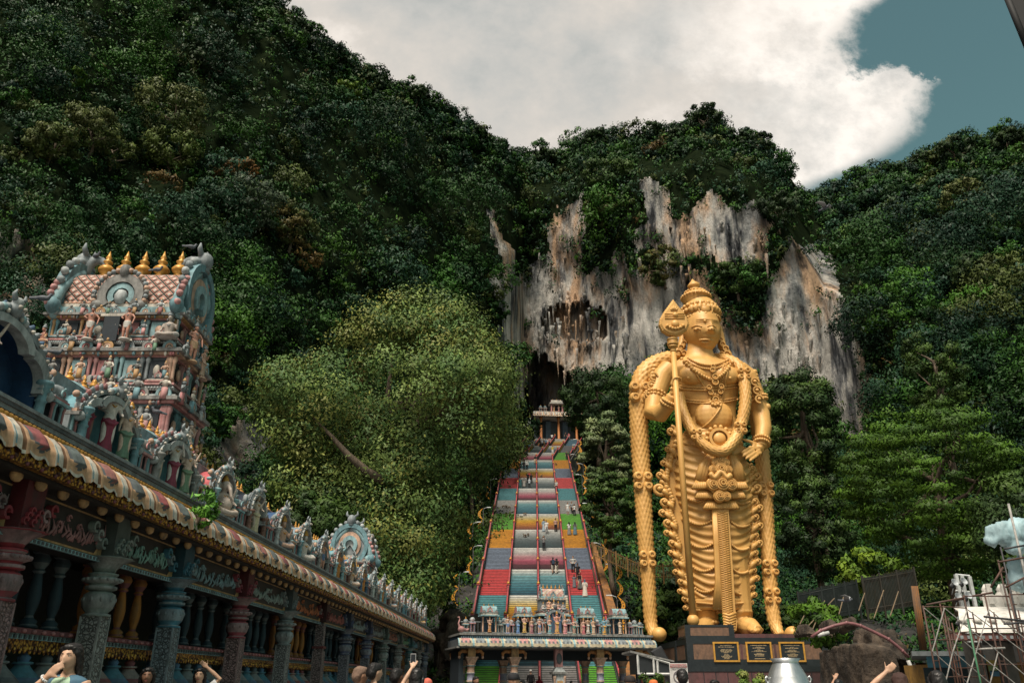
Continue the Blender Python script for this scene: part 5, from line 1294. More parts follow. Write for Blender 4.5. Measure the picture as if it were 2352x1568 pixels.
def f_corn(mb):
    L = X1 - X0; c = (X0 + X1) / 2
    mb.box((c, 3.0, 4.10), (L, 5.3, .36), P_STONE)
    for y, z, h, m in ((.40, 4.46, .07, P_DGREY), (.37, 4.53, .06, P_GREY), (.345, 4.59, .05, P_DGREY), (.33, 4.64, .045, P_GREY)): mb.box((c, y + 2.6, z), (L, 5.3, h), m)
    n = int(L / .14)
    for i in range(n):
        mb.ball((X0 + (i + .5) * .14, .375, 4.555), (.055, .03, .03), P_LGREY, 6, 4)
        if i % 2: mb.add([(X0 + i * .14, .395, 4.47), (X0 + (i + 1) * .14, .395, 4.47), (X0 + (i + .5) * .14, .39, 4.525)], [(0, 1, 2)], P_LGREY)
part('cornice', f_corn)
def f_soffit(mb):
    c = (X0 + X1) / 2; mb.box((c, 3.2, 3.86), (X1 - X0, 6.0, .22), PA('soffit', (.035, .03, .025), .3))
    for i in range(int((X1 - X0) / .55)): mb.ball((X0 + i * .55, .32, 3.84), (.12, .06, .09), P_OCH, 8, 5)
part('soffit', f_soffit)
PILX = [8.0, 10.5, 13.0, 15.7, 19.4, 23.2, 27.2, 31.0, 35.0, 39.2, 43.6, 47.6, 51.5, 54.8]
PILC = [(.4, .08, .09), (.42, .06, .08), (.32, .38, .35), (.08, .27, .38), (.42, .08, .11), (.30, .36, .37), (.20, .035, .04), (.14, .17, .30), (.13, .15, .28), (.28, .36, .33), (.33, .33, .31), (.10, .28, .30), (.32, .28, .27), (.16, .20, .30)]
def carved(c):
    nm = 'carved %.2f %.2f %.2f' % c
    if nm in _pc: return _pc[nm]
    m, nt, b = nt_mat(nm); v = coords(nt, 'Object', (1, 1, 1)); q = nt.nodes.new('ShaderNodeTexVoronoi'); q.feature = 'DISTANCE_TO_EDGE'; q.inputs['Scale'].default_value = 15; nt.links.new(v, q.inputs['Vector'])
    wv = nt.nodes.new('ShaderNodeTexWave'); wv.wave_type = 'RINGS'; wv.inputs['Scale'].default_value = 5.5; wv.inputs['Distortion'].default_value = 9; wv.inputs['Detail Scale'].default_value = 2; nt.links.new(v, wv.inputs['Vector'])
    hh = mixc(nt, .5, ramp(nt, q.outputs[0], [(.03, (.15,) * 3), (.16, (1, 1, 1))]), ramp(nt, wv.outputs[0], [(.3, (0, 0, 0)), (.5, (1, 1, 1))]), 'MULTIPLY')
    nt.links.new(mixc(nt, hh, [x * .12 for x in c], c), b.inputs['Base Color']); b.inputs['Roughness'].default_value = .6; bump(nt, b, hh, .7, .03)
    _pc[nm] = m; return m
def pillar(x, col, plain=False):
    w_ = tuple(min(.5, .30 + .5 * c_) for c_ in col); col = tuple(c_ * .62 for c_ in col); w_ = tuple(c_ * .6 for c_ in w_); m = PA('pillar %.2f %.2f %.2f' % col, col, .4); mw = PA('pillar pale %.2f %.2f %.2f' % w_, w_, .55); cv = carved(w_)  # pillar paints darkened to deepen the shade under the eave
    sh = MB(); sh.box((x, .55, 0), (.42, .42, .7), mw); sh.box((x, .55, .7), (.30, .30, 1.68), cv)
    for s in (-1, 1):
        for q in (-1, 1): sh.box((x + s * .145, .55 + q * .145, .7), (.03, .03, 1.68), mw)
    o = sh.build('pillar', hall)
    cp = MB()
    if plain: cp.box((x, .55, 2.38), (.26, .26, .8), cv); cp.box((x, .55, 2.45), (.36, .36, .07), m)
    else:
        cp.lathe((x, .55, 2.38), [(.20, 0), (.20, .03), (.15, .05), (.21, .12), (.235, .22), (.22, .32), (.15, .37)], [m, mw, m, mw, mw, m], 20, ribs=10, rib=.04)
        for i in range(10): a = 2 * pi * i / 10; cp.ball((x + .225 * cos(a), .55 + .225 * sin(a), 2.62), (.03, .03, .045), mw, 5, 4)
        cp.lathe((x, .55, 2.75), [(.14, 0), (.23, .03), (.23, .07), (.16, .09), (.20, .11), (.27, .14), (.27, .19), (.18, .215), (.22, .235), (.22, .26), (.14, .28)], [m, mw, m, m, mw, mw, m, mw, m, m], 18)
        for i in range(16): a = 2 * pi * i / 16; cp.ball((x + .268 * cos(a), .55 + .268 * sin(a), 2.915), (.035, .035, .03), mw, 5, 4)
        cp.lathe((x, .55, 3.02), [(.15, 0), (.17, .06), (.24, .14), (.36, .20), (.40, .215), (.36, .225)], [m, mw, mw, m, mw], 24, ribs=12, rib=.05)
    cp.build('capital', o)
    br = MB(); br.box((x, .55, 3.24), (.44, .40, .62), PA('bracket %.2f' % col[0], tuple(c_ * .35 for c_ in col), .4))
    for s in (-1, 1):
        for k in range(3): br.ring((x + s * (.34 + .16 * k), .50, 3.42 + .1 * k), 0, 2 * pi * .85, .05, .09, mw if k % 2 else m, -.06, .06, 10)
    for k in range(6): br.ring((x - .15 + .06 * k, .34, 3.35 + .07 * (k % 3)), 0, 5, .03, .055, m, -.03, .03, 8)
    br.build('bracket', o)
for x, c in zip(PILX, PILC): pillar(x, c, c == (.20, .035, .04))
FRC = [(.36, .28, .28), (.33, .16, .16), (.20, .34, .30), (.22, .32, .36), (.30, .36, .34), (.50, .16, .07), (.42, .14, .12), (.30, .34, .34), (.33, .33, .33), (.40, .16, .12), (.2, .33, .2), (.16, .28, .36), (.36, .25, .2), (.3, .3, .3)]
rb = random.Random(8)
def frieze(a, b_, k):
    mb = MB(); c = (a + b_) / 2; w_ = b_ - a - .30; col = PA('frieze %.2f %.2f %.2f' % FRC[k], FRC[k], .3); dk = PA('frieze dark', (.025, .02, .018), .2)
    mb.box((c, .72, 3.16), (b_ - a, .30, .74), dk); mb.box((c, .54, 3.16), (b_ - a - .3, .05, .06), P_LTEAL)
    for i in range(int((b_ - a) / .1)): mb.box((a + .15 + i * .1, .52, 3.17), (.05, .03, .04), P_DGREY)
    for s in (-1, 1):                                              # ochre corner spandrels
        x = c + s * w_ * .5; mb.prism([(x, 3.24), (x - s * .30, 3.24), (x - s * .22, 3.34), (x - s * .08, 3.40), (x, 3.56)], P_OCH, .54, .57)
    pw = w_ * .46; mb.box((c, .565, 3.24), (pw * 2 + .06, .02, .56), P_OCH); mb.box((c, .553, 3.27), (pw * 2, .02, .50), dk)
    for i in range(34):
        t = i / 33 * 2 - 1; x = c + pw * .92 * t; z = 3.30 + .08 * t * t + rb.uniform(0, .10)
        mb.tube([(x, .54, z), (x + rb.uniform(-.06, .06), .515, z + .07), (x + rb.uniform(-.08, .08), .52, z + .14 + .1 * abs(t))], [.022, .018, .006], col, 5)
    for i in range(9):
        x = c + pw * rb.uniform(-.8, .8); mb.ring((x, .53, 3.55 + rb.uniform(-.05, .1)), 0, 5, .03, .05, col, -.02, .02, 8)
    mb.build('frieze_panel', hall)
def spindle_mesh(m1, m2, h):
    mb = MB(); mb.lathe((0, 0, 0), [(.13, 0), (.13, .03), (.10, .05), (.115, .09), (.06, .13), (.05, .16), (.085, .30), (.095, .42), (.07, .60), (.05, .70), (.09, .73), (.06, .76), (.11, .84), (.125, .90), (.09, .95), (.13, .97), (.13, 1.0)], [m1, m2, m1, m1, m2, m1, m1, m1, m1, m2, m1, m2, m1, m1, m2, m1], 14, ribs=7, rib=.05)
    for v in range(len(mb.v)): mb.v[v].z *= h
    return mb.mesh('spindle')
SPG = spindle_mesh(PA('gold spindle', (.27, .105, .016), .45), P_MAR, 1.06); SPD = spindle_mesh(PA('blue spindle', (.014, .03, .042), .3), P_DGREY, 1.06)
def urn_mesh(m1, m2):
    mb = MB(); mb.lathe((0, 0, 0), [(.20, 0), (.24, .05), (.26, .18), (.20, .26), (.22, .28), (.30, .34), (.24, .40), (.12, .52), (.09, .56), (.13, .575), (.13, .60), (.07, .61), (.09, .66), (.05, .70), (.01, .76)], [m1, m1, m1, m2, m1, m2, m1, m1, m2, m1, m2, m2, m2, m2], 16, ribs=8, rib=.05); return mb.mesh('urn')
UR = [urn_mesh(PA('urn a', (.17, .19, .19), .4), P_DGREY), urn_mesh(PA('urn b', (.06, .17, .22), .4), P_BLUE), urn_mesh(PA('urn c', (.24, .20, .18), .4), P_MAR)]
for k in range(len(PILX) - 1):
    a, b_ = PILX[k], PILX[k + 1]; frieze(a, b_, k)
    gold = k in (2, 5, 8, 11); n = max(3, int((b_ - a) / .62))
    for i in range(n):
        o = link('spindle', SPG if gold else SPD, hall, (a + (b_ - a) * (i + .75) / (n + .5), 1.0, 2.16))
    n = max(3, int((b_ - a) / .56))
    for i in range(n): link('urn', UR[(i + k) % 2 + (k % 3 == 2)], hall, (a + (b_ - a) * (i + .7) / (n + .4), .95, 1.12))
def f_rail(mb):
    c = (X0 + X1) / 2; L = X1 - X0
    mb.box((c, .95, 2.07), (L, .34, .07), P_MAR); mb.box((c, .97, 2.0), (L, .30, .07), P_LTEAL); mb.box((c, .99, 1.86), (L, .28, .14), m_gilt)
    n = int(L / .12)
    for i in range(n):
        mb.box((X0 + i * .12, .81, 2.01), (.05, .03, .05), P_DGREY)
        if i % 2: mb.ball((X0 + i * .12, .77, 2.10), (.06, .03, .03), P_ROSE, 5, 4)
        mb.ball((X0 + i * .12, .845, 1.87), (.045, .02, .06), m_gilt, 5, 4)
part('railing', f_rail)
def f_plinth(mb):
    c = (X0 + X1) / 2; L = X1 - X0
    mb.box((c, 2.3, 0), (L, 4.0, .55), P_STONE); mb.box((c, 1.6, .55), (L, 1.8, .30), P_GREY); mb.box((c, 1.5, .85), (L, 1.4, .27), P_DGREY)
part('plinth', f_plinth)
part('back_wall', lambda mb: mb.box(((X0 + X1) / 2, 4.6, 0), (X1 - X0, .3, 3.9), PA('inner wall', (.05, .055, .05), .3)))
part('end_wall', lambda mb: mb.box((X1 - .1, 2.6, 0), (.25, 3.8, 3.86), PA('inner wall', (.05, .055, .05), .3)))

# ---- the row of roof niches
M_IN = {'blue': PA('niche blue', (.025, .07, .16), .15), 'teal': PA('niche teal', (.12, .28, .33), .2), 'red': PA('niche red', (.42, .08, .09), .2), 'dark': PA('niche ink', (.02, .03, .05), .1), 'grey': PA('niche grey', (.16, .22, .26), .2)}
_nm = {}; rb2 = random.Random(12)
def niche(x, w, h, inner, colm, cusp=False, fr=(P_GREY, P_LGREY, P_PEACH)):
    z0 = 4.685; key = (round(w, 2), round(h, 2), inner, cusp, fr[2].name)
    if key not in _nm:
        hw = w * .5; ri = hw * (.78 if cusp else .62); zc = .50 if cusp else .58; vz = (h - zc) / ri; mi_ = M_IN[inner]
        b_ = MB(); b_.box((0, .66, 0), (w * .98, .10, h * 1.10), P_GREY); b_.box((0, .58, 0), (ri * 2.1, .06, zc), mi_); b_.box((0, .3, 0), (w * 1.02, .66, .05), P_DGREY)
        b_.ring((0, .58, zc), 0, pi, .001, ri * 1.02, mi_, -.03, .03, 16, vz); b_.ring((0, .36, zc), 0, pi, ri * .985, ri * 1.03, mi_, -.14, .19, 18, vz)
        jw = hw - ri
        for s in (-1, 1):
            b_.box((s * ri, .38, 0), (.035, .36, zc), mi_); b_.box((s * (ri + jw * .5 + .02), .42, .05), (jw, .42, zc * .98), P_GREY)
            for q in range(2): b_.lathe((s * (ri + jw * (.3 + .5 * q)), .20, .08), [(.035, 0), (.024, .03), (.024, zc * .6), (.045, zc * .68), (.03, zc * .76)], [P_ROSE, P_LTEAL, P_PEACH][q], 6)
            b_.box((s * (ri + jw * .55), .26, zc * .86), (jw * 1.1, .36, .05), P_STONE); b_.box((s * (ri + jw * .55), .28, zc * .86 + .05), (jw, .3, .05), P_PEACH)
            kudu(b_, (s * (ri + jw * .6), .10, zc * .86 + .08), .075, P_GREY, P_PEACH, P_LGREY)
            for q in range(5): b_.ball((s * (ri + jw * rb2.uniform(.1, 1)), .2, zc + rb2.uniform(.1, .34)), (rb2.uniform(.03, .07), .06, rb2.uniform(.04, .09)), [P_GREY, P_LGREY, P_PEACH, P_LTEAL][q % 4], 6, 5)
        a = MB()
        if cusp:
            for s in (-1, 1): a.ring((s * ri * .60, .14, zc - ri * .02), (-.25 if s > 0 else pi * .5), (pi * .5 if s > 0 else pi + .25), ri * .34, ri * .50, fr[1], -.06, .09, 10, .9)
            a.ring((0, .14, zc + ri * vz * .40), .2, pi - .2, ri * .48, ri * .66, fr[1], -.06, .09, 14, vz * .92)
        else: a.ring((0, .14, zc), -.35, pi + .35, ri * .94, ri * 1.06, fr[1], -.07, .1, 18, vz)
        a.ring((0, .19, zc), -.2, pi + .2, ri * 1.0, ri * 1.13, fr[0], -.08, .08, 20, vz)
        R_ = ri * 1.13; n = 25; rv = R_ * vz; k_ = min(R_, rv) if cusp else R_
        for i in range(n):                                         # feathered flame border
            t = -.15 + (pi + .3) * i / (n - 1); cx, cz = R_ * cos(t), zc + rv * sin(t)
            a.tube([(cx * .98, .17, cz), (cx * 1.05, .15, cz + .035 * sin(t) + .01), (cx * 1.08, .13, cz + .06 * sin(t) + .04)], [k_ * .075, k_ * .07, k_ * .02], fr[2] if i % 2 else fr[0], 5)
            if i % 2: a.ball((R_ * .95 * cos(t), .08, zc + rv * .95 * sin(t)), k_ * .045, P_CREAM, 5, 4)
        zt = zc + rv
        a.ball((0, .12, zt + .03), (.11, .11, .11), P_GREY, 8, 6); a.ball((0, .09, zt + .13), (.075, .08, .08), P_LGREY, 7, 5)
        for s in (-1, 1):
            a.tube([(s * .05, .1, zt + .16), (s * .12, .08, zt + .22), (s * .10, .07, zt + .28)], [.04, .03, .01], P_GREY, 5); a.ball((s * .05, -.0, zt + .05), .03, P_CREAM, 5, 4)
            for q in range(3): a.ball((s * (.14 + .07 * q), .12, zt + .02 - .03 * q), (.055, .06, .06), [P_GREY, P_LTEAL, P_LGREY][q], 6, 5)
            a.ball((s * R_ * 1.04, .14, zc - .06), (k_ * .13, .1, k_ * .13), P_LGREY, 7, 5)
        _nm[key] = (b_.mesh('roof_niche'), a.mesh('arch'))
    o = link('roof_niche', _nm[key][0], hall, (x, .50, z0)); link('arch', _nm[key][1], o)
    ck = ('col', round(h, 2), colm.name)
    if ck not in _nm:
        c = MB(); H = .56; c.lathe((0, 0, .04), [(.095, 0), (.095, .05), (.07, .07), (.065, H * .45), (.085, H * .5), (.06, H * .55), (.06, H * .72), (.10, H * .78), (.07, H * .83), (.12, H * .92), (.12, H)], colm, 12); _nm[ck] = c.mesh('column')
    for s in (-1, 1): link('column', _nm[ck], o, (s * w * .5 * (.80 if cusp else .66), .12, 0))
    return o
NX = [9.55, 12.55] + [15.15 + 0 * i for i in range(1)] + [17.75 + 2.32 * i for i in range(17)]
INN = ['blue', 'teal', 'teal', 'red', 'dark', 'blue', 'grey', 'grey', 'teal', 'blue', 'dark', 'teal', 'grey', 'blue', 'teal', 'red', 'grey', 'dark', 'teal', 'blue']
CLM = [P_TEAL, P_TEAL, P_STONE, P_LTEAL, P_BROWN, P_LGREY, P_TEAL, P_STONE, P_LTEAL, P_BROWN, P_BLUE, P_STONE, P_LTEAL, P_BROWN, P_LGREY, P_TEAL, P_STONE, P_MAR, P_LGREY, P_TEAL]
for i, x in enumerate(NX):
    big_ = i < 3
    niche(x, 2.5 if i == 0 else 2.15 if big_ else 1.75, 1.12 if i == 0 else 1.04 if big_ else 1.07, INN[i], CLM[i], big_, (P_GREY, P_LGREY, [P_BLUE, P_ROSE, P_ROSE, P_PEACH, P_GREY, P_PINK, P_PEACH][i % 7]))
# pavilions with domes and gilt finials between and behind the niches
def f_pav(x, k):
    mb = MB(); mini_shrine(mb, (0, .30, 0), .40, .86, [[P_GREY, P_LTEAL, P_ROSE], [P_STONE, P_PINK, P_TEAL], [P_GREY, P_PEACH, P_LTEAL]][k % 3], False); mb.build('roof_pavilion', hall).location = (x, .45, 4.685)
for i in range(len(NX) - 1): f_pav((NX[i] + NX[i + 1]) / 2, i)
for i in range(1, len(NX) - 1):
    mb = MB(); L = 1.9 if i % 2 else 1.5
    mb.box((0, 0, 0), (L, 1.2, .75), P_DGREY); mb.box((0, 0, .75), (L * 1.08, 1.3, .08), P_PEACH); mb.box((0, 0, .83), (L * 1.02, 1.2, .07), P_CREAM)
    barrel(mb, (0, 0, .90), L, 1.1, .55, P_PINK if i in (1, 3, 5) else P_LTEAL if i % 2 else P_ROSE, P_LTEAL, 5 if i > 2 else 4, None, .34)
    kudu(mb, (0, -.62, .85), .20, P_LTEAL, P_PEACH, P_LGREY)
    mb.push(T(L * -.5, 0, 0, -pi / 2)); kudu(mb, (0, -.03, .80), .26, P_LTEAL, P_CREAM, P_PINK); mb.pop()
    o = mb.build('barrel_shrine', hall); o.location = ((NX[i] + NX[i + 1]) / 2 - (.2 if i < 3 else 0), 1.75, 4.685)
def HP(x, y, z): return HM @ V((x, y, z))
FS = [('stand', (.50, .36, .28), (.20, .03, .04)), ('stand', (.58, .52, .46), (.24, .035, .06)), ('stand', (.50, .34, .24), (.13, .20, .13))]
SK1 = [(.58, .5, .42), (.52, .34, .25), (.56, .42, .32), (.5, .3, .22)]
def fig(x, y, h, kind, skin, garm, label, rz=0, z=4.79): return statuette(HP(x, y, z), AX + rz, h, kind, skin, garm, label, group='painted statuettes of the temple roof')
fig(12.1, .82, 1.05, 'stand', (.20, .10, .08), (.20, .03, .05), 'dark skinned statuette in maroon at the left of the first full arched niche', -.5)
fig(12.55, .70, 1.12, 'four', (.60, .55, .50), (.23, .03, .06), 'white skinned statuette in maroon robe in the middle of the first full arched niche', -.6)
fig(13.0, .62, .98, 'stand', (.56, .42, .33), (.13, .22, .15), 'statuette in green sari at the right of the first full arched niche', -.7)
fig(14.72, .82, .98, 'stand', (.48, .36, .28), (.42, .38, .34), 'pale robed statuette at the left of the second arched trio', -.6)
fig(15.15, .70, 1.06, 'flute', (.60, .56, .52), (.24, .04, .07), 'white skinned flute playing statuette in the second arched trio', -.7)
fig(15.6, .62, .96, 'four', (.55, .42, .34), (.15, .24, .15), 'statuette in green at the right of the second arched trio', -.7)
FL = [('elephant', (.50, .42, .36), (.55, .42, .30), 'pale elephant headed statuette seated in the red niche'), ('four', (.55, .45, .36), (.55, .47, .30), 'cream statuette with raised hands in the dark niche beside brown columns'), ('seated', (.52, .34, .25), (.16, .18, .2), 'seated peach statuette in the blue niche after the dark niche'), ('seated', (.55, .5, .45), (.5, .48, .44), 'whitish seated statuette in the tall grey niche'), ('guard', (.52, .28, .2), (.12, .18, .3), 'peach statuette with blue skirt in the fifth single niche'), ('stand', (.55, .25, .12), (.5, .2, .04), 'statuette in bright orange cloth, nearer of the two orange ones'), ('seated', (.5, .36, .27), (.45, .43, .4), 'statuette with white cloth between the two orange ones'), ('stand', (.55, .27, .14), (.52, .2, .04), 'statuette in bright orange cloth, farther of the two orange ones'), ('four', (.3, .4, .42), (.5, .5, .46), 'bluish statuette in white cloth by the small temple tower'), ('stand', (.5, .33, .24), (.5, .22, .06), 'statuette in dull orange past the small temple tower'), ('seated', (.5, .35, .27), (.2, .28, .32), 'seated statuette in teal cloth past the small temple tower'), ('guard', (.5, .34, .26), (.45, .2, .08), 'statuette with ochre skirt in the middle of the far niches'), ('stand', (.5, .34, .26), (.12, .26, .34), 'statuette in blue cloth in the far niches'), ('four', (.54, .38, .3), (.5, .2, .16), 'many armed pink statuette in the far niches'), ('stand', (.5, .32, .24), (.22, .3, .18), 'statuette in green cloth in the far niches'), ('seated', (.52, .36, .27), (.46, .3, .1), 'seated yellow statuette near the far end of the temple roof'), ('stand', (.5, .3, .22), (.4, .1, .1), 'small red statuette at the far end of the temple roof')]
for i, (k, s, g_, l) in enumerate(FL): fig(NX[3 + i], .66, 1.0 if k not in ('seated', 'elephant') else 1.45, k, s, g_, l, -.5)
fig(9.3, .70, 1.0, 'four', (.55, .45, .38), (.5, .25, .06), 'statuette in ochre half hidden in the big blue niche at the left edge', -.4)

# ---- the tall tower
tw = empty('temple_tower', (-9.2, 17.95, 4.6), 0, 'tall carved temple tower with five gilt finials on its barrel roof', 'temple tower')
gopuram(tw, 3.75, 2.1, [(1.0, 1.9), (.95, 1.65), (.90, 1.42), (.85, 1.1)], 3.05, 1.62, 1.30, 5, .76)
ST = [('guard', (.42, .20, .14), (.50, .48, .44), 'pot bellied guard statuette left of the tower doorway'), ('guard', (.43, .21, .15), (.50, .48, .44), 'pot bellied guard statuette right of the tower doorway')]
fig_ = lambda x, y, z, h, k, s, g_, l, rz=0: statuette((-9.2 + x, 17.95 + y, 4.6 + z), rz, h, k, s, g_, l, P_GREY, group='statuettes on the temple tower')
fig_(-.42, -1.05, 4.02, .82, 'guard', (.42, .20, .14), (.50, .48, .44), ST[0][3], .2); fig_(.42, -1.05, 4.02, .82, 'guard', (.43, .21, .15), (.50, .48, .44), ST[1][3], -.1)
dr = MB(); dr.box((0, -.93, 4.02), (.36, .06, .62), P_DARK); dr.box((0, -.92, 4.64), (.56, .08, .06), P_CREAM); dr.build('doorway', tw)
fig_(-1.55, -.85, 3.95, .85, 'seated', (.36, .17, .12), (.4, .2, .1), 'reddish seated statuette at the left corner of the tower roof', -.5)
fig_(1.35, -.95, 4.05, 1.15, 'seated', (.36, .31, .27), (.33, .31, .29), 'stout pale statuette seated at the right corner of the tower roof', .1)
fig_(1.72, -.35, 3.75, .95, 'guard', (.48, .25, .18), (.5, .33, .2), 'peach statuette climbing the right side of the tower roof', 1.0)
fig_(1.72, .35, 3.6, .8, 'stand', (.46, .28, .2), (.42, .3, .22), 'small statuette behind the climbing one on the tower side', 1.4)
fig_(1.75, -.85, 1.35, 1.05, 'elephant', (.45, .36, .30), (.42, .28, .16), 'elephant headed statuette low on the right side of the tower', .5)
fig_(1.85, -.1, 1.45, .9, 'stand', (.5, .42, .35), (.45, .38, .3), 'white statuette halfway up the right side of the tower', 1.3)
for x, y, z, rz, l in ((1.35, -.55, 6.62, 2.0, 'pigeon on the very top of the tower right horn'), (-1.2, -.1, 6.62, 1.2, 'pigeon on the left horn of the tower'), (.5, -.3, 6.12, 1.6, 'pigeon between the finials on the tower ridge'), (.35, -1.2, 2.62, -1, 'pigeon on the middle ledge of the tower'), (1.5, -1.15, 2.2, -1, 'pigeon under the right corner of the tower')): pigeon((-9.2 + x, 17.95 + y, 4.6 + z), rz, l)
pigeon(HP(9.9, .5, 6.2), 1.9, 'pigeon on the crest of the big niche at the left edge', .8); pigeon(HP(10.6, .6, 5.7), 2.3, 'smaller pigeon beside the big niche at the left edge', .7)
# ---- the second, smaller tower farther back
t2 = empty('temple_tower', (-7.9, 41.2, 5.0), pi / 2, 'small carved temple tower with a round peacock gable above the far niches', 'temple tower'); t2.scale = (1.0,) * 3
gopuram(t2, 2.6, 2.3, [(1.0, 1.3), (.9, 1.15)], 1.9, 1.75, 1.5, 3, .5)
for y, s, g_, l in ((-.5, (.55, .36, .3), (.5, .25, .2), 'pink seated statuette on the front of the small tower'), (.35, (.56, .54, .5), (.5, .5, .48), 'white statuette on the front of the small tower')): statuette((-7.9 + y + .1, 39.75, 6.25), 0, .9, 'seated', s, g_, l)
# ---- plant rooted in the cornice
pl = U(462, 1160, 12.0); p0 = UX(455, 1165, -5.75)
ps = empty('wall_shrub', (p0.x + .02, p0.y, p0.z - .35), 0, 'leafy green shrub rooted in the grey temple cornice', 'plant')
cm, c0 = crown_mesh('foliage', .26, .24, .34, 26, 26, .085, [(.08, .20, .03), (.06, .15, .03), (.10, .24, .05)], br=(.3, .5)); link('foliage', cm, ps, (.05, 0, .35))
mb = MB()
for q in c0[:8]: mb.tube([(-.1, 0, -.15), (0, 0, .05), (q[0] * .8 + .05, q[1] * .8, q[2] * .8 + .35)], [.018, .014, .006], m_bark, 5)
mb.build('stem', ps)

# ================================================================== the entrance gate below the stairs
gate = empty('entrance_gate', (2.62, 59.6, 0), R(14), 'painted entrance gate with lotus eave and deity figures below the coloured stairs', 'gate')
GM = Matrix.Translation((2.62, 59.6, 0)) @ Matrix.Rotation(R(14), 4, 'Z')
def gp(nm, fn, parent=gate): mb = MB(); fn(mb); return mb.build(nm, parent)
def lotus_eave(mb):
    n = 14; x0, x1 = -6.85, 6.85; p = (x1 - x0) / n; prof = [(0, 4.16), (.18, 4.12), (.36, 4.0), (.46, 3.85), (.48, 3.70), (.44, 3.62)]; sub = 14; nr = len(prof); vs = []; fs = []; ms = []
    pet = [P_PINK, P_GREY]; cr_, tl = PA('lotus cream', (.50, .43, .30), .35), P_LTEAL
    for j in range(n * sub + 1):
        u = (j % sub) / sub
        for i, (o, z) in enumerate(prof): vs.append((x0 + p * j / sub, -2.0 - o - .07 * sin(pi * u) ** .6, z - (.05 * abs(sin(2 * pi * u)) if i > 3 else 0)))
    for j in range(n * sub):
        u = (j % sub + .5) / sub; k = j // sub
        for i in range(nr - 1):
            o = j * nr + i; fs.append((o, o + 1, o + nr + 1, o + nr)); t = i / (nr - 2)
            if u < .07 or u > .93: m = tl
            elif i < 2 and .2 < u < .8: m = pet[k % 2]
            elif i == 2 and (.26 < u < .42 or .58 < u < .74): m = pet[k % 2]
            elif i == 2 and (.16 < u < .84): m = P_DGREY
            else: m = cr_ if i < nr - 2 else P_STONE
            ms.append(m)
    mb.add(vs, fs, ms)
    mb.box((0, 0, 3.55), (13.9, 4.7, .10), P_STONE); mb.box((0, 0, 3.66), (13.5, 4.4, .46), P_DGREY)
gp('eave', lotus_eave)
def g_corn(mb):
    mb.box((0, 0, 4.13), (13.3, 4.1, .16), P_BLUE); mb.box((0, 0, 4.29), (13.0, 3.9, .06), P_TEAL); mb.box((0, 0, 4.35), (13.5, 4.3, .13), P_STONE)
    for i in range(90): mb.ball((-6.6 + i * .148, -2.06, 4.22), (.04, .03, .07), P_LTEAL, 5, 4)
gp('cornice', g_corn)
def g_pillar(x, y, col):
    mb = MB(); b_ = [P_PEACH, P_LIL, P_CREAM, P_LTEAL]
    mb.box((x, y, 0), (.7, .7, .5), P_STONE); mb.lathe((x, y, .5), [(.30, 0), (.32, .1), (.24, .16), (.24, .55), (.30, .6), (.24, .66), (.24, 1.0), (.31, 1.06), (.25, 1.12), (.24, 1.5), (.30, 1.55), (.25, 1.6), (.24, 1.95), (.34, 2.02), (.26, 2.10)], [P_PEACH, P_CREAM, P_LIL, P_PEACH, P_PEACH, P_LTEAL, P_CREAM, P_PEACH, P_LIL, P_LIL, P_CREAM, P_PEACH, P_LTEAL, P_PEACH], 12)
    mb.box((x, y, 2.6), (.46, .46, .35), P_PEACH, 1.6, 1.6); mb.box((x, y, 2.95), (.82, .82, .08), P_PEACH); mb.box((x, y, 3.03), (.5, .5, .55), P_OCH)
    for s in (-1, 1): mb.tube([(x + s * .2, y, 3.35), (x + s * .6, y, 3.40), (x + s * .78, y, 3.25), (x + s * .76, y, 3.05)], [.14, .12, .11, .07], PA('bracket orange', (.45, .20, .07), .4), 8); mb.ball((x + s * .77, y, 3.02), (.09, .09, .12), P_PEACH, 7, 5)
    mb.build('pillar', gate)
for x in (-5.85, -2.95, 3.0, 5.8): g_pillar(x, -1.6, None)
for x in (-5.85, -2.95, 3.0, 5.8): g_pillar(x, 1.5, None)
def g_post(mb):
    mb.box((0.05, -1.7, 0), (.75, .6, 2.0), P_LGREY); mb.box((.05, -2.0, .4), (.4, .06, 1.2), P_OCH); mb.ball((.05, -2.03, 1.0), (.14, .06, .3), P_TEAL, 8, 6)
    for s in (-1, 1): mb.lathe((.05 + s * .34, -1.95, .1), [(.10, 0), (.07, .1), (.07, 1.5), (.11, 1.65), (.11, 1.8)], P_PEACH, 8)
    mb.box((.05, -1.7, 2.0), (1.0, .8, .14), P_STONE); mb.box((.05, -1.7, 2.14), (.8, .6, .3), P_LGREY, .5, .6); mb.box((.05, -1.7, 2.44), (.5, .4, 1.1), P_PINK); mb.ball((.05, -1.92, 2.95), (.2, .06, .34), P_DGREY, 8, 6)
gp('centre_post', g_post)
GZ = 4.48
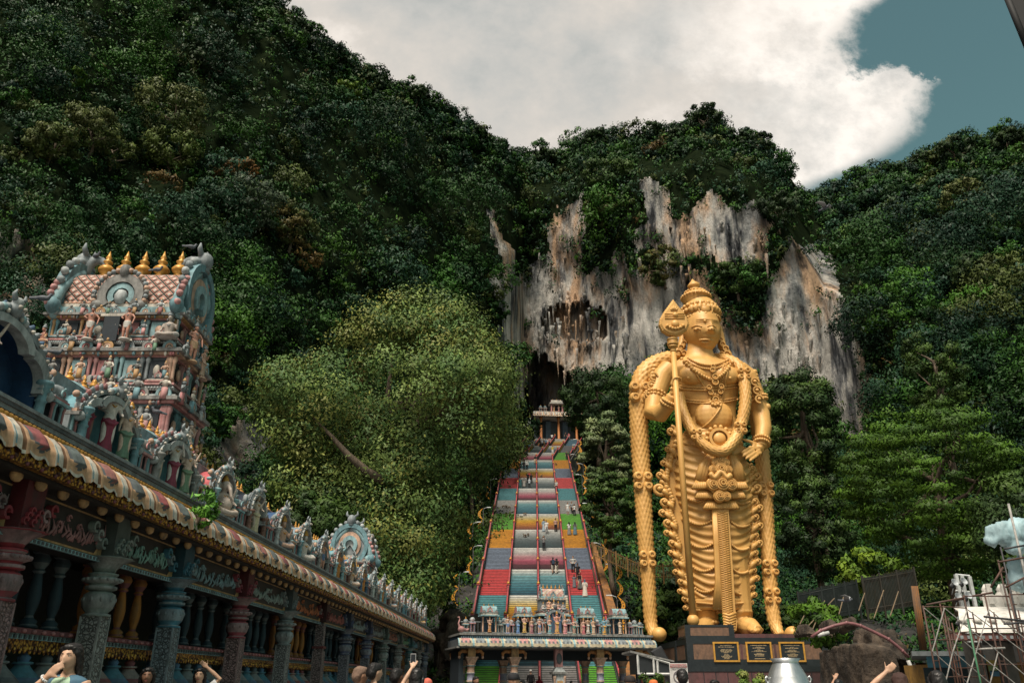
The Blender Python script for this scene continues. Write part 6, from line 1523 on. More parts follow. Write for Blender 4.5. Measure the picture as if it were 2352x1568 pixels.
def g_shrine(x, h, top):
    mb = MB(); mb.box((x, -1.3, GZ), (1.05, .9, .08), P_STONE)
    for s in (-1, 1): mb.lathe((x + s * .44, -1.6, GZ + .08), [(.07, 0), (.05, .06), (.05, .8), (.09, .92), (.06, 1.0)], P_PEACH, 8)
    mb.box((x, -1.0, GZ + .08), (.86, .12, 1.0), P_BLUE if top else P_DARK); mb.box((x, -1.35, GZ + 1.08), (1.24, 1.05, .08), P_LTEAL); mb.box((x, -1.35, GZ + 1.16), (1.10, .92, .12), P_CREAM); mb.box((x, -1.35, GZ + 1.28), (1.16, .96, .05), P_STONE)
    barrel(mb, (x, -1.35, GZ + 1.33), 1.0, .8, .42, P_LTEAL, P_PINK, 3, None, .18); kudu(mb, (x, -1.78, GZ + 1.33), .18, P_PINK, P_CREAM, P_LTEAL)
    for s in (-1, 1): kudu(mb, (x + s * .42, -1.82, GZ + 1.26), .11, P_GREY, P_PEACH, P_LGREY)
    mb.build('roof_shrine', gate)
SHX = [-4.65, -2.28, 2.2, 4.55]
for i, x in enumerate(SHX): g_shrine(x, 1, i in (0, 3))
def g_balus(mb):
    xs = [-6.2, -5.75, -3.9, -3.55, -3.1, -1.55, 1.45, 2.98, 3.45, 3.75, 5.4, 5.75, 6.15]
    for i, x in enumerate(xs): mini_shrine(mb, (x, -1.35, GZ), .40, 1.05 + .15 * (i % 2), [[P_GREY, P_LTEAL, P_PEACH], [P_LGREY, P_PINK, P_LIL], [P_GREY, P_CREAM, P_LTEAL]][i % 3], i % 2 == 0)
    mb.box((0, -1.1, GZ), (13, .1, .12), P_DGREY); mb.box((0, -1.1, GZ + .72), (13, .08, .06), P_GREY)
    for i in range(60): mb.box((-6.4 + i * .217, -1.1, GZ + .12), (.04, .04, .6), P_DGREY)
gp('parapet', g_balus)
def g_tower(mb):
    mb.box((0, -.6, GZ), (2.4, 1.5, .12), P_STONE); mb.box((0, -.3, GZ + .12), (2.2, 1.0, 1.1), P_DGREY)
    mb.ring((0, -1.35, GZ + .95), -.3, pi + .3, .5, .66, P_GREY, -.1, .1, 20); mb.ring((0, -1.3, GZ + .95), -.3, pi + .3, .001, .5, P_BLUE, -.02, .04, 16); mb.box((0, -1.28, GZ + .1), (.9, .06, .9), P_BLUE)
    for i in range(17): t = -.3 + (pi + .6) * i / 16; mb.ball((.72 * cos(t), -1.38, GZ + .95 + .72 * sin(t)), .07, [P_LTEAL, P_PINK][i % 2], 6, 4)
    mb.ball((0, -1.4, GZ + 1.75), (.14, .14, .18), P_DGREY, 7, 5)
    for s in (-1, 1):
        mb.box((s * .85, -.7, GZ + .12), (.5, .9, .9), P_PEACH); mini_shrine(mb, (s * .98, -1.1, GZ + .12), .5, 1.1, [P_LGREY, P_PINK, P_LTEAL])
    for w_, d_, z, h, m in ((2.3, 1.5, 1.20, .10, P_LTEAL), (2.1, 1.3, 1.30, .10, P_CREAM), (2.0, 1.2, 1.40, .12, P_PINK), (2.15, 1.35, 1.52, .08, P_STONE), (1.8, .9, 1.60, .62, P_GREY), (1.75, 1.1, 2.22, .08, P_LGREY), (1.9, 1.2, 2.30, .08, P_CREAM), (1.65, 1.0, 2.38, .12, P_LTEAL)): mb.box((0, -.55, GZ + z), (w_, d_, h), m)
    rowof(mb, lambda x, i: kudu(mb, (x, -1.2, GZ + 1.45), .14, [P_PINK, P_LTEAL, P_GREY][i % 3], P_CREAM, P_PEACH), -1.05, 1.05, 7); rowof(mb, lambda x, i: kudu(mb, (x, -1.15, GZ + 2.26), .10, [P_LTEAL, P_PEACH][i % 2], P_CREAM, P_PINK), -.9, .9, 8)
    barrel(mb, (0, -.55, GZ + 2.5), 1.5, .85, .55, P_PINK, P_LTEAL, 5, [P_PINK, P_CREAM, P_PEACH], .32)
    kudu(mb, (0, -1.0, GZ + 2.45), .2, P_GREY, P_LTEAL, P_PEACH)
    for s in (-1, 1): gable(mb, (s * .78, -.55, GZ + 2.72), .36, s, [P_LTEAL, P_PINK, P_GREY, P_LGREY, P_LTEAL], True, 9)
gp('central_tower', g_tower)
gp('inner_lintel', lambda mb: (mb.box((0, 1.2, 2.9), (12.6, .3, .66), P_DARK), mb.box((-6.5, 0, 0), (.3, 3.2, 3.5), P_DARK)))
def gfig(cx, y, z, h, kind, s, g_, l, rz=0): return statuette(GM @ V(((cx - 1150) * .00664, y, GZ + z)), R(14) + rz, h, kind, s, g_, l, group='statuettes on the entrance gate')
PKS = (.55, .34, .27)
for a in [(448, -1.75, .1, .95, 'four', (.5, .33, .26), (.45, .22, .08), 'four armed peach statuette in the far left shrine of the gate'), (632, -1.8, .03, 1.12, 'guard', (.5, .34, .26), (.16, .24, .42), 'statuette with crossed arms and blue skirt on the left of the gate roof'), (737, -1.85, .03, 1.02, 'stand', (.2, .28, .36), (.12, .22, .42), 'statuette in blue sari left of the second gate shrine'), (805, -1.8, .1, 1.12, 'four', PKS, (.5, .33, .10), 'peach statuette with yellow skirt inside the second gate shrine'), (878, -1.85, .03, 1.0, 'stand', (.5, .33, .25), (.30, .13, .16), 'statuette in purple and grey sari right of the second gate shrine'), (960, -1.85, .03, 1.0, 'guard', PKS, (.2, .26, .40), 'statuette with blue grey skirt left of the gate centre'), (1062, -1.95, .03, 1.1, 'stand', PKS, (.16, .33, .36), 'statuette in teal sari just left of the central gate deity'), (1140, -1.95, .05, 1.35, 'four', (.56, .28, .22), (.52, .30, .10), 'largest peach deity statuette in the central arch of the gate'), (1225, -1.95, .03, 1.12, 'stand', PKS, (.52, .22, .24), 'statuette in pink sari just right of the central gate deity'), (1325, -1.85, .03, .98, 'guard', PKS, (.13, .26, .2), 'statuette with green skirt right of the gate centre'), (1428, -1.85, .03, 1.0, 'stand', PKS, (.42, .12, .14), 'statuette in red sari at the left of the third gate shrine'), (1478, -1.8, .1, 1.05, 'four', (.40, .26, .18), (.52, .5, .46), 'statuette in white cloth inside the third gate shrine'), (1535, -1.85, .03, 1.05, 'stand', (.55, .36, .25), (.5, .38, .28), 'statuette in cream cloth right of the third gate shrine'), (1655, -1.8, .03, 1.1, 'four', (.16, .33, .42), (.52, .28, .06), 'blue skinned statuette with orange skirt on the right of the gate roof'), (1830, -1.75, .1, .95, 'stand', (.55, .42, .32), (.5, .42, .35), 'pale statuette in the far right shrine of the gate'),
          (1035, -1.1, 1.62, .78, 'seated', (.5, .45, .40), (.25, .3, .34), 'grey statuette at the left of the seated row on the gate tower'), (1095, -1.15, 1.62, .95, 'elephant', (.55, .33, .24), (.5, .3, .2), 'elephant headed statuette in the seated row on the gate tower'), (1145, -1.2, 1.62, 1.05, 'seated', (.55, .42, .33), (.5, .4, .2), 'tallest statuette in the middle of the seated row on the gate tower'), (1195, -1.15, 1.62, .9, 'seated', (.5, .33, .27), (.45, .2, .22), 'pink statuette right of the tallest in the seated row'), (1250, -1.1, 1.62, .8, 'seated', (.45, .4, .38), (.2, .3, .34), 'teal statuette at the right end of the seated row on the gate tower')]: gfig(*a)
# flamingo coloured bird ornament on the gate's left end
bo = GM @ V((-6.6, -1.9, 4.45)); bd = MB()
bd.ball((0, 0, .25), (.16, .24, .2), P_PINK, 10, 8); bd.tube([(0, -.12, .35), (0, -.2, .6), (0, -.12, .85), (0, -.18, 1.0), (0, -.3, .98)], [.09, .06, .05, .06, .03], P_PINK, 8); bd.tube([(0, .15, .25), (0, .4, .2), (0, .6, .3)], [.12, .1, .03], P_ROSE, 8)
o = link('bird_ornament', fuse(bd, .03, 'bird', 1, P_PINK)); o.location = bo; o.rotation_euler = (0, 0, R(-60)); tag(o, 'pink long necked bird ornament on the left corner of the gate', 'ornament')
person((1.35, 63.3, tread(63.3)), pi, 'man in black clothes and white cap climbing behind the gate', 'walk', ('longsleeve', BK), ('trousers', BK), 'cap', haircol=WT)
person((1.95, 62.6, tread(62.6)), pi - .2, 'woman in a long red dress climbing behind the gate', 'stand', ('robe', (.38, .03, .05)), None, 'scarf', haircol=(.3, .03, .04), h=1.6)
person((3.95, 58.6, 0), 2.4, 'worker in a yellow safety vest in front of the gate steps', 'walk', ('vest', (.62, .62, .06)), ('trousers', BK), 'hair', h=1.6)
# ================================================================== the golden statue
Y0 = 72.0
def S(px, py, dy=0): return U(px, py, Y0 + dy)
def mpp(py, Y=Y0): return Y / ray(1600, py).y
m_gold, nt, b = nt_mat('gold paint')
v = coords(nt, 'Object'); c = ramp(nt, noise(nt, v, .35, 5), [(.3, (.54, .285, .075)), (.7, (.69, .40, .125))])
c = mixc(nt, ramp(nt, noise(nt, coords(nt, 'Object', (1, 1, .2)), 1.1, 6, .7), [(.52, (0, 0, 0)), (.72, (.45,) * 3)]), c, (.34, .15, .03))
nt.links.new(c, b.inputs['Base Color']); b.inputs['Roughness'].default_value = .5; b.inputs['Metallic'].default_value = .05
bump(nt, b, noise(nt, v, 5, 4), .12, .1)
gb = S(1650, 1456)
statue = empty('golden_statue', (gb.x, Y0, gb.z), 0, 'colossal golden statue holding a spear, tallest figure in the scene', 'statue')
gz0 = 5.05
def loft(mb, secs, n, m, dep=.6, disp=None, sub=1):
    """secs: (py, left px, right px[, depth ratio[, dy]]); ellipse sections"""
    L = []
    for i in range(len(secs) - 1):
        for k in range(sub):
            t = k / sub; a = list(secs[i]) + [dep, 0][len(secs[i]) - 3:]; b_ = list(secs[i + 1]) + [dep, 0][len(secs[i + 1]) - 3:]; L.append([a[q] * (1 - t) + b_[q] * t for q in range(5)])
    L.append(list(secs[-1]) + [dep, 0][len(secs[-1]) - 3:])
    vs = []; fs = []
    for py, xl, xr, dp, dy in L:
        c_ = S((xl + xr) / 2, py, dy); r = (xr - xl) / 2 * mpp(py)
        for k in range(n):
            a = 2 * pi * k / n; q = 1 + (disp(py, a) / r if disp else 0)
            vs.append((c_.x + r * q * sin(a), c_.y - r * dp * q * cos(a), c_.z))
    for i in range(len(L) - 1):
        for k in range(n): fs.append((i * n + k, i * n + (k + 1) % n, (i + 1) * n + (k + 1) % n, (i + 1) * n + k))
    fs.append(tuple(range(n))); fs.append(tuple((len(L) - 1) * n + k for k in range(n))[::-1])
    mb.add(vs, fs, m, True)
def gbuild(nm, mb, par=statue): return mb.build(nm, par, True)
def ptube(mb, pts, rpx, n=10, **k):
    P = [S(*p) for p in pts]; rp = rpx if hasattr(rpx, '__len__') else [rpx] * len(P)
    mb.tube(P, [r * mpp(p[1]) for r, p in zip(rp, pts)], m_gold, n, **k)
def body():
    mb = MB(); d = m_gold
    loft(mb, [(780, 1580, 1634, .8), (806, 1578, 1636, .8), (820, 1572, 1642, .75), (828, 1556, 1654, .6), (838, 1538, 1680, .55), (852, 1534, 1694, .58), (872, 1546, 1698, .60), (892, 1556, 1698, .58), (912, 1564, 1694, .56), (935, 1576, 1690, .56), (960, 1586, 1690, .58), (982, 1582, 1694, .6), (1004, 1570, 1700, .6), (1040, 1562, 1704, .55)], 40, d)
    for x in (1594, 1668): p = S(x, 862, -1.35); mb.ball(p, (1.35, .75, .95), d, 16, 10)
    p = S(1640, 955, -1.1); mb.ball(p, (1.75, .85, 1.5), d, 16, 10)
    h = 114 * mpp(750); hv_ = head_verts(64, 48, .74); hv_ = ([(x * (1.02 + .16 * max(0, min(1, (.12 - z) / .4))), y, z) for x, y, z in hv_[0]], hv_[1]); add_head(mb, S(1611, 757, -.15), h, d, .22, .20, hv=hv_)
    A = [S(1540, 846, 0), S(1520, 866, -.1), S(1506, 905, -.5), S(1500, 948, -1.2), S(1516, 950, -2.2), S(1536, 928, -3.2), S(1545, 908, -3.7)]
    mb.tube(A, [1.0, 1.05, .95, .85, .82, .66, .48], d, 18)
    hand(mb, A[-1], (.10, -.15, 1), (.9, -.5, .1), d, 12.5, .75, 1)
    B = [S(1694, 848, 0), S(1716, 866, .0), S(1732, 905, .1), S(1747, 946, .1), S(1753, 985, -.5), S(1748, 1026, -1.3)]
    mb.tube(B, [.95, 1.0, .92, .82, .76, .52], d, 18)
    hand(mb, B[-1], (-.86, -.42, -.55), (-.3, .9, -.2), d, 14.0, .12, -1, .22)
    for a, t in (((1702, 1405, -.2), (1742, 1453, -2.6)), ((1622, 1400, .2), (1612, 1452, -2.0))):
        mb.tube([S(1640 + (18 if a[0] > 1650 else -18), 1035), S(*a)], [1.5, .95], d, 12)
        a, t = S(*a), S(*t); a2 = V((a.x, a.y, gz0 + .8)); t.z = gz0 + .3; m_ = a2.lerp(t, .55); m_.z = gz0 + .62
        mb.tube([a, a2, m_, t], [1.0, .92, .78, .42], d, 14); dr = (t - m_).normalized(); sd_ = V((-dr.y, dr.x, 0))
        for k in range(5): q = t + sd_ * (k - 2) * .27 - dr * abs(k - 1) * .16; mb.tube([q - dr * .4, q + dr * .32], [.24, .2 - .02 * k], d, 8)
        mb.ball(a2 + V((0, .6, -.45)), (.6, .7, .45), d, 8, 6)
    me = fuse(mb, .085, 'body', 1, d); me.transform(Matrix.Translation((-gb.x, -Y0, -gb.z)))
    return link('body', me, statue)
bodyo = body()
tree_b = BVHTree.FromPolygons([v_.co + V((gb.x, Y0, gb.z)) for v_ in bodyo.data.vertices], [tuple(p.vertices) for p in bodyo.data.polygons])
CAM = V((0, 0, CAMZ))
def hit(px, py, off=.1, tr=None):
    d = ray(px, py).normalized(); h = (tr or tree_b).ray_cast(CAM, d, 300)
    return (h[0] - d * off) if h[0] is not None else S(px, py, -1.5)
def chain(mb, pts, step, r, tr=None, bead=True, off=.08):
    P = [V((*p, 0)) for p in pts]; L = []
    for a, b_ in zip(P, P[1:]):
        n = max(1, int((b_ - a).length / step)); L += [a.lerp(b_, i / n) for i in range(n)]
    L.append(P[-1]); Q = [hit(q.x, q.y, off, tr) for q in L]
    if bead:
        for q in Q: mb.ball(q, r, m_gold, 7, 5)
    else: mb.tube(Q, r, m_gold, 6)
def arc(a, b_, sag, n=12): return [(a[0] + (b_[0] - a[0]) * t, a[1] + (b_[1] - a[1]) * t + sag * 4 * t * (1 - t)) for t in [i / n for i in range(n + 1)]]
# ---- crown
mb = MB(); m_ = m_gold
CR = [(742, 37, 1611), (737, 40, 1611), (732, 40, 1610), (726, 41, 1610), (716, 41, 1608), (706, 37, 1605), (697, 31, 1602), (692, 26, 1600), (689, 31, 1599), (684, 32, 1598.5), (679, 30, 1598), (675, 25, 1597), (670, 20, 1596), (666, 12, 1595), (662, 9, 1594.5), (660, 13, 1594), (655, 14, 1593), (651, 10, 1592), (647, 5, 1591), (641, .8, 1590)]
mb.tube([S(x, y) for y, r, x in CR], [r * mpp(y) for y, r, x in CR], m_, 32, disp=lambda i, k: 1 + (.03 if (k % 2 and i > 6) else 0))
for y, x, r, n, br in ((737, 1611, 41, 34, .16), (722, 1609, 42, 24, .26), (710, 1606, 38, 20, .22), (684, 1598.5, 32, 26, .17), (673, 1596.6, 23, 20, .13)):
    c_ = S(x, y)
    for k in range(n): a = 2 * pi * k / n; q = r * mpp(y); mb.ball((c_.x + q * cos(a), c_.y + q * sin(a), c_.z), br, m_, 7, 5)
for x, y, r in ((1620, 711, .5), (1620, 721, .26)): p = S(x, y, -1.72); mb.ball(p, (r, .35, r * 1.1), m_, 10, 8); mb.ring((p.x, p.y, p.z), 0, 2 * pi, r * 1.15, r * 1.4, m_, -.15, .2, 18)
for k in range(9):
    a = -.9 + 1.8 * k / 8; c_ = S(1608, 724); q = 41 * mpp(724); mb.ball((c_.x + q * sin(a + .25), c_.y - q * cos(a + .25), c_.z + .1), (.3, .25, .45), m_, 8, 6)
gbuild('crown', mb)
# ---- face marks, ears, hair
mb = MB()
for y in (733, 737.5, 742): chain(mb, [(1599, y + .5), (1616, y - .5), (1636, y + .5)], 3, .035, None, False, .0)
mb.ball(hit(1619, 737, .0), .16, m_, 8, 6); gbuild('forehead_mark', mb)
for x0, x1 in ((1588, 1612), (1625, 1645)): mb = MB(); chain(mb, arc((x0, 752 if x0 < 1600 else 750), (x1, 750 if x0 < 1600 else 752), -4), 2, .06, None, False, .02); gbuild('eyebrow', mb)
for x in (1601, 1634):
    mb = MB(); q = hit(x, 756, .03); mb.ball(q, (.27, .12, .14), m_, 10, 8); mb.ball(q + V((0, -.08, 0)), .10, paint('pupil', (.28, .13, .03), .5, grime=0), 6, 5); chain(mb, arc((x - 8, 757), (x + 8, 757), -4), 2, .05, None, False, .05); gbuild('eye', mb)
mb = MB(); chain(mb, arc((1606, 781), (1632, 781), -1.5), 2, .10, None, False, .04); chain(mb, arc((1611, 784.5), (1628, 784.5), 2.5), 2, .12, None, False, .04); gbuild('lips', mb)
for s, L in ((-1, [(1573, 768, 5), (1572, 779, 6), (1570, 790, 8), (1563, 800, 9), (1557, 812, 10), (1570, 812, 8), (1548, 820, 9)]), (1, [(1652, 770, 4), (1655, 781, 6), (1658, 792, 8), (1665, 802, 9), (1668, 815, 10), (1656, 815, 8)])):
    mb = MB()
    for x, y, r in L: p = S(x, y, .2); q = r * mpp(y); mb.ball(p, (q * .8, q * .8, q), m_, 10, 8); mb.ring((p.x, p.y - q * .7, p.z), 0, 5, q * .55, q * .8, m_, -.12, .12, 12)
    ptube(mb, [(1612 + s * 38, 748, .5), (1612 + s * 43, 770, .6), (1612 + s * 46, 795, .5), (1612 + s * 60, 815, .4), (1612 + s * 70, 826, .2)], [6, 8, 10, 10, 4]); gbuild('ear_ornament', mb)
# ---- dhoti with hanging folds
def folds(py, a):
    x = sin(a); f = cos(a)
    if py < 1030: return .05 * sin(py * .5)
    leg = -.46 if x < 0 else .46; u = (x - leg) / .5
    ph = (py - 1030) / 2.9 + 5.2 * u * u - 2.2 * (1 if x < 0 else -1) * u
    w_ = .5 + .5 * sin(ph); g_ = -.55 * math.exp(-(x / .16) ** 2) * (f > 0) * min(1, (py - 1030) / 120)
    hem = 1 if py < 1376 else .15
    return (.17 * w_ ** 1.4 + .12 * (.5 + .5 * sin(ph / 3.2))) * hem + g_ + (.10 if py > 1376 else 0)
mb = MB(); loft(mb, [(990, 1572, 1698), (1004, 1566, 1703), (1040, 1557, 1709), (1080, 1553, 1716), (1119, 1553, 1721), (1180, 1567, 1723), (1250, 1581, 1720), (1320, 1591, 1716), (1376, 1597, 1716), (1380, 1596, 1718), (1398, 1598, 1716), (1402, 1603, 1712)], 130, m_, .58, folds, 24)
dh = gbuild('dhoti', mb)
tree_d = BVHTree.FromPolygons([v_.co + V((gb.x, Y0, gb.z)) for v_ in dh.data.vertices], [tuple(p.vertices) for p in dh.data.polygons])
def bstr(pts, st, r): mb = MB(); chain(mb, pts, st, r, tree_d); gbuild('bead_string', mb)
for y in (1150, 1203, 1256, 1310, 1358):
    w_ = (y - 1119) / 260; bstr(arc((1572 + 28 * w_, y - 8), (1640 + 12 * w_, y - 16), 13), 3.4, .13); bstr(arc((1680 + 4 * w_, y - 4), (1722 - 6 * w_, y + 2), 7), 3.4, .13)
for y in (1380, 1397): bstr([(1601, y + 3), (1652, y + 8), (1660, y + 8)], 3, .11); bstr([(1682, y + 6), (1712, y + 3)], 3, .11)
def strip(mb, outline, y, th, m=m_gold): mb.prism([((p := U(a, b_, y)).x, p.z) for a, b_ in outline], m, y - th, y + th)
mb = MB(); F = Y0 - 2.05
strip(mb, [(1644, 1165), (1672, 1165), (1678, 1250), (1684, 1330), (1688, 1400), (1692, 1430), (1690, 1447), (1682, 1454), (1668, 1448), (1662, 1425), (1660, 1400), (1656, 1330), (1651, 1250)], F, .16)
for k in range(5): mb.tube([U(1638 + 2.2 * k, 1165, F), U(1643 + 2.2 * k, 1250, F), U(1647 + 2.6 * k, 1330, F), U(1640 + 4.2 * k, 1400, F)], [.17] * 4, m_, 6)
for k in range(46):
    y = 1172 + k * 5.2; x0 = 1646 + (y - 1165) * .055; w_ = 25
    for s in (0, 1): mb.tube([U(x0 + (w_ if s else 0), y, F - .17), U(x0 + (0 if s else w_), y + 9, F - .17)], .045, m_, 4)
for k in range(7): mb.tube([U(1660 + k * .6, 1408 + k * 6.2, F - .1), U(1674, 1413 + k * 6.2, F - .32), U(1690 - k * .5, 1407 + k * 6.2, F - .1)], .13, m_, 6)
for s in (-1, 1):
    for k in range(3): mb.tube([U(1655 + s * (16 + 3 * k), 1030 + 6 * k, F + .3), U(1655 + s * (28 + 7 * k), 1070, F + .25), U(1655 + s * (38 + 6 * k), 1104, F + .2)], [.28, .34, .4], m_, 8)
for cx, cy, w_, h in ((1612, 1112, 20, 14), (1696, 1112, 20, 14), (1618, 1134, 18, 14), (1692, 1134, 18, 14), (1641, 1158, 22, 14), (1672, 1158, 22, 14)):
    for k in range(9): t = k / 8 - .5; mb.tube([U(cx + t * w_ * 1.1, cy - h * .7, F + .1), U(cx + t * w_ * 2.1, cy + h * .7, F - .25)], [.12, .17], m_, 6)
gbuild('front_sash', mb)
mb = MB()
def rosette(mb, px, py, r, Y):
    p = U(px, py, Y); q = r * mpp(py, Y); mb.ball(p, (q, q * .6, q), m_, 12, 8)
    for k, f in enumerate((.82, .55, .3)): mb.ring((p.x, p.y - q * (.28 + .16 * k), p.z), 0, 2 * pi, q * (f - .13), q * f, m_, -q * .22, q * .1, 16)
for x, y, r in ((1655, 1056, 13), (1643, 1062, 10), (1667, 1062, 10), (1655, 1076, 16), (1638, 1078, 11), (1672, 1078, 11), (1658, 1110, 19), (1637, 1112, 16), (1679, 1112, 16), (1652, 1139, 15), (1668, 1139, 12)): rosette(mb, x, y, r, F - .55)
for k in range(26): t = k / 25; mb.ball(U(1634 + 42 * t, 1090 + 6 * sin(t * 9), F - .8), .28, m_, 7, 5)
gbuild('flower_pendant', mb)
# ---- garlands
def dense(pts, step=.15):
    P = [S(*p[:3]) for p in pts]; rr = [p[3] * mpp(p[1]) for p in pts]; Q = []; Rr = []
    for i in range(len(P) - 1):
        p0, p1, p2, p3 = P[max(0, i - 1)], P[i], P[i + 1], P[min(len(P) - 1, i + 2)]; n = max(1, int((p2 - p1).length / step))
        for k in range(n):
            t = k / n; Q.append(.5 * ((2 * p1) + (p2 - p0) * t + (2 * p0 - 5 * p1 + 4 * p2 - p3) * t * t + (3 * p1 - p0 - 3 * p2 + p3) * t ** 3)); Rr.append(rr[i] * (1 - t) + rr[i + 1] * t)
    return Q + [P[-1]], Rr + [rr[-1]]
def garland(pts, ros, ball=None):
    mb = MB(); Q, Rr = dense(pts); n = 40
    mb.tube(Q, Rr, m_, 56, disp=lambda i, k: .92 + .17 * max(0, cos(2 * pi * (k / 4 + .5 * ((i // 3) % 2)))) * (.35, 1, .35)[i % 3])
    for py in ros:
        q = min(range(len(Q)), key=lambda i: abs(PX(Q[i])[1] - py) + (0 if Q[i].y < Y0 + 5 else 99)); c_, r = Q[q], Rr[q]
        for dz in (-.9, .9):
            for dx in (-.55, .55): p = c_ + V((dx * r, -r * .78, dz * r * .62)); mb.ball(p, (r * .58, r * .4, r * .58), m_, 10, 7); mb.ring(p + V((0, -r * .36, 0)), 0, 2 * pi, r * .22, r * .36, m_, -.1, .12, 12)
    if ball: p = S(*ball[:3]); q = ball[3] * mpp(ball[1]); mb.ball(p, (q, q, q * .93), m_, 18, 12)
    return gbuild('garland', mb)
garland([(1570, 818, 1.2, 14), (1540, 824, .9, 19), (1505, 838, .6, 22), (1480, 862, .4, 24), (1469, 900, .3, 23), (1467, 960, .3, 21), (1471, 1040, .3, 21), (1476, 1120, .2, 20), (1481, 1210, 0, 19), (1487, 1300, 0, 17), (1491, 1370, -.1, 16), (1495, 1430, -.2, 15), (1503, 1462, -.8, 11)], (905, 1108, 1285), (1514, 1456, -1.3, 17))
garland([(1700, 846, 1.4, 16), (1722, 880, 1.6, 17), (1736, 950, 1.6, 17), (1748, 1030, 1.5, 17), (1755, 1100, 1.2, 17), (1760, 1180, 1.0, 17), (1764, 1260, .7, 17), (1769, 1340, .4, 17), (1776, 1410, .1, 16), (1783, 1440, -.2, 14), (1793, 1460, -.8, 10)], (1125, 1305, 1370), (1821, 1455, -1.5, 18))
garland([(1640, 822, .9, 12), (1668, 826, -.2, 13), (1692, 838, -.9, 14), (1706, 862, -1.4, 14), (1712, 900, -1.8, 13), (1710, 940, -2.0, 13), (1701, 978, -2.1, 13), (1686, 1012, -2.5, 13), (1666, 1034, -2.8, 13), (1646, 1037, -2.9, 12), (1622, 1026, -2.8, 12), (1600, 1003, -2.5, 12), (1582, 974, -2.1, 12), (1568, 940, -1.6, 11), (1562, 905, -1.0, 10)], (862, 985, 1000))
# ---- jewellery on chest and arms
mb = MB()
chain(mb, arc((1566, 824), (1634, 872), 6) + arc((1634, 872), (1682, 832), 9), 4.4, .19, None, True, .12)
chain(mb, arc((1580, 822), (1672, 826), 14), 3, .12); chain(mb, arc((1578, 828), (1676, 832), 17), 3, .10)
chain(mb, arc((1584, 832), (1622, 896), 0), 2.6, .10); chain(mb, arc((1662, 836), (1650, 896), 2), 2.6, .10); chain(mb, arc((1668, 836), (1654, 892), 2), 2.6, .08)
for x, y, r in ((1637, 842, 6), (1636, 850, 7), (1642, 866, 8), (1642, 878, 9), (1628, 890, 7), (1656, 888, 7), (1632, 902, 7), (1654, 900, 7), (1643, 918, 9)): p = hit(x, y, .15); q = r * mpp(y); mb.ball(p, (q * .8, q * .5, q * .8), m_, 10, 8); mb.ring((p.x, p.y - q * .4, p.z), 0, 2 * pi, q * .6, q * .85, m_, -.1, .1, 14)
for k in range(12): a = 2 * pi * k / 12; mb.ball(hit(1643 + 13 * cos(a), 918 + 12 * sin(a), .12), .16, m_, 6, 5)
for y, s in ((884, 6), (890, 6), (914, 7), (919, 7)): chain(mb, arc((1562 + (y - 884) * .3, y + 2), (1694, y - 2), s), 2.8, .10)
chain(mb, arc((1674, 838), (1655, 935), 0) + arc((1655, 935), (1612, 982), 6), 3, .09, None, False)
for x in (1581, 1677): mb.ball(hit(x, 868, .02), .16, m_, 8, 6)
q = hit(1643, 951, -.02); mb.ring((q.x, q.y, q.z), 0, 2 * pi, .1, .24, m_, -.06, .06, 12)
gbuild('necklace', mb)
def band(mb, c0, c1, r, n=20, br=.16):
    a, b_ = S(*c0), S(*c1); t = (b_ - a).normalized(); u = t.orthogonal().normalized(); w_ = t.cross(u)
    for k in range(n): th = 2 * pi * k / n; mb.ball(a + (u * cos(th) + w_ * sin(th)) * r, br, m_, 7, 5)
    mb.tube([a - t * .12, a + t * .12], [r, r], m_, n)
for nm, L in (('armlet', [((1504, 918, -.6), (1500, 948, -1.2), 1.0), ((1505, 910, -.55), (1500, 948, -1.2), 1.02), ((1738, 922, .1), (1747, 946, .1), .98), ((1736, 915, .1), (1747, 946, .1), 1.0)]), ('bracelet', [((1538, 922, -3.4), (1545, 908, -3.7), .66), ((1535, 928, -3.2), (1545, 908, -3.7), .7), ((1749, 1018, -1.2), (1748, 1030, -1.4), .64), ((1750, 1011, -1.0), (1748, 1026, -1.3), .68)])):
    for s, X, y0_, l2 in ((-1, 1500, 850, L[:2]), (1, 1736, 862, L[2:])):
        mb = MB()
        for l in l2: band(mb, *l)
        if nm == 'armlet':
            for k in range(11):
                t = k / 10; x = X + s * (-22 + 44 * t) * .9 * (1 if s > 0 else 1) - (0 if s > 0 else -4); p = S(X + s * (2 + 20 * t) - s * 6, y0_ - 8 + 78 * t, -.4); mb.ball(p, (.34, .3, .26), m_, 8, 6)
            for k in range(3): p = S(X + s * (-2 + 5 * k), y0_ + 14 + 20 * k, -1.15); mb.ring((p.x, p.y, p.z), 0, 5, .28, .42, m_, -.1, .15, 14); mb.ball(p, .2, m_, 7, 5)
            p = S(X + s * 26, y0_ + 72, -.3); mb.ball(p, (.36, .3, .36), m_, 8, 6)
        gbuild(nm, mb)
mb = MB()
p = hit(1652, 1007, .2, tree_d); mb.ball(p, (.62, .35, .62), m_, 12, 8); mb.ring((p.x, p.y - .1, p.z), 0, 2 * pi, .7, .95, m_, -.2, .2, 20)
for k in range(14): a = 2 * pi * k / 14; mb.ball((p.x + 1.1 * cos(a), p.y, p.z + 1.1 * sin(a)), (.22, .2, .22), m_, 7, 5)
for s in (-1, 1):
    for k in range(3): q = hit(1652 + s * (20 + 9 * k), 1004 + 3 * k, .15, tree_d); mb.ring((q.x, q.y, q.z), 0, 5, .22, .36, m_, -.15, .2, 12); mb.ball(q, .16, m_, 6, 5)
for y in (992, 998, 1018): chain(mb, arc((1574, y), (1698, y - 2), 9), 3, .13, tree_d)
gbuild('belt', mb)
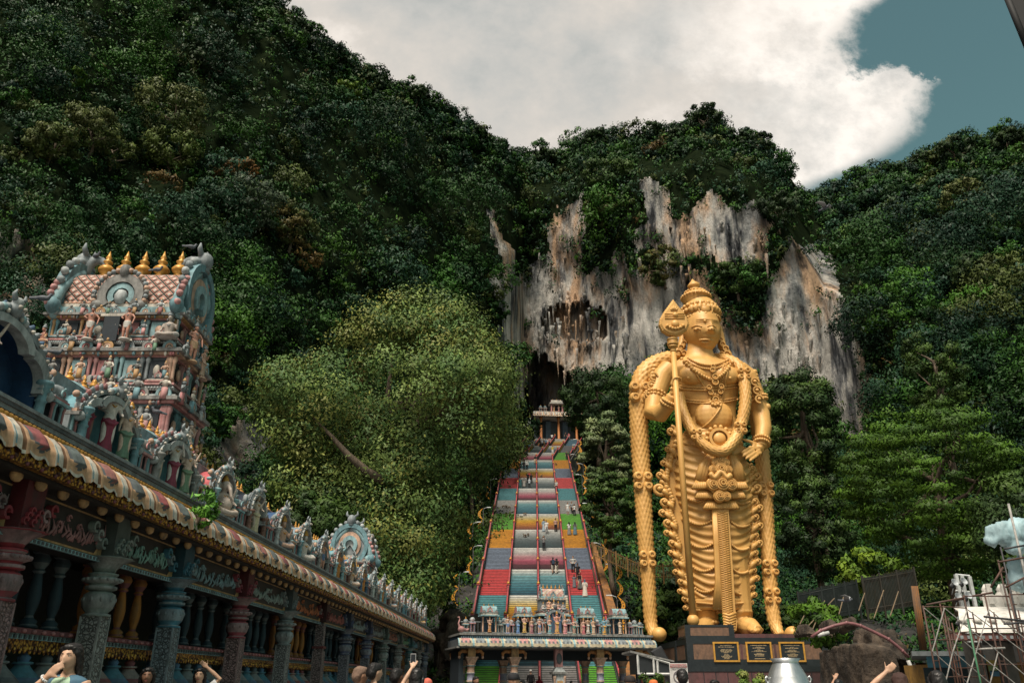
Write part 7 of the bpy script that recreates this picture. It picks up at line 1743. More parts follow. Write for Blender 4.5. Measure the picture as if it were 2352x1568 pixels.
for x, y in ((1619, 1424), (1700, 1424)):
    mb = MB()
    for k in range(18): a = 2 * pi * k / 18; q = S(x, y, -.1); mb.ball((q.x + 1.0 * cos(a), q.y + 1.0 * sin(a), gz0 + 1.05), .17, m_, 6, 5)
    gbuild('anklet', mb)
# ---- scrolled side frills
def curl(mb, px, py, r, s, dy=-.2):
    P = []; Rr = []
    for i in range(15):
        t = i / 14; a = pi * .5 - s * 0 + t * pi * 2.6; q = r * (1 - .72 * t); P.append(S(px + s * q * cos(a) * 1.0, py - q * sin(a) * .9, dy - .35 * t)); Rr.append((.30 - .12 * t) * r * mpp(py))
    mb.tube(P, Rr, m_, 8); mb.ball(S(px, py, dy - .3), .3 * r * mpp(py), m_, 8, 6)
for s, L, plate in ((-1, [(1541, 989, 13), (1533, 1030, 9), (1524, 1062, 10), (1516, 1090, 12), (1515, 1122, 20), (1527, 1152, 15), (1522, 1176, 13), (1534, 1200, 15), (1532, 1222, 11), (1544, 1246, 13), (1541, 1268, 10), (1554, 1290, 12), (1552, 1312, 10), (1564, 1334, 11), (1562, 1356, 9), (1573, 1374, 10), (1574, 1394, 8)],
                     [(1545, 990), (1570, 1000), (1575, 1130), (1592, 1250), (1604, 1390), (1580, 1402), (1562, 1350), (1545, 1280), (1532, 1200), (1524, 1130), (1530, 1050)]),
                    (1, [(1728, 1075, 11), (1738, 1092, 13), (1738, 1120, 16), (1734, 1150, 12), (1744, 1165, 13), (1736, 1186, 11), (1745, 1206, 12), (1736, 1228, 10), (1744, 1246, 12), (1735, 1268, 10), (1741, 1288, 11), (1732, 1308, 9), (1738, 1326, 10), (1729, 1346, 9), (1733, 1364, 9), (1726, 1382, 8)],
                     [(1700, 1060), (1726, 1070), (1738, 1110), (1740, 1200), (1736, 1290), (1726, 1385), (1708, 1385), (1708, 1200)])):
    mb = MB(); strip(mb, plate, Y0 + .1, .28)
    for x, y, r in L: curl(mb, x, y, r, s)
    for (x, y, r), (x2, y2, r2) in zip(L, L[1:]):
        for k in range(4): t = (k + .5) / 4; mb.ball(S(x + (x2 - x) * t - s * (10 + r * .5), y + (y2 - y) * t, -.3), .26, m_, 7, 5)
        mb.tube([S(x - s * 4, y, -.4), S(x - s * 14, y + 8, -.5), S(x - s * 20, y + 20, -.45)], [.2, .26, .1], m_, 6)
    gbuild('side_frill', mb)
# ---- spear
YS = Y0 - 4.2
def P_(x, y): return U(x, y, YS)
sp_ = MB(); a, b_ = P_(1549.5, 776), P_(1592, 1422); b_.x = a.x = (a.x + b_.x) / 2 if abs(a.x - b_.x) < .9 else a.x
b_ = P_(1592, 1422); sp_.tube([a, b_], [.24, .27], m_, 14)
for y, r in ((781, 13), (787, 12), (792, 13), (799, 11), (809, 7)): p = a.lerp(b_, (y - 776) / (1422 - 776)); mz = mpp(y, YS); sp_.lathe((p.x, p.y, p.z - .15), [(.25, 0), (r * mz, .08), (r * mz, .22), (.25, .3)], m_, 20)
p = P_(1592, 1424); sp_.ball(p, .48, m_, 16, 10); sp_.lathe((p.x, p.y, p.z - .75), [(.5, 0), (.55, .12), (.3, .3)], m_, 16)
so_ = gbuild('spear', sp_)
bl = MB(); OUTL = [(1544, 692), (1556, 708), (1569, 723), (1578, 738), (1581, 750), (1576, 763), (1564, 772), (1549, 777), (1533, 773), (1519, 764), (1512, 751), (1513, 738), (1522, 722), (1533, 707)]
o2 = [(P_(x, y).x, P_(x, y).z) for x, y in OUTL]; cx, cz = P_(1547, 742).x, P_(1547, 742).z; n = len(o2)
vs = []
for f, d in ((.86, -.62), (1.0, -.42), (1.0, -.05), (.9, .1)): vs += [(cx + (x - cx) * f, YS + d, cz + (z - cz) * f) for x, z in o2]
fs = [tuple(range(n))[::-1], tuple(3 * n + k for k in range(n))] + [(l * n + k, l * n + (k + 1) % n, (l + 1) * n + (k + 1) % n, (l + 1) * n + k) for l in range(3) for k in range(n)]
bl.add(vs, fs, m_)
for i in range(n):
    for k in range(3): t = k / 3; x = o2[i][0] * (1 - t) + o2[(i + 1) % n][0] * t; z = o2[i][1] * (1 - t) + o2[(i + 1) % n][1] * t; bl.ball((cx + (x - cx) * .93, YS - .42, cz + (z - cz) * .93), .11, m_, 6, 5)
for y in (727, 732, 737): q0, q1 = P_(1524, y), P_(1569, y); bl.tube([(q0.x, YS - .64, q0.z), (q1.x, YS - .64, q1.z)], .075, m_, 6)
for x, y, r in ((1548, 730, .26), (1548, 750, .36)): q = P_(x, y); bl.ball((q.x, YS - .68, q.z), (r, .2, r), m_, 10, 8)
for k in range(7): t = k / 6 - .5; q, q2 = P_(1548 + t * 30, 752 + 6 * (1 - 4 * t * t)), P_(1548 + t * 44, 758 + 12 * (1 - 2.5 * t * t) - 4); bl.tube([(q.x, YS - .6, q.z), ((q.x + q2.x) / 2, YS - .74, (q.z + q2.z) / 2), (q2.x, YS - .58, q2.z)], [.1, .19, .05], m_, 6)
for k in range(5): t = k / 4 - .5; q = P_(1545 + t * 18, 714 - 6 * (1 - 4 * t * t)); bl.tube([(P_(1545 + t * 10, 719).x, YS - .6, P_(1545, 719).z), (q.x, YS - .62, q.z)], [.13, .04], m_, 6)
bl.build('spear_blade', so_, True)

# ================================================================== pedestal
ped = empty('statue_pedestal', (19, 70, 0), 0, 'brown and black granite pedestal with three plaques under the golden statue', 'pedestal')
gr = paint('brown granite', (.20, .115, .075), .5, grime=.35, scale=2.5); bkg = paint('black granite', (.022, .028, .032), .35, grime=.2, scale=2); rdg = paint('red granite', (.13, .06, .06), .45, grime=.4, scale=1.2); rim_ = paint('plaque frame', (.58, .30, .05), .45, grime=.2)
XL, XR, YF = 13.47, 24.45, 66.5; ZT = 4.66; ZB = U(1700, 1530, YF).z
mb = MB(); mb.box(((XL + XR) / 2, YF + 6.5, ZB), (XR - XL, 13, ZT - ZB), gr)
for z, h in ((ZT - .42, .42), (ZB, .5)): mb.box(((XL + XR) / 2, YF + 6.5, z), (XR - XL + .06, 13.06, h + .02), bkg)
for x, y in ((XL, YF), (XR, YF), (XL, YF + 4.4)): mb.box((x + (.18 if x == XL else -.30), y + .3, ZB), (.5 if x == XL else .75, .72, ZT - ZB + .01), bkg)
for x in (1703, 1780): q = U(x, 1490, YF).x; mb.box((q, YF - .0, ZB + .5), (.16, .05, ZT - ZB - .9), rdg)
mb.build('granite_block', ped, True)
mb = MB(); mb.box((19.8, 72.4, 0), (13.2, 13.2, ZB - .35), rdg); mb.box((19.8, 72.4, ZB - .35), (13.3, 13.3, .35), bkg)
for k in range(14): mb.box((14.4 + k * .9, 65.79, 1.2), (.05, .03, 1.0), bkg)
mb.build('lower_base', ped, True)
mb = MB(); mb.box((15.3, YF + 1.6, ZT), (3.7, 3.0, .95), gr)
for z in (ZT + .80, ZT + .0): mb.box((15.3, YF + 1.6, z), (3.76, 3.06, .17), bkg)
for x in (13.6, 17.0): mb.box((x, YF + .2, ZT), (.4, .3, .97), bkg)
mb.build('upper_block', ped, True)
mb = MB(); mb.box((19.0, 71.2, ZT), (9.5, 6.0, gz0 - ZT), rdg); mb.box((15.6, 70.5, ZT), (2.5, 4.0, gz0 - ZT + .02), rdg); mb.build('footing_slab', ped, True)
gt = paint('gilt lettering', (.50, .38, .22), .5, grime=.1, scale=20); rp = random.Random(5)
LAY = [[(.44, 1), (0, 0), (.60, 1.2), (0, 0), (0, 0), (.40, 1), (.46, 1), (.44, 1), (.38, 1), (.17, 1), (0, 0), (.16, 1), (.2, 1), (.42, 1), (.36, 1), (.2, 1), (.2, 1)], [(.62, 1.3), (0, 0), (.22, 1), (.48, 1.4), (0, 0), (.13, 1), (.34, 1.3), (.58, .9), (0, 0), (.2, 1), (.42, 1.4), (.34, .8), (.36, 1), (0, 0), (0, 0), (.4, 1.4)], [(.62, 1.2), (0, 0), (.12, 1), (.52, 1.4), (0, 0), (.24, 1), (.36, 1.3), (.58, .9), (0, 0), (.18, 1), (.42, 1.4), (.34, .8), (.36, 1), (0, 0), (.4, 1.3)]]
for i, (x0, x1) in enumerate(((1637, 1699), (1712, 1775), (1788, 1851))):
    a, b_ = U(x0, 1473, YF - .05), U(x1, 1519, YF - .05); cx = (a.x + b_.x) / 2; w_ = b_.x - a.x; zt = a.z; zb = b_.z; h = zt - zb
    mb = MB(); mb.box((cx, YF - .04, zb), (w_, .06, h), bkg)
    for (c_, d_) in (((cx, zb), (w_ + .06, .12)), ((cx, zt - .12), (w_ + .06, .12))): mb.box((c_[0], YF - .08, c_[1]), (d_[0], .1, d_[1]), rim_)
    for x in (a.x + .04, b_.x - .04): mb.box((x, YF - .08, zb + .12), (.12, .1, h - .24), rim_)
    o = mb.build('plaque', ped, True); mb = MB(); z = zt - .24; st_ = (h - .42) / len(LAY[i])
    for ln, k in LAY[i]:
        x = cx - ln * w_ / 2
        while ln and x < cx + ln * w_ / 2:
            q = rp.uniform(.03, .075); mb.box((x + q / 2, YF - .076, z - .028 * k), (q, .012, .036 * k), gt); x += q + (.016 if rp.random() < .75 else .05)
        z -= st_
    mb.build('lettering', o, True)
# ================================================================== right side, kiosk, sign, fences
m_st, nt, b = nt_mat('grey rock')
c = ramp(nt, noise(nt, coords(nt, 'Object', (1, 1, .4)), .9, 7, .7), [(.36, (.008, .007, .006)), (.56, (.062, .044, .030)), (.78, (.18, .135, .095))]); nt.links.new(c, b.inputs['Base Color']); b.inputs['Roughness'].default_value = .9; bump(nt, b, noise(nt, coords(nt, 'Object'), 3, 6), .9, .2)
def rock(Y, boxes, vox, amp, f, seed, label):
    mb = MB(); vox *= .75
    for (x0, x1, yt, yb, d, tx) in boxes:
        a, b_ = U(x0, yt, Y), U(x1, yb, Y); mb.box(((a.x + b_.x) / 2, Y + d / 2, max(-.5, b_.z)), (b_.x - a.x, d, a.z - max(-.5, b_.z)), m_st, tx, tx)
    me = fuse(mb, vox, 'rock', 3, m_st); jag(me, amp, f, seed); jag(me, amp * .45, f * 3.1, seed + 5); jag(me, amp * .16, f * 9, seed + 9); return tag(link('rock', me), label, 'rock')
rock(41, [(1985, 2078, 1480, 1600, 7, .92), (2020, 2090, 1494, 1600, 5, .92), (1980, 2015, 1474, 1600, 6, .9)], .2, .24, .7, 3, 'broad flat topped brown rock right of the statue pedestal')
rock(46, [(2000, 2050, 1443, 1500, 3, .5), (2045, 2095, 1452, 1520, 4, .55), (2080, 2125, 1480, 1580, 4, .6)], .2, .6, .8, 8, 'jagged grey rocks piled behind the flat topped rock')
rock(52, [(1855, 1882, 1428, 1458, 3, .5), (1908, 1930, 1422, 1445, 3, .5), (1962, 1985, 1415, 1440, 3, .5)], .2, .4, .9, 12, 'small pale boulders below the dark green fence')
rock(66, [(1010, 1065, 1405, 1520, 6, .5), (985, 1035, 1455, 1580, 5, .6), (1060, 1100, 1420, 1500, 6, .6)], .3, 1.2, .5, 14, 'dark overhanging rock between the temple hall and the gate')
def pipe(pts, Y, r, m, label):
    mb = MB(); mb.tube([U(x, y, Y) for x, y in pts], r, m, 10)
    for x, y in pts[1:-1:2]: p = U(x, y, Y); mb.ball(p, r * 1.25, m, 8, 6)
    return tag(mb.build('pipe'), label, 'pipe')
R8 = lambda cx, cy: (1837.4 + .2677 * cx, 1148.4 + .2677 * cy)
pipe([R8(*p) for p in ((100, 1170), (180, 1115), (290, 1075), (400, 1050), (460, 1058), (520, 1075), (640, 1130), (760, 1190), (830, 1245), (880, 1290), (935, 1345))], 40.5, .075, paint('pink pipe', (.22, .095, .10), .4, grime=.3), 'faded pink pipe arching over the brown rocks')
pipe([R8(*p) for p in ((928, 1372), (960, 1450), (1003, 1568), (1040, 1660))], 40, .085, paint('white pipe', (.5, .5, .48), .4, grime=.3), 'white pipe running down beside the brown rock'); pipe([R8(*p) for p in ((155, 1160), (200, 1145), (248, 1135))], 46, .10, paint('white pipe', (.5, .5, .48)), 'short pale pipe stub lying on the grassy ledge')
def fence(name, pts, Y, h, nb, m, label, postn=5, rails=(.12, .9), r=.03, mesh=None):
    root = empty(name, U(*pts[0], Y), 0, label, 'fence'); P = [U(x, y, Y) for x, y in pts]; L = [0]
    for a, b_ in zip(P, P[1:]): L.append(L[-1] + (b_ - a).length)
    def at(t):
        d = t * L[-1]; i = max(k for k in range(len(P) - 1) if L[k] <= d + 1e-6); return P[i].lerp(P[i + 1], (d - L[i]) / (L[i + 1] - L[i]))
    mb = MB()
    for f in rails: mb.tube([p - V((0, 0, h * (1 - f))) for p in P], r * 1.3, m, 6)
    for k in range(nb): p = at(k / (nb - 1)); mb.box((p.x, p.y, p.z - h), (r * 1.5, r * 1.5, h * random.uniform(.97, 1.04)), m)
    if mesh:
        for a, b_ in zip(P, P[1:]): mb.add([a + V((0, .08, -.1)), b_ + V((0, .08, -.1)), b_ + V((0, .08, -h)), a + V((0, .08, -h)), a + V((0, .12, -.1)), b_ + V((0, .12, -.1)), b_ + V((0, .12, -h)), a + V((0, .12, -h))], [(0, 1, 2, 3), (7, 6, 5, 4)], mesh)
    mb.build('bars', root, True)
    for k in range(postn): p = at(k / (postn - 1)); q = MB(); q.box((p.x, p.y, p.z - h - .5), (r * 4, r * 4, h + .6), m); q.build('post', root, True)
    return root
fence('bar_fence', [(1362, 1246), (1400, 1261), (1465, 1291), (1512, 1296), (1550, 1296)], 80, 1.3, 48, paint('fence ochre', (.20, .11, .03), .6, grime=.4), 'ochre metal bar fence descending right of the stairs', 8)
tm = paint('fence dark', (.008, .014, .013), .6, grime=.3); mm = paint('dark mesh', (.006, .024, .018), .7, grime=.45, scale=1.5)
fence('mesh_fence', [(1832, 1360), (1900, 1345), (1966, 1332)], 63, 2.3, 66, tm, 'dark green mesh fence behind the statue on the rocky slope', 6, mesh=mm)
fence('mesh_fence', [(1979, 1324), (2040, 1314), (2098, 1304)], 62, 2.6, 38, paint('fence rust', (.022, .017, .009), .7, grime=.5), 'taller rusty fence section with vines beside the dark green fence', 4, mesh=mm)
# rusty corrugated panels by the scaffold
def corrug(x0, x1, x2, x3, y0_, y1, Y, label):
    a, b_, c_, d_ = U(x0, y0_, Y), U(x1, y0_, Y), U(x3, y1, Y), U(x2, y1, Y); mb = MB(); n = 12; ru = paint('rusty corrugated', (.20, .085, .022), .7, grime=.6, scale=2)
    for k in range(n):
        t = (k + .5) / n; mb.tube([a.lerp(b_, t), d_.lerp(c_, t)], max(.02, (b_ - a).length / n * .62), ru if k % 3 else paint('rust dark', (.10, .05, .02)), 6)
    tag(mb.build('corrugated_panel'), label, 'panel')
corrug(2092, 2108, 2112, 2130, 1345, 1492, 44, 'tall narrow rusty corrugated panel left of the scaffold'); corrug(2103, 2127, 2108, 2140, 1521, 1600, 38, 'rusty corrugated sheet low beside the blue building')
# blue building
bb = empty('blue_building', (U(2200, 1560, 33).x, 35, 0), 0, 'low blue walled building with flat grey roof behind the scaffold', 'building')
a, b_ = U(2126, 1503, 33), U(2262, 1503, 33); mb = MB(); mb.prism([(a.x, 33), (b_.x, 33), (b_.x * 1.17, 38.6), (a.x * 1.17, 38.6)][::-1], paint('blue wall', (.13, .36, .50), .7, grime=.4, scale=1.5), 0, a.z, 'z'); mb.build('wall', bb, True)
a2 = U(2094, 1497, 32.2); b2 = U(2240, 1497, 32.2); mb = MB(); mb.prism([(a2.x, 32.2), (b2.x, 32.2), (b2.x * 1.2, 38.8), (a2.x * 1.2, 38.8)][::-1], paint('roof slab', (.16, .18, .19), .7, grime=.4), a2.z - .12, a2.z + .04, 'z'); mb.build('roof', bb, True)
mb = MB(); c_ = U(2280, 1520, 33); mb.box((c_.x + .9, 36, 0), (3.2, 6, c_.z), paint('ochre wall', (.36, .20, .05), .7, grime=.4)); mb.build('side_wall', bb, True)
mb = MB(); q = U(2185, 1555, 33); mb.box((q.x, 32.98, q.z - .35), (2.0, .05, .7), paint('shutter dark', (.02, .04, .05), .6)); mb.build('window', bb, True)
for k, (x, y) in enumerate(((2254, 1528), (2258, 1541), (2262, 1552))):
    p = U(x, y, 32.9); mb = MB(); mb.box((p.x + .5, 32.9, p.z), (.55, .03, .2), [paint('poster yellow', (.5, .4, .1), .6, grime=.1), paint('poster green', (.3, .42, .2), .6, grime=.1), paint('poster blue', (.1, .25, .4), .6, grime=.1)][k]); mb.build('poster', bb, True)
# white shrine under construction with tarpaulins
ws = empty('unfinished_shrine', (U(2330, 1500, 30).x, 33, 0), 0, 'unpainted white shrine with curved eave under construction inside the scaffold', 'shrine'); wt = paint('white plaster', (.62, .60, .56), .8, grime=.2, scale=2)
e0, e1 = U(2208, 1452, 29), U(2300, 1452, 29); XS = e0.x; ZS = e0.z
mb = MB(); pr = [(0, 0), (.5, .35), (1.1, .7), (1.6, .9), (2.0, 1.0)]
vs = []; fs = []
for j, x in enumerate((XS, XS + .9, XS + 1.5, 32)):
    for o_, h in pr: vs.append((x + (o_ * .55 if j == 0 else 0), 29 + o_, ZS + h * (1 if j else .9)))
for j in range(3):
    for i in range(4): fs.append((j * 5 + i, (j + 1) * 5 + i, (j + 1) * 5 + i + 1, j * 5 + i + 1))
vs += [(32, 33, ZS + 1.0), (XS + 2.2, 33, ZS + .9)]; fs += [(4, 9, 14, 19, 20, 21)]; mb.add(vs, fs, wt, True)
for k in range(12): mb.ball((XS + .4 + k * .5, 29.5, ZS + .42), (.16, .2, .07), wt, 8, 5)
mb.build('eave', ws, True)
mb = MB(); rbm = paint('red border', (.20, .08, .07), .7, grime=.4, scale=5); mb.box(((XS + 32) / 2 - .1, 29.2, ZS - .24), (32 - XS + .3, .3, .22), rbm)
for k in range(40): mb.box((XS + k * .24, 29.03, ZS - .19), (.1, .04, .1), P_GREY)
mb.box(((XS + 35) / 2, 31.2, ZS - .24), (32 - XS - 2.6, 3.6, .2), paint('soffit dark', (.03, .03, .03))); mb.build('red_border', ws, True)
mb = MB(); f0 = U(2265, 1415, 31); mb.prism([(f0.x, 31), (32, 31), (34, 34), (f0.x * 1.1, 34)][::-1], wt, ZS + .9, f0.z + .75, 'z')
for k in range(8):
    x = f0.x + .3 + k * .55; mb.lathe((x, 31.2, f0.z + .6), [(.24, 0), (.26, .15), (.12, .3), (.16, .36), (.03, .55)], wt, 8)
    mb.box((x, 30.98, ZS + 1.1), (.18, .1, .7), wt)
mb.build('upper_storey', ws, True)
for x in (2262, 2335): mb = MB(); q = U(x, 1540, 31); mb.box((q.x, 31.5, 0), (.45, .45, ZS - .2), paint('dim column', (.12, .11, .1))); mb.build('column', ws, True)
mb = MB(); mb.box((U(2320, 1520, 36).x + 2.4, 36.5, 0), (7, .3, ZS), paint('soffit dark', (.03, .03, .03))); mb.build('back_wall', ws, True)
tb = paint('tarp blue', (.30, .44, .48), .55, grime=.25, scale=1.2)
def tarp(balls, Y, label, seed):
    mb = MB()
    for x, y, rx, rz in balls: p = U(x, y, Y); k = mpp(y, Y); mb.ball(p, (rx * k, rx * k * .8, rz * k), tb, 18, 12)
    me = fuse(mb, .06, 'tarpaulin', 2, tb); jag(me, .10, 2.0, seed); jag(me, .15, 5, seed + 3, .22); jag(me, .05, 12, seed + 4, .3); tag(link('tarpaulin', me), label, 'tarpaulin')
tarp([(2283, 1225, 17, 22), (2310, 1226, 28, 28), (2345, 1222, 36, 32), (2380, 1225, 36, 36), (2276, 1240, 13, 14), (2335, 1254, 26, 20)], 29.5, 'crumpled pale blue tarpaulin wrapping the spire of the unfinished shrine', 2)
tarp([(2326, 1300, 18, 18), (2350, 1305, 26, 28), (2330, 1330, 20, 24), (2360, 1335, 34, 26)], 30, 'lower pale blue tarpaulin hanging under the wrapped spire', 5)
# scaffold
sc_ = empty('scaffold', (U(2230, 1560, 27).x, 27, 0), 0, 'rusty tube scaffold with crossed braces around the unfinished shrine', 'scaffold'); rt = paint('scaffold rust', (.085, .04, .028), .6, grime=.4, scale=6); pl_ = paint('scaffold pale', (.36, .35, .33), .5, grime=.4, scale=6); dkp = paint('scaffold dark', (.04, .04, .045), .5, grime=.2); grn = paint('scaffold green', (.05, .17, .09), .5, grime=.3)
UP = [(2120, 1390, 26.5, rt), (2166, 1390, 26.5, rt), (2158, 1380, 28, rt), (2213, 1366, 27, rt), (2222, 1420, 26.3, grn), (2262, 1366, 27, rt), (2318, 1362, 27, rt), (2316, 1156, 28.2, pl_), (2298, 1255, 28.6, dkp), (2350, 1330, 27, dkp), (2292, 1285, 29, rt)]
PT = []
for x, y, Y, m in UP:
    t = U(x, y, Y); PT.append(t); mb = MB(); mb.tube([(t.x, t.y, 0), t], .028 if m is not pl_ else .04, m, 8); mb.build('upright', sc_, True)
    if m is rt:
        mb = MB(); z = .4
        while z < t.z - .3: mb.bar((t.x, t.y, z), (t.x + .22, t.y + .1, z), .018, m, 5); z += .42
        mb.tube([(t.x + .22, t.y + .1, .2), (t.x + .22, t.y + .1, t.z - .5)], .022, m, 6); mb.build('ladder_rungs', sc_, True)
for i, j in ((0, 1), (1, 3), (3, 5), (5, 6), (2, 3), (6, 9)):
    a, b_ = PT[i], PT[j]; zt = min(a.z, b_.z)
    for f in (.03, 1.0, 2.05, 3.0):
        z = zt - f
        if z > .6: mb = MB(); mb.bar((a.x, a.y, z), (b_.x, b_.y, z), .02, rt if f < 2.5 else dkp, 6); mb.build('ledger', sc_, True)
for i, j, s in ((0, 3, 0), (1, 5, 0), (3, 6, 0), (0, 1, 1), (1, 3, 1), (3, 5, 1), (5, 9, 0)):
    a, b_ = PT[i], PT[j]
    for z0, z1 in ((1.0, 2.35), (2.35, 3.6)):
        mb = MB(); p, q = (z0, z1) if s else (z1, z0); mb.bar((a.x, a.y - .06, p), (b_.x, b_.y - .06, q), .017, pl_, 5); mb.build('brace', sc_, True)
for (x0, y0_), (x1, y1), Y, m in (((2060 + 200, 1415), (2352, 1425), 26.8, dkp), ((2306, 1432), (2360, 1428), 26.4, dkp), ((2240, 1490), (2308, 1487), 27, pl_), ((2306, 1260), (2352, 1252), 28, dkp), ((2293, 1290), (2352, 1280), 28, rt), ((2276, 1348), (2304, 1302), 28, rt), ((2310, 1348), (2360, 1322), 28, rt), ((2235, 1368), (2280, 1360), 27, rt), ((2128, 1388), (2214, 1372), 27, rt)): mb = MB(); mb.bar(U(x0, y0_, Y), U(x1, y1, Y), .035, m, 6); mb.build('pole', sc_, True)
# loudspeakers on a white frame
fr = empty('lattice_mast', (U(2205, 1440, 44).x, 44, 0), 0, 'white metal lattice frame behind the scaffold carrying horn loudspeakers', 'mast'); wm = paint('frame white', (.5, .52, .52), .5, grime=.3)
for (a, b_) in (((2195, 1318), (2236, 1560)), ((2208, 1321), (2240, 1500)), ((2226, 1323), (2252, 1500))): p, q = U(*a, 44), U(*b_, 44); mb = MB(); mb.box((p.x, p.y, 0), (.16, .16, p.z), wm); mb.build('post', fr, True)
for y in (1319, 1356, 1400): mb = MB(); mb.bar(U(2195, y, 44), U(2227, y + 3, 44), .06, wm); mb.build('crossbar', fr, True)
for x, y, l in ((2189, 1340, 'upper left horn loudspeaker on the white frame'), (2210, 1337, 'upper right horn loudspeaker on the white frame'), (2197, 1372, 'middle left horn loudspeaker on the white frame'), (2220, 1370, 'middle right horn loudspeaker on the white frame'), (2202, 1427, 'lowest pale horn loudspeaker under the white frame')):
    p = U(x, y, 43.5); r = empty('loudspeaker', p, R(20), l, 'loudspeaker', 'horn loudspeakers on the frame'); hm = paint('horn grey', (.42, .45, .47), .4, grime=.2)
    mb = MB(); mb.push(Matrix.Rotation(R(65), 4, 'X')); mb.lathe((0, 0, -.1), [(.05, -.1), (.06, 0), (.10, .14), (.19, .25), (.20, .27), (.185, .26), (.09, .14), (.03, .02)], hm, 20); mb.pop(); mb.build('horn', r)
    mb = MB(); mb.bar((0, 0, -.15), (.1, .3, -.5), .025, wm, 6); mb.ball((0, .05, -.12), .1, dkp, 8, 6); mb.build('driver', r)
# guy wires and struts over the grass
for k, (a, b_) in enumerate(((R8(85, 890), R8(0, 1060)), (R8(295, 840), R8(20, 1130)), (R8(213, 860), R8(90, 1150)), (R8(375, 825), R8(335, 975)), (R8(555, 795), R8(505, 945)), (R8(718, 770), R8(635, 1010)), (R8(845, 780), R8(775, 990)))):
    mb = MB(); mb.bar(U(*a, 61), U(*b_, 57), .035, paint('strut rust', (.22, .16, .10), .6), 5); tag(mb.build('fence_strut'), ['first', 'second', 'third', 'fourth', 'fifth', 'sixth', 'seventh'][k] + ' thin brace from the left propping the dark fence', 'brace', 'braces of the dark fence')
# kiosk
KY = 36.0; ka, kb = U(1463, 1518, KY), U(1537, 1518, KY)
ki = empty('kiosk', ((ka.x + kb.x) / 2, KY + 1.4, 0), 0, 'souvenir kiosk with black gable and shelves of small goods', 'kiosk'); wf = paint('kiosk frame', (.6, .6, .58), .5, grime=.15); bk_ = paint('kiosk black', (.02, .024, .027), .5, grime=.1)
g0, g1, g2 = U(1464, 1500, KY), U(1466, 1535, KY), U(1537, 1522, KY); zb = U(1470, 1547, KY).z
mb = MB(); mb.prism([(g0.x, zb), (g2.x, zb), (g2.x, g2.z), (g0.x, g0.z)], bk_, KY, KY + 2.6); mb.build('gable', ki, True)
mb = MB(); 
for p, q in (((g0.x, zb), (g2.x, zb)), ((g0.x, g0.z), (g2.x, g2.z)), ((g0.x, zb), (g0.x, g0.z))): mb.bar((p[0], KY - .05, p[1]), (q[0], KY - .05, q[1]), .05, wf)
for t in (.5, .62): x = g0.x + (g2.x - g0.x) * t; mb.bar((x, KY - .05, zb), (x, KY - .05, g0.z + (g2.z - g0.z) * t), .045, wf)
for x in (g0.x, g2.x): mb.bar((x, KY - .02, 0), (x, KY - .02, zb), .05, bk_)
mb.build('frame', ki, True)
mb = MB(); mb.prism([(g0.x - .3, g0.z + .04), (g2.x + .2, g2.z + .04), (g2.x + .2, g2.z + .1), (g0.x - .3, g0.z + .12)], P_STONE, KY - .1, KY + 2.8); mb.build('roof', ki, True)
mb = MB(); mb.box(((g0.x + g2.x) / 2, KY + 1.2, 0), (g2.x - g0.x - .1, .1, zb), bk_); mb.box(((g0.x + g2.x) / 2, KY + .3, 0), (g2.x - g0.x, .7, .75), bk_); mb.build('back_panel', ki, True)
mb = MB(); GC = [(.5, .48, .42), (.05, .14, .22), (.5, .25, .05), (.03, .03, .03), (.33, .36, .38), (.45, .3, .08), (.4, .12, .1), (.12, .2, .14)]; rk = random.Random(4)
for i in range(5):
    for j in range(11):
        x = g0.x + .14 + (g2.x - g0.x - .2) * j / 11; z = zb - .36 - .3 * i; col = GC[rk.randrange(8)] if j < 7 else [(.45, .3, .05), (.3, .16, .04)][rk.randrange(2)]
        mb.box((x + .05, KY + 1.05, z), (.11, .08, rk.uniform(.16, .27)), paint('goods %.2f %.2f' % col[:2], col, .5, grime=.1, scale=12))
tag(mb.build('souvenir_display'), 'rows of small colourful souvenirs on the kiosk shelves', 'souvenirs', kind='stuff')
# no smoking sign
SY = 30.0; sa, sb = U(1537, 1522, SY), U(1582, 1570, SY); sx = (sa.x + sb.x) / 2; sw = sb.x - sa.x; sh = .86
sg = empty('sign_board', (sx, SY, 0), 0, 'white no smoking sign with red header and grey prohibition circle', 'sign'); pw = paint('sign white', (.62, .60, .58), .5, grime=.12); pr_ = paint('sign red', (.36, .12, .12), .5, grime=.1); pg = paint('sign grey', (.17, .15, .16), .5, grime=.1)
zt = sa.z; mb = MB(); mb.box((sx, SY + .03, zt - sh), (sw, .05, sh), pw); mb.build('board', sg, True)
for x in (-.26, .26): mb = MB(); mb.box((sx + x, SY + .09, 0), (.05, .05, zt - .1), pg); mb.build('post', sg, True)
mb = MB(); mb.box((sx, SY - .003, zt - .14), (sw * .92, .012, .11), pr_); mb.box((sx, SY - .003, zt - sh + .02), (sw * .92, .012, .10), pr_); mb.build('red_band', sg, True)
mb = MB(); cz = zt - .43; mb.ring((sx, SY - .008, cz), 0, 2 * pi, .165, .20, pg, -.006, .008, 32)
mb.push(T(sx, SY - .012, cz) @ Matrix.Rotation(R(45), 4, 'Y')); mb.box((-.17, 0, -.02), (.0, .0, .0), pg) if False else mb.box((0, 0, -.018), (.35, .012, .036), pg); mb.pop(); mb.box((sx - .01, SY - .012, cz - .02), (.2, .010, .035), pg); mb.ball((sx - .19, SY - .01, zt - .68), (.025, .01, .025), pg, 10, 6); mb.build('prohibition_mark', sg, True)
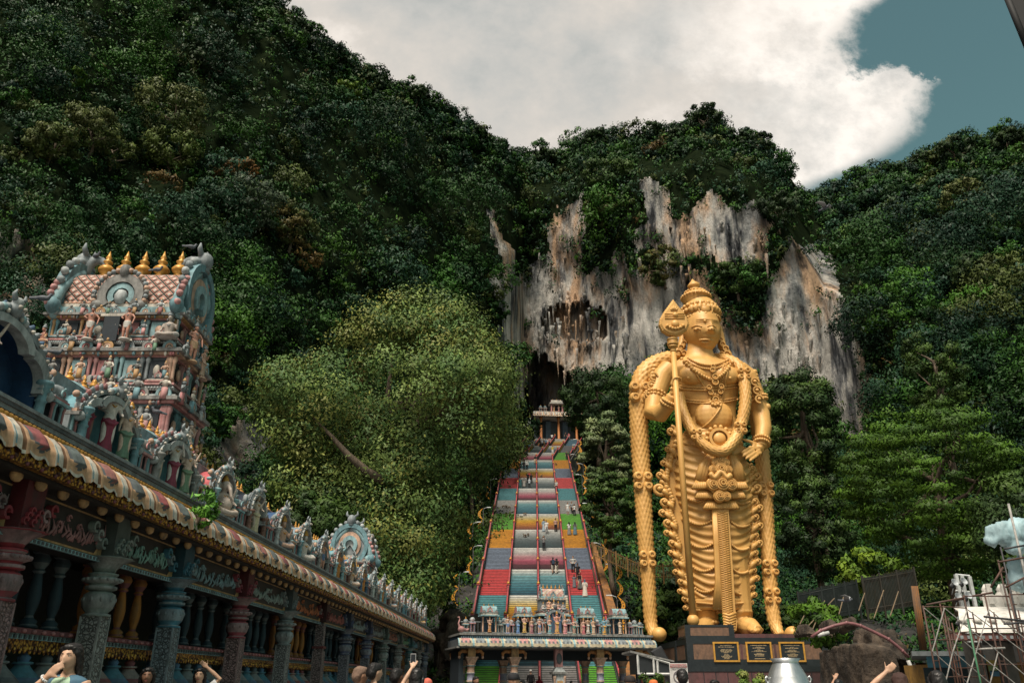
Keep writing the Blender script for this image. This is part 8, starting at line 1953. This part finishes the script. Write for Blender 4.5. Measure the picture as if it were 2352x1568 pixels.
def text(s, x, z, size, mat, Y, par):
    cu_ = bpy.data.curves.new('lettering', 'FONT'); cu_.body = s; cu_.size = size; cu_.align_x = 'CENTER'; cu_.extrude = .003; cu_.materials.append(mat); o = bpy.data.objects.new('lettering', cu_); COL.objects.link(o); dg = bpy.context.evaluated_depsgraph_get(); me = bpy.data.meshes.new_from_object(o.evaluated_get(dg)); bpy.data.objects.remove(o); o = bpy.data.objects.new('lettering', me); COL.objects.link(o); o.rotation_euler = (pi / 2, 0, 0); o.parent = par; o.location = (x - par.location.x, Y - par.location.y, z - par.location.z)
text('ANDA BERADA DI KAWASAN', sx, zt - .085, .045, pw, SY - .014, sg); text('LARANGAN MEROKOK', sx, zt - .13, .045, pw, SY - .014, sg); text('புகைபிடிக்காதீர்', sx, zt - .205, .06, pg, SY - .008, sg); text('धूम्रपान निषेध', sx, zt - .70, .075, pg, SY - .008, sg)
# tilted black speaker panel beside the pedestal
q = U(1516, 1506, 48); sb_ = empty('speaker_box', (q.x, 48, q.z), 0, 'tilted black speaker box on a pole left of the pedestal', 'speaker'); mb = MB(); mb.push(Matrix.Rotation(R(-28), 4, 'Y') @ Matrix.Rotation(R(12), 4, 'X')); mb.box((0, 0, -.42), (.62, .35, .85), paint('speaker black', (.035, .037, .042), .6, grime=.15)); mb.box((0, -.185, -.38), (.54, .03, .77), paint('speaker grille', (.05, .052, .056), .8, grime=.2)); mb.pop(); mb.build('cabinet', sb_)
mb = MB(); mb.tube([(0, .25, 0), (0, .3, -q.z)], .05, dkp, 8); mb.build('pole', sb_)
# silver vessel on a stone block
PYV = 20.0; p0 = U(1803, 1511, PYV); k = mpp(1511, PYV); mt, nt, b = nt_mat('brushed tin'); b.inputs['Metallic'].default_value = .85; b.inputs['Roughness'].default_value = .36
nt.links.new(ramp(nt, noise(nt, coords(nt, 'Object', (1, 1, .2)), 5, 4), [(.3, (.34, .37, .39)), (.7, (.58, .60, .60))]), b.inputs['Base Color'])
ves = empty('metal_vessel', (p0.x, PYV, .55), 0, 'big silver metal pot with a flared rim and ring handles', 'pot'); h0 = p0.z - .55
mb = MB(); mb.lathe((0, 0, 0), [(.30, 0), (.50, .12), (.64, .32), (.66, .5), (.60, .72), (50 * k, h0 - .57), (44 * k, h0 - .40), (43.5 * k, h0 - .385), (30 * k, h0 - .12), (28 * k, h0 - .09), (34 * k, h0), (33 * k, h0), (27 * k, h0 - .08), (26 * k, h0 - .3)], mt, 40); mb.build('body', ves)
for s in (-1, 1): mb = MB(); mb.tube([(s * 44 * k, -.02, h0 - .44), (s * 49 * k, -.05, h0 - .38), (s * 52 * k, -.05, h0 - .44), (s * 49 * k, -.05, h0 - .52), (s * 44 * k, -.02, h0 - .47)], .025, mt, 8); mb.build('handle', ves)
mb = MB(); mb.box((p0.x, PYV, 0), (1.6, 1.6, .55), P_STONE, .92, .92); tag(mb.build('stone_block'), 'square stone block under the silver pot', 'block')
def bush(px, py, Y, r, col, label, n=26):
    p = U(px, py, Y); ro = empty('shrub', (p.x, Y, max(0, p.z - r)), 0, label, 'plant'); cm, c0 = crown_mesh('foliage', r, r, r * .8, n, 110, r * .15, col, br=(.25, .4)); link('foliage', cm, ro, (0, 0, r * .8)); mb = MB()
    for q in c0[:7]: mb.tube([(0, 0, 0), V(q) * .4 + V((0, 0, r * .5)), V(q) * .8 + V((0, 0, r * .8))], [.03, .02, .006], m_bark, 5)
    mb.build('stem', ro)
bush(1724, 1568, 24, .5, [(.08, .14, .03), (.14, .16, .05)], 'flowering shrub in front of the pedestal left of the silver pot'); bush(1500, 1572, 30, .6, GR, 'green shrub at the foot of the souvenir kiosk'); bush(1870, 1415, 60, 2.0, BRT, 'bright green shrub on the grassy ledge right of the statue', 40); bush(1540, 1400, 80, 3.2, GR, 'glossy green shrub between the left garland and the spear', 60); bush(1770, 1440, 82, 3.0, GR, 'green shrub behind the statue by the right garland', 50); bush(2000, 1300, 66, 2.2, [(.10, .16, .02), (.07, .13, .02)], 'yellow green creeper bush above the dark fence', 50); bush(1590, 1350, 86, 3.5, DK, 'dark shrub far behind the lower left of the statue', 50)
# awning corner at the top right
a, b_ = U(2297, -45, 6), U(2372, 138, 6); aw = empty('awning', (a.x + 1.2, 6, a.z), 0, 'dark awning corner jutting in at the top right', 'awning'); mb = MB(); dm = paint('awning dark', (.008, .009, .010), .7, grime=.1); c_, d_ = b_ + V((3.2, -2.4, .5)), a + V((3.2, -2.4, .5)); q = [a, b_, c_, d_]; mb.add(q + [p + V((0, .05, .06)) for p in q], [(0, 1, 2, 3), (7, 6, 5, 4), (0, 4, 5, 1), (1, 5, 6, 2), (2, 6, 7, 3), (3, 7, 4, 0)], dm); mb.build('panel', aw, True)
mb = MB(); mb.bar(a, b_, .03, dm, 6); mb.bar(d_, c_, .03, dm, 6); mb.bar(b_, c_, .03, dm, 6); mb.bar((c_.x, c_.y, 0), c_, .05, dm, 8); mb.build('frame', aw, True)
# birds in flight
def flying(px, py, Y, label, rz):
    ro = empty('flying_bird', U(px, py, Y), rz, label, 'bird', 'pigeons in flight'); mb = MB(); mb.tube([(0, -.17, .02), (0, -.1, .0), (0, .08, 0), (0, .2, .01), (0, .3, .02)], [.02, .05, .06, .03, .035], M_PIG, 9, flat=.8); mb.ball((0, -.17, .03), .035, M_PIG, 8, 6); mb.build('body', ro)
    for s in (-1, 1): mb = MB(); mb.tube([(s * .03, 0, .02), (s * .16, -.04, .10), (s * .30, .02, .15), (s * .40, .10, .13)], [.09, .085, .06, .015], paint('wing grey', (.30, .30, .31), .6, grime=.2, scale=10), 8, flat=.14, up=(0, 0, 1)); mb.build('wing', ro)
flying(1896, 477, 26, 'pigeon in flight against the right hill high in the picture', .5); flying(1945, 1378, 30, 'pigeon in flight in front of the dark green fence', 1.0)
# ================================================================== people in the forecourt
POSE['sip'] = dict(L=POSE['stand']['L'], Rr=POSE['stand']['Rr'], la=((-.32, -.17, 1.22), (-.085, -.175, 1.445)), ra=((.27, .02, 1.16), (.28, -.06, .93)), pn=(0, 1, 0))
POSE['phone'] = dict(L=POSE['stand']['L'], Rr=POSE['stand']['Rr'], la=((-.25, .02, 1.16), (-.27, -.06, .93)), ra=((.30, -.20, 1.50), (.20, -.32, 1.74)))
def head_at(px, ptop, Y, h):
    """standing spot so that the top of the head is at this bearing; returns location and the needed footing height"""
    p = U(px, ptop, Y); return V((p.x, Y, p.z - h * 1.0))
def face(root, turn=0):
    """eyes, brows and lips for people seen close"""
    ew = paint('eye white', (.5, .48, .45), .3, grime=0); lip = paint('lips', (.30, .09, .08), .4, grime=0)
    for s in (-1, 1):
        mb = MB(); mb.ball((s * .032, -.098, 1.6155), (.013, .006, .006), ew, 10, 6); mb.ball((s * .032, -.1035, 1.6155), (.0055, .003, .0055), HAIR['black'], 8, 6); mb.build('eye', root)
        mb = MB(); mb.tube([(s * .014, -.113, 1.634), (s * .034, -.112, 1.640), (s * .056, -.095, 1.633)], [.003, .004, .002], HAIR['black'], 6); mb.build('eyebrow', root)
    mb = MB(); mb.tube([(-.022, -.108, 1.549), (0, -.118, 1.553), (.022, -.108, 1.549)], [.003, .0055, .003], lip, 6); mb.tube([(-.019, -.108, 1.543), (0, -.116, 1.539), (.019, -.108, 1.543)], [.003, .0065, .003], lip, 6); mb.build('lips', root)
def stand_on(L, label, r=.45):
    if L.z > .03:
        mb = MB(); mb.box((L.x, L.y, 0), (1.1, 1.1, L.z), P_STONE); tag(mb.build('step_block'), label, 'step')
GRP = 'visitors in the forecourt'
def fp(px, ptop, Y, h, rz, label, pose='stand', **kw):
    L = head_at(px, ptop, Y, h); dz = L.z; L.z = 0; h2 = h + dz
    return person(L, rz, label, pose, h=max(1.45, min(1.92, h2)), group=GRP, **kw)
DEN = (.06, .13, .19)
w1 = fp(170, 1479, 8.6, 1.72, -.08, 'woman in blue denim vest with hand at her mouth at the left corner', 'sip', top=('vest', (.35, .50, .36)), low=('trousers', DEN), hair='longhair', skin='light'); face(w1)
setmat(link('denim_vest', (lambda mb: (mb.lathe((0, 0, 0), [(.185, .92), (.18, 1.05), (.198, 1.25), (.205, 1.34), (.18, 1.415), (.10, 1.455)], m_gold, 18, sy=.74), mb.v.__setitem__(slice(None), [V((p.x, p.y + .012 if p.y > -.08 or abs(p.x) > .07 else p.y + .10, p.z)) for p in mb.v]), fuse(mb, .016, 'denim_vest', 1))[2])(MB()), w1), cloth('denim', DEN))
mb = MB(); wq = V((-.11, -.175, 1.42)); dd_ = (V((-.085, -.175, 1.445)) - V((-.32, -.17, 1.22))).normalized(); u_ = dd_.orthogonal().normalized(); v__ = dd_.cross(u_)
for k in range(12): a = 2 * pi * k / 12; mb.ball(wq + (u_ * cos(a) + v__ * sin(a)) * .033, .013, cloth('white band', (.6, .6, .6)), 6, 5)
mb.build('bracelet', w1)
w2 = fp(342, 1533, 12.5, 1.62, .3, 'dark haired girl looking down near the carved white column', top=('tee', (.2, .2, .2)), low=('trousers', BK), hair='longhair', skin='brown'); face(w2)
w3 = fp(462, 1534, 15.0, 1.62, .1, 'woman in white top with one arm raised over her head by the columns', 'wave', top=('tee', (.6, .62, .62)), low=('trousers', NV), hair='longhair', skin='light'); face(w3)
m1 = fp(828, 1531, 12.4, 1.74, 2.2, 'shaven headed man in white shirt seen from behind', top=('tee', (.62, .61, .60)), low=('trousers', NV), hair='hair', haircol=(.17, .11, .08), skin='tan')
m2 = fp(861, 1523, 12.2, 1.76, 2.3, 'man with thick dark hair and black shirt beside the shaven headed man', top=('tee', BK), low=('trousers', BK), skin='light')
m3 = fp(912, 1535, 12.8, 1.7, 2.6, 'dark haired man standing left of the raised phone', top=('tee', (.05, .05, .06)), low=('trousers', BK), skin='brown')
m4 = fp(958, 1535, 12.4, 1.68, 2.9, 'long haired visitor holding up a phone to take a picture', 'phone', top=('tee', (.3, .3, .32)), low=('trousers', BK), hair='longhair', skin='light')
hp = Matrix.Translation(m4.location) @ Matrix.Rotation(m4.rotation_euler.z, 4, 'Z') @ Matrix.Scale(m4.scale.x, 4) @ V((.20, -.36, 1.86))
ph = empty('phone', hp, 2.9, 'phone with white edges held up above the crowd', 'phone'); mb = MB(); mb.box((0, 0, -.08), (.08, .012, .16), paint('phone edge', (.6, .6, .6), .3, grime=0)); mb.build('case', ph); mb = MB(); mb.box((0, .0075, -.074), (.072, .003, .148), paint('phone glass', (.02, .025, .03), .15, grime=0)); mb.build('screen', ph)
fp(982, 1558, 13.5, 1.6, 3.0, 'visitor with a coral pink headscarf at the end of the hall', top=('robe', (.5, .14, .10)), low=None, hair='scarf', haircol=(.55, .13, .09))
fp(930, 1550, 15.0, 1.62, .4, 'dark haired woman between the phone and the dark haired man', top=('tee', (.1, .1, .12)), low=('trousers', BK), hair='longhair')
fp(1093, 1553, 24.0, 1.66, .6, 'man with brown face at the left of the gate', 'photo', top=('tee', (.15, .25, .32)), low=('trousers', BK), skin='brown')
fp(1178, 1547, 13.0, 1.72, 2.0, 'visitor in a black cap in front of the gate', top=('tee', BK), low=('trousers', BK), hair='cap', haircol=BK, skin='tan')
fp(1196, 1560, 15.0, 1.62, -.4, 'person just right of the black cap in front of the gate', top=('tee', (.3, .3, .3)), low=('trousers', BK), skin='light')
fp(1445, 1553, 13.5, 1.70, 2.3, 'man in a dark brown cap by the souvenir kiosk', top=('tee', (.05, .05, .05)), low=('trousers', BK), hair='cap', haircol=(.025, .018, .016), skin='tan')
fp(1566, 1537, 13.2, 1.74, pi, 'man with spiky black hair in front of the no smoking sign', top=('tee', (.04, .05, .07)), low=('trousers', BK), skin='light')
g1_ = fp(1640, 1561, 15.0, 1.6, .2, 'girl with black hair in front of the pedestal', top=('tee', (.45, .45, .44)), low=('trousers', NV), hair='longhair', skin='light'); face(g1_)
fp(1500, 1562, 17.0, 1.66, 2.6, 'man in an orange cap by the kiosk shelves', top=('tee', (.4, .2, .1)), low=('trousers', BK), hair='cap', haircol=(.6, .16, .05))
fp(2064, 1546, 9.0, 1.72, 2.8, 'blurred brown haired visitor raising an arm near the brown rock', 'wave', top=('tee', (.12, .07, .06)), low=('trousers', BK), hair='hair', haircol=(.05, .025, .02), skin='light')
fp(2150, 1541, 9.5, 1.72, 2.9, 'long black haired visitor at the bottom right before the scaffold', top=('tee', (.04, .04, .05)), low=('trousers', BK), hair='longhair')
fp(1925, 1560, 16.0, 1.62, 2.4, 'visitor lifting a dark phone right of the silver pot', 'phone', top=('tee', (.05, .05, .06)), low=('trousers', BK), hair='hair')
fp(1300, 1568, 20.0, 1.66, 3.0, 'dark haired visitor below the right part of the gate', top=('tee', (.2, .2, .22)), low=('trousers', BK))
print('objects', len(bpy.data.objects))
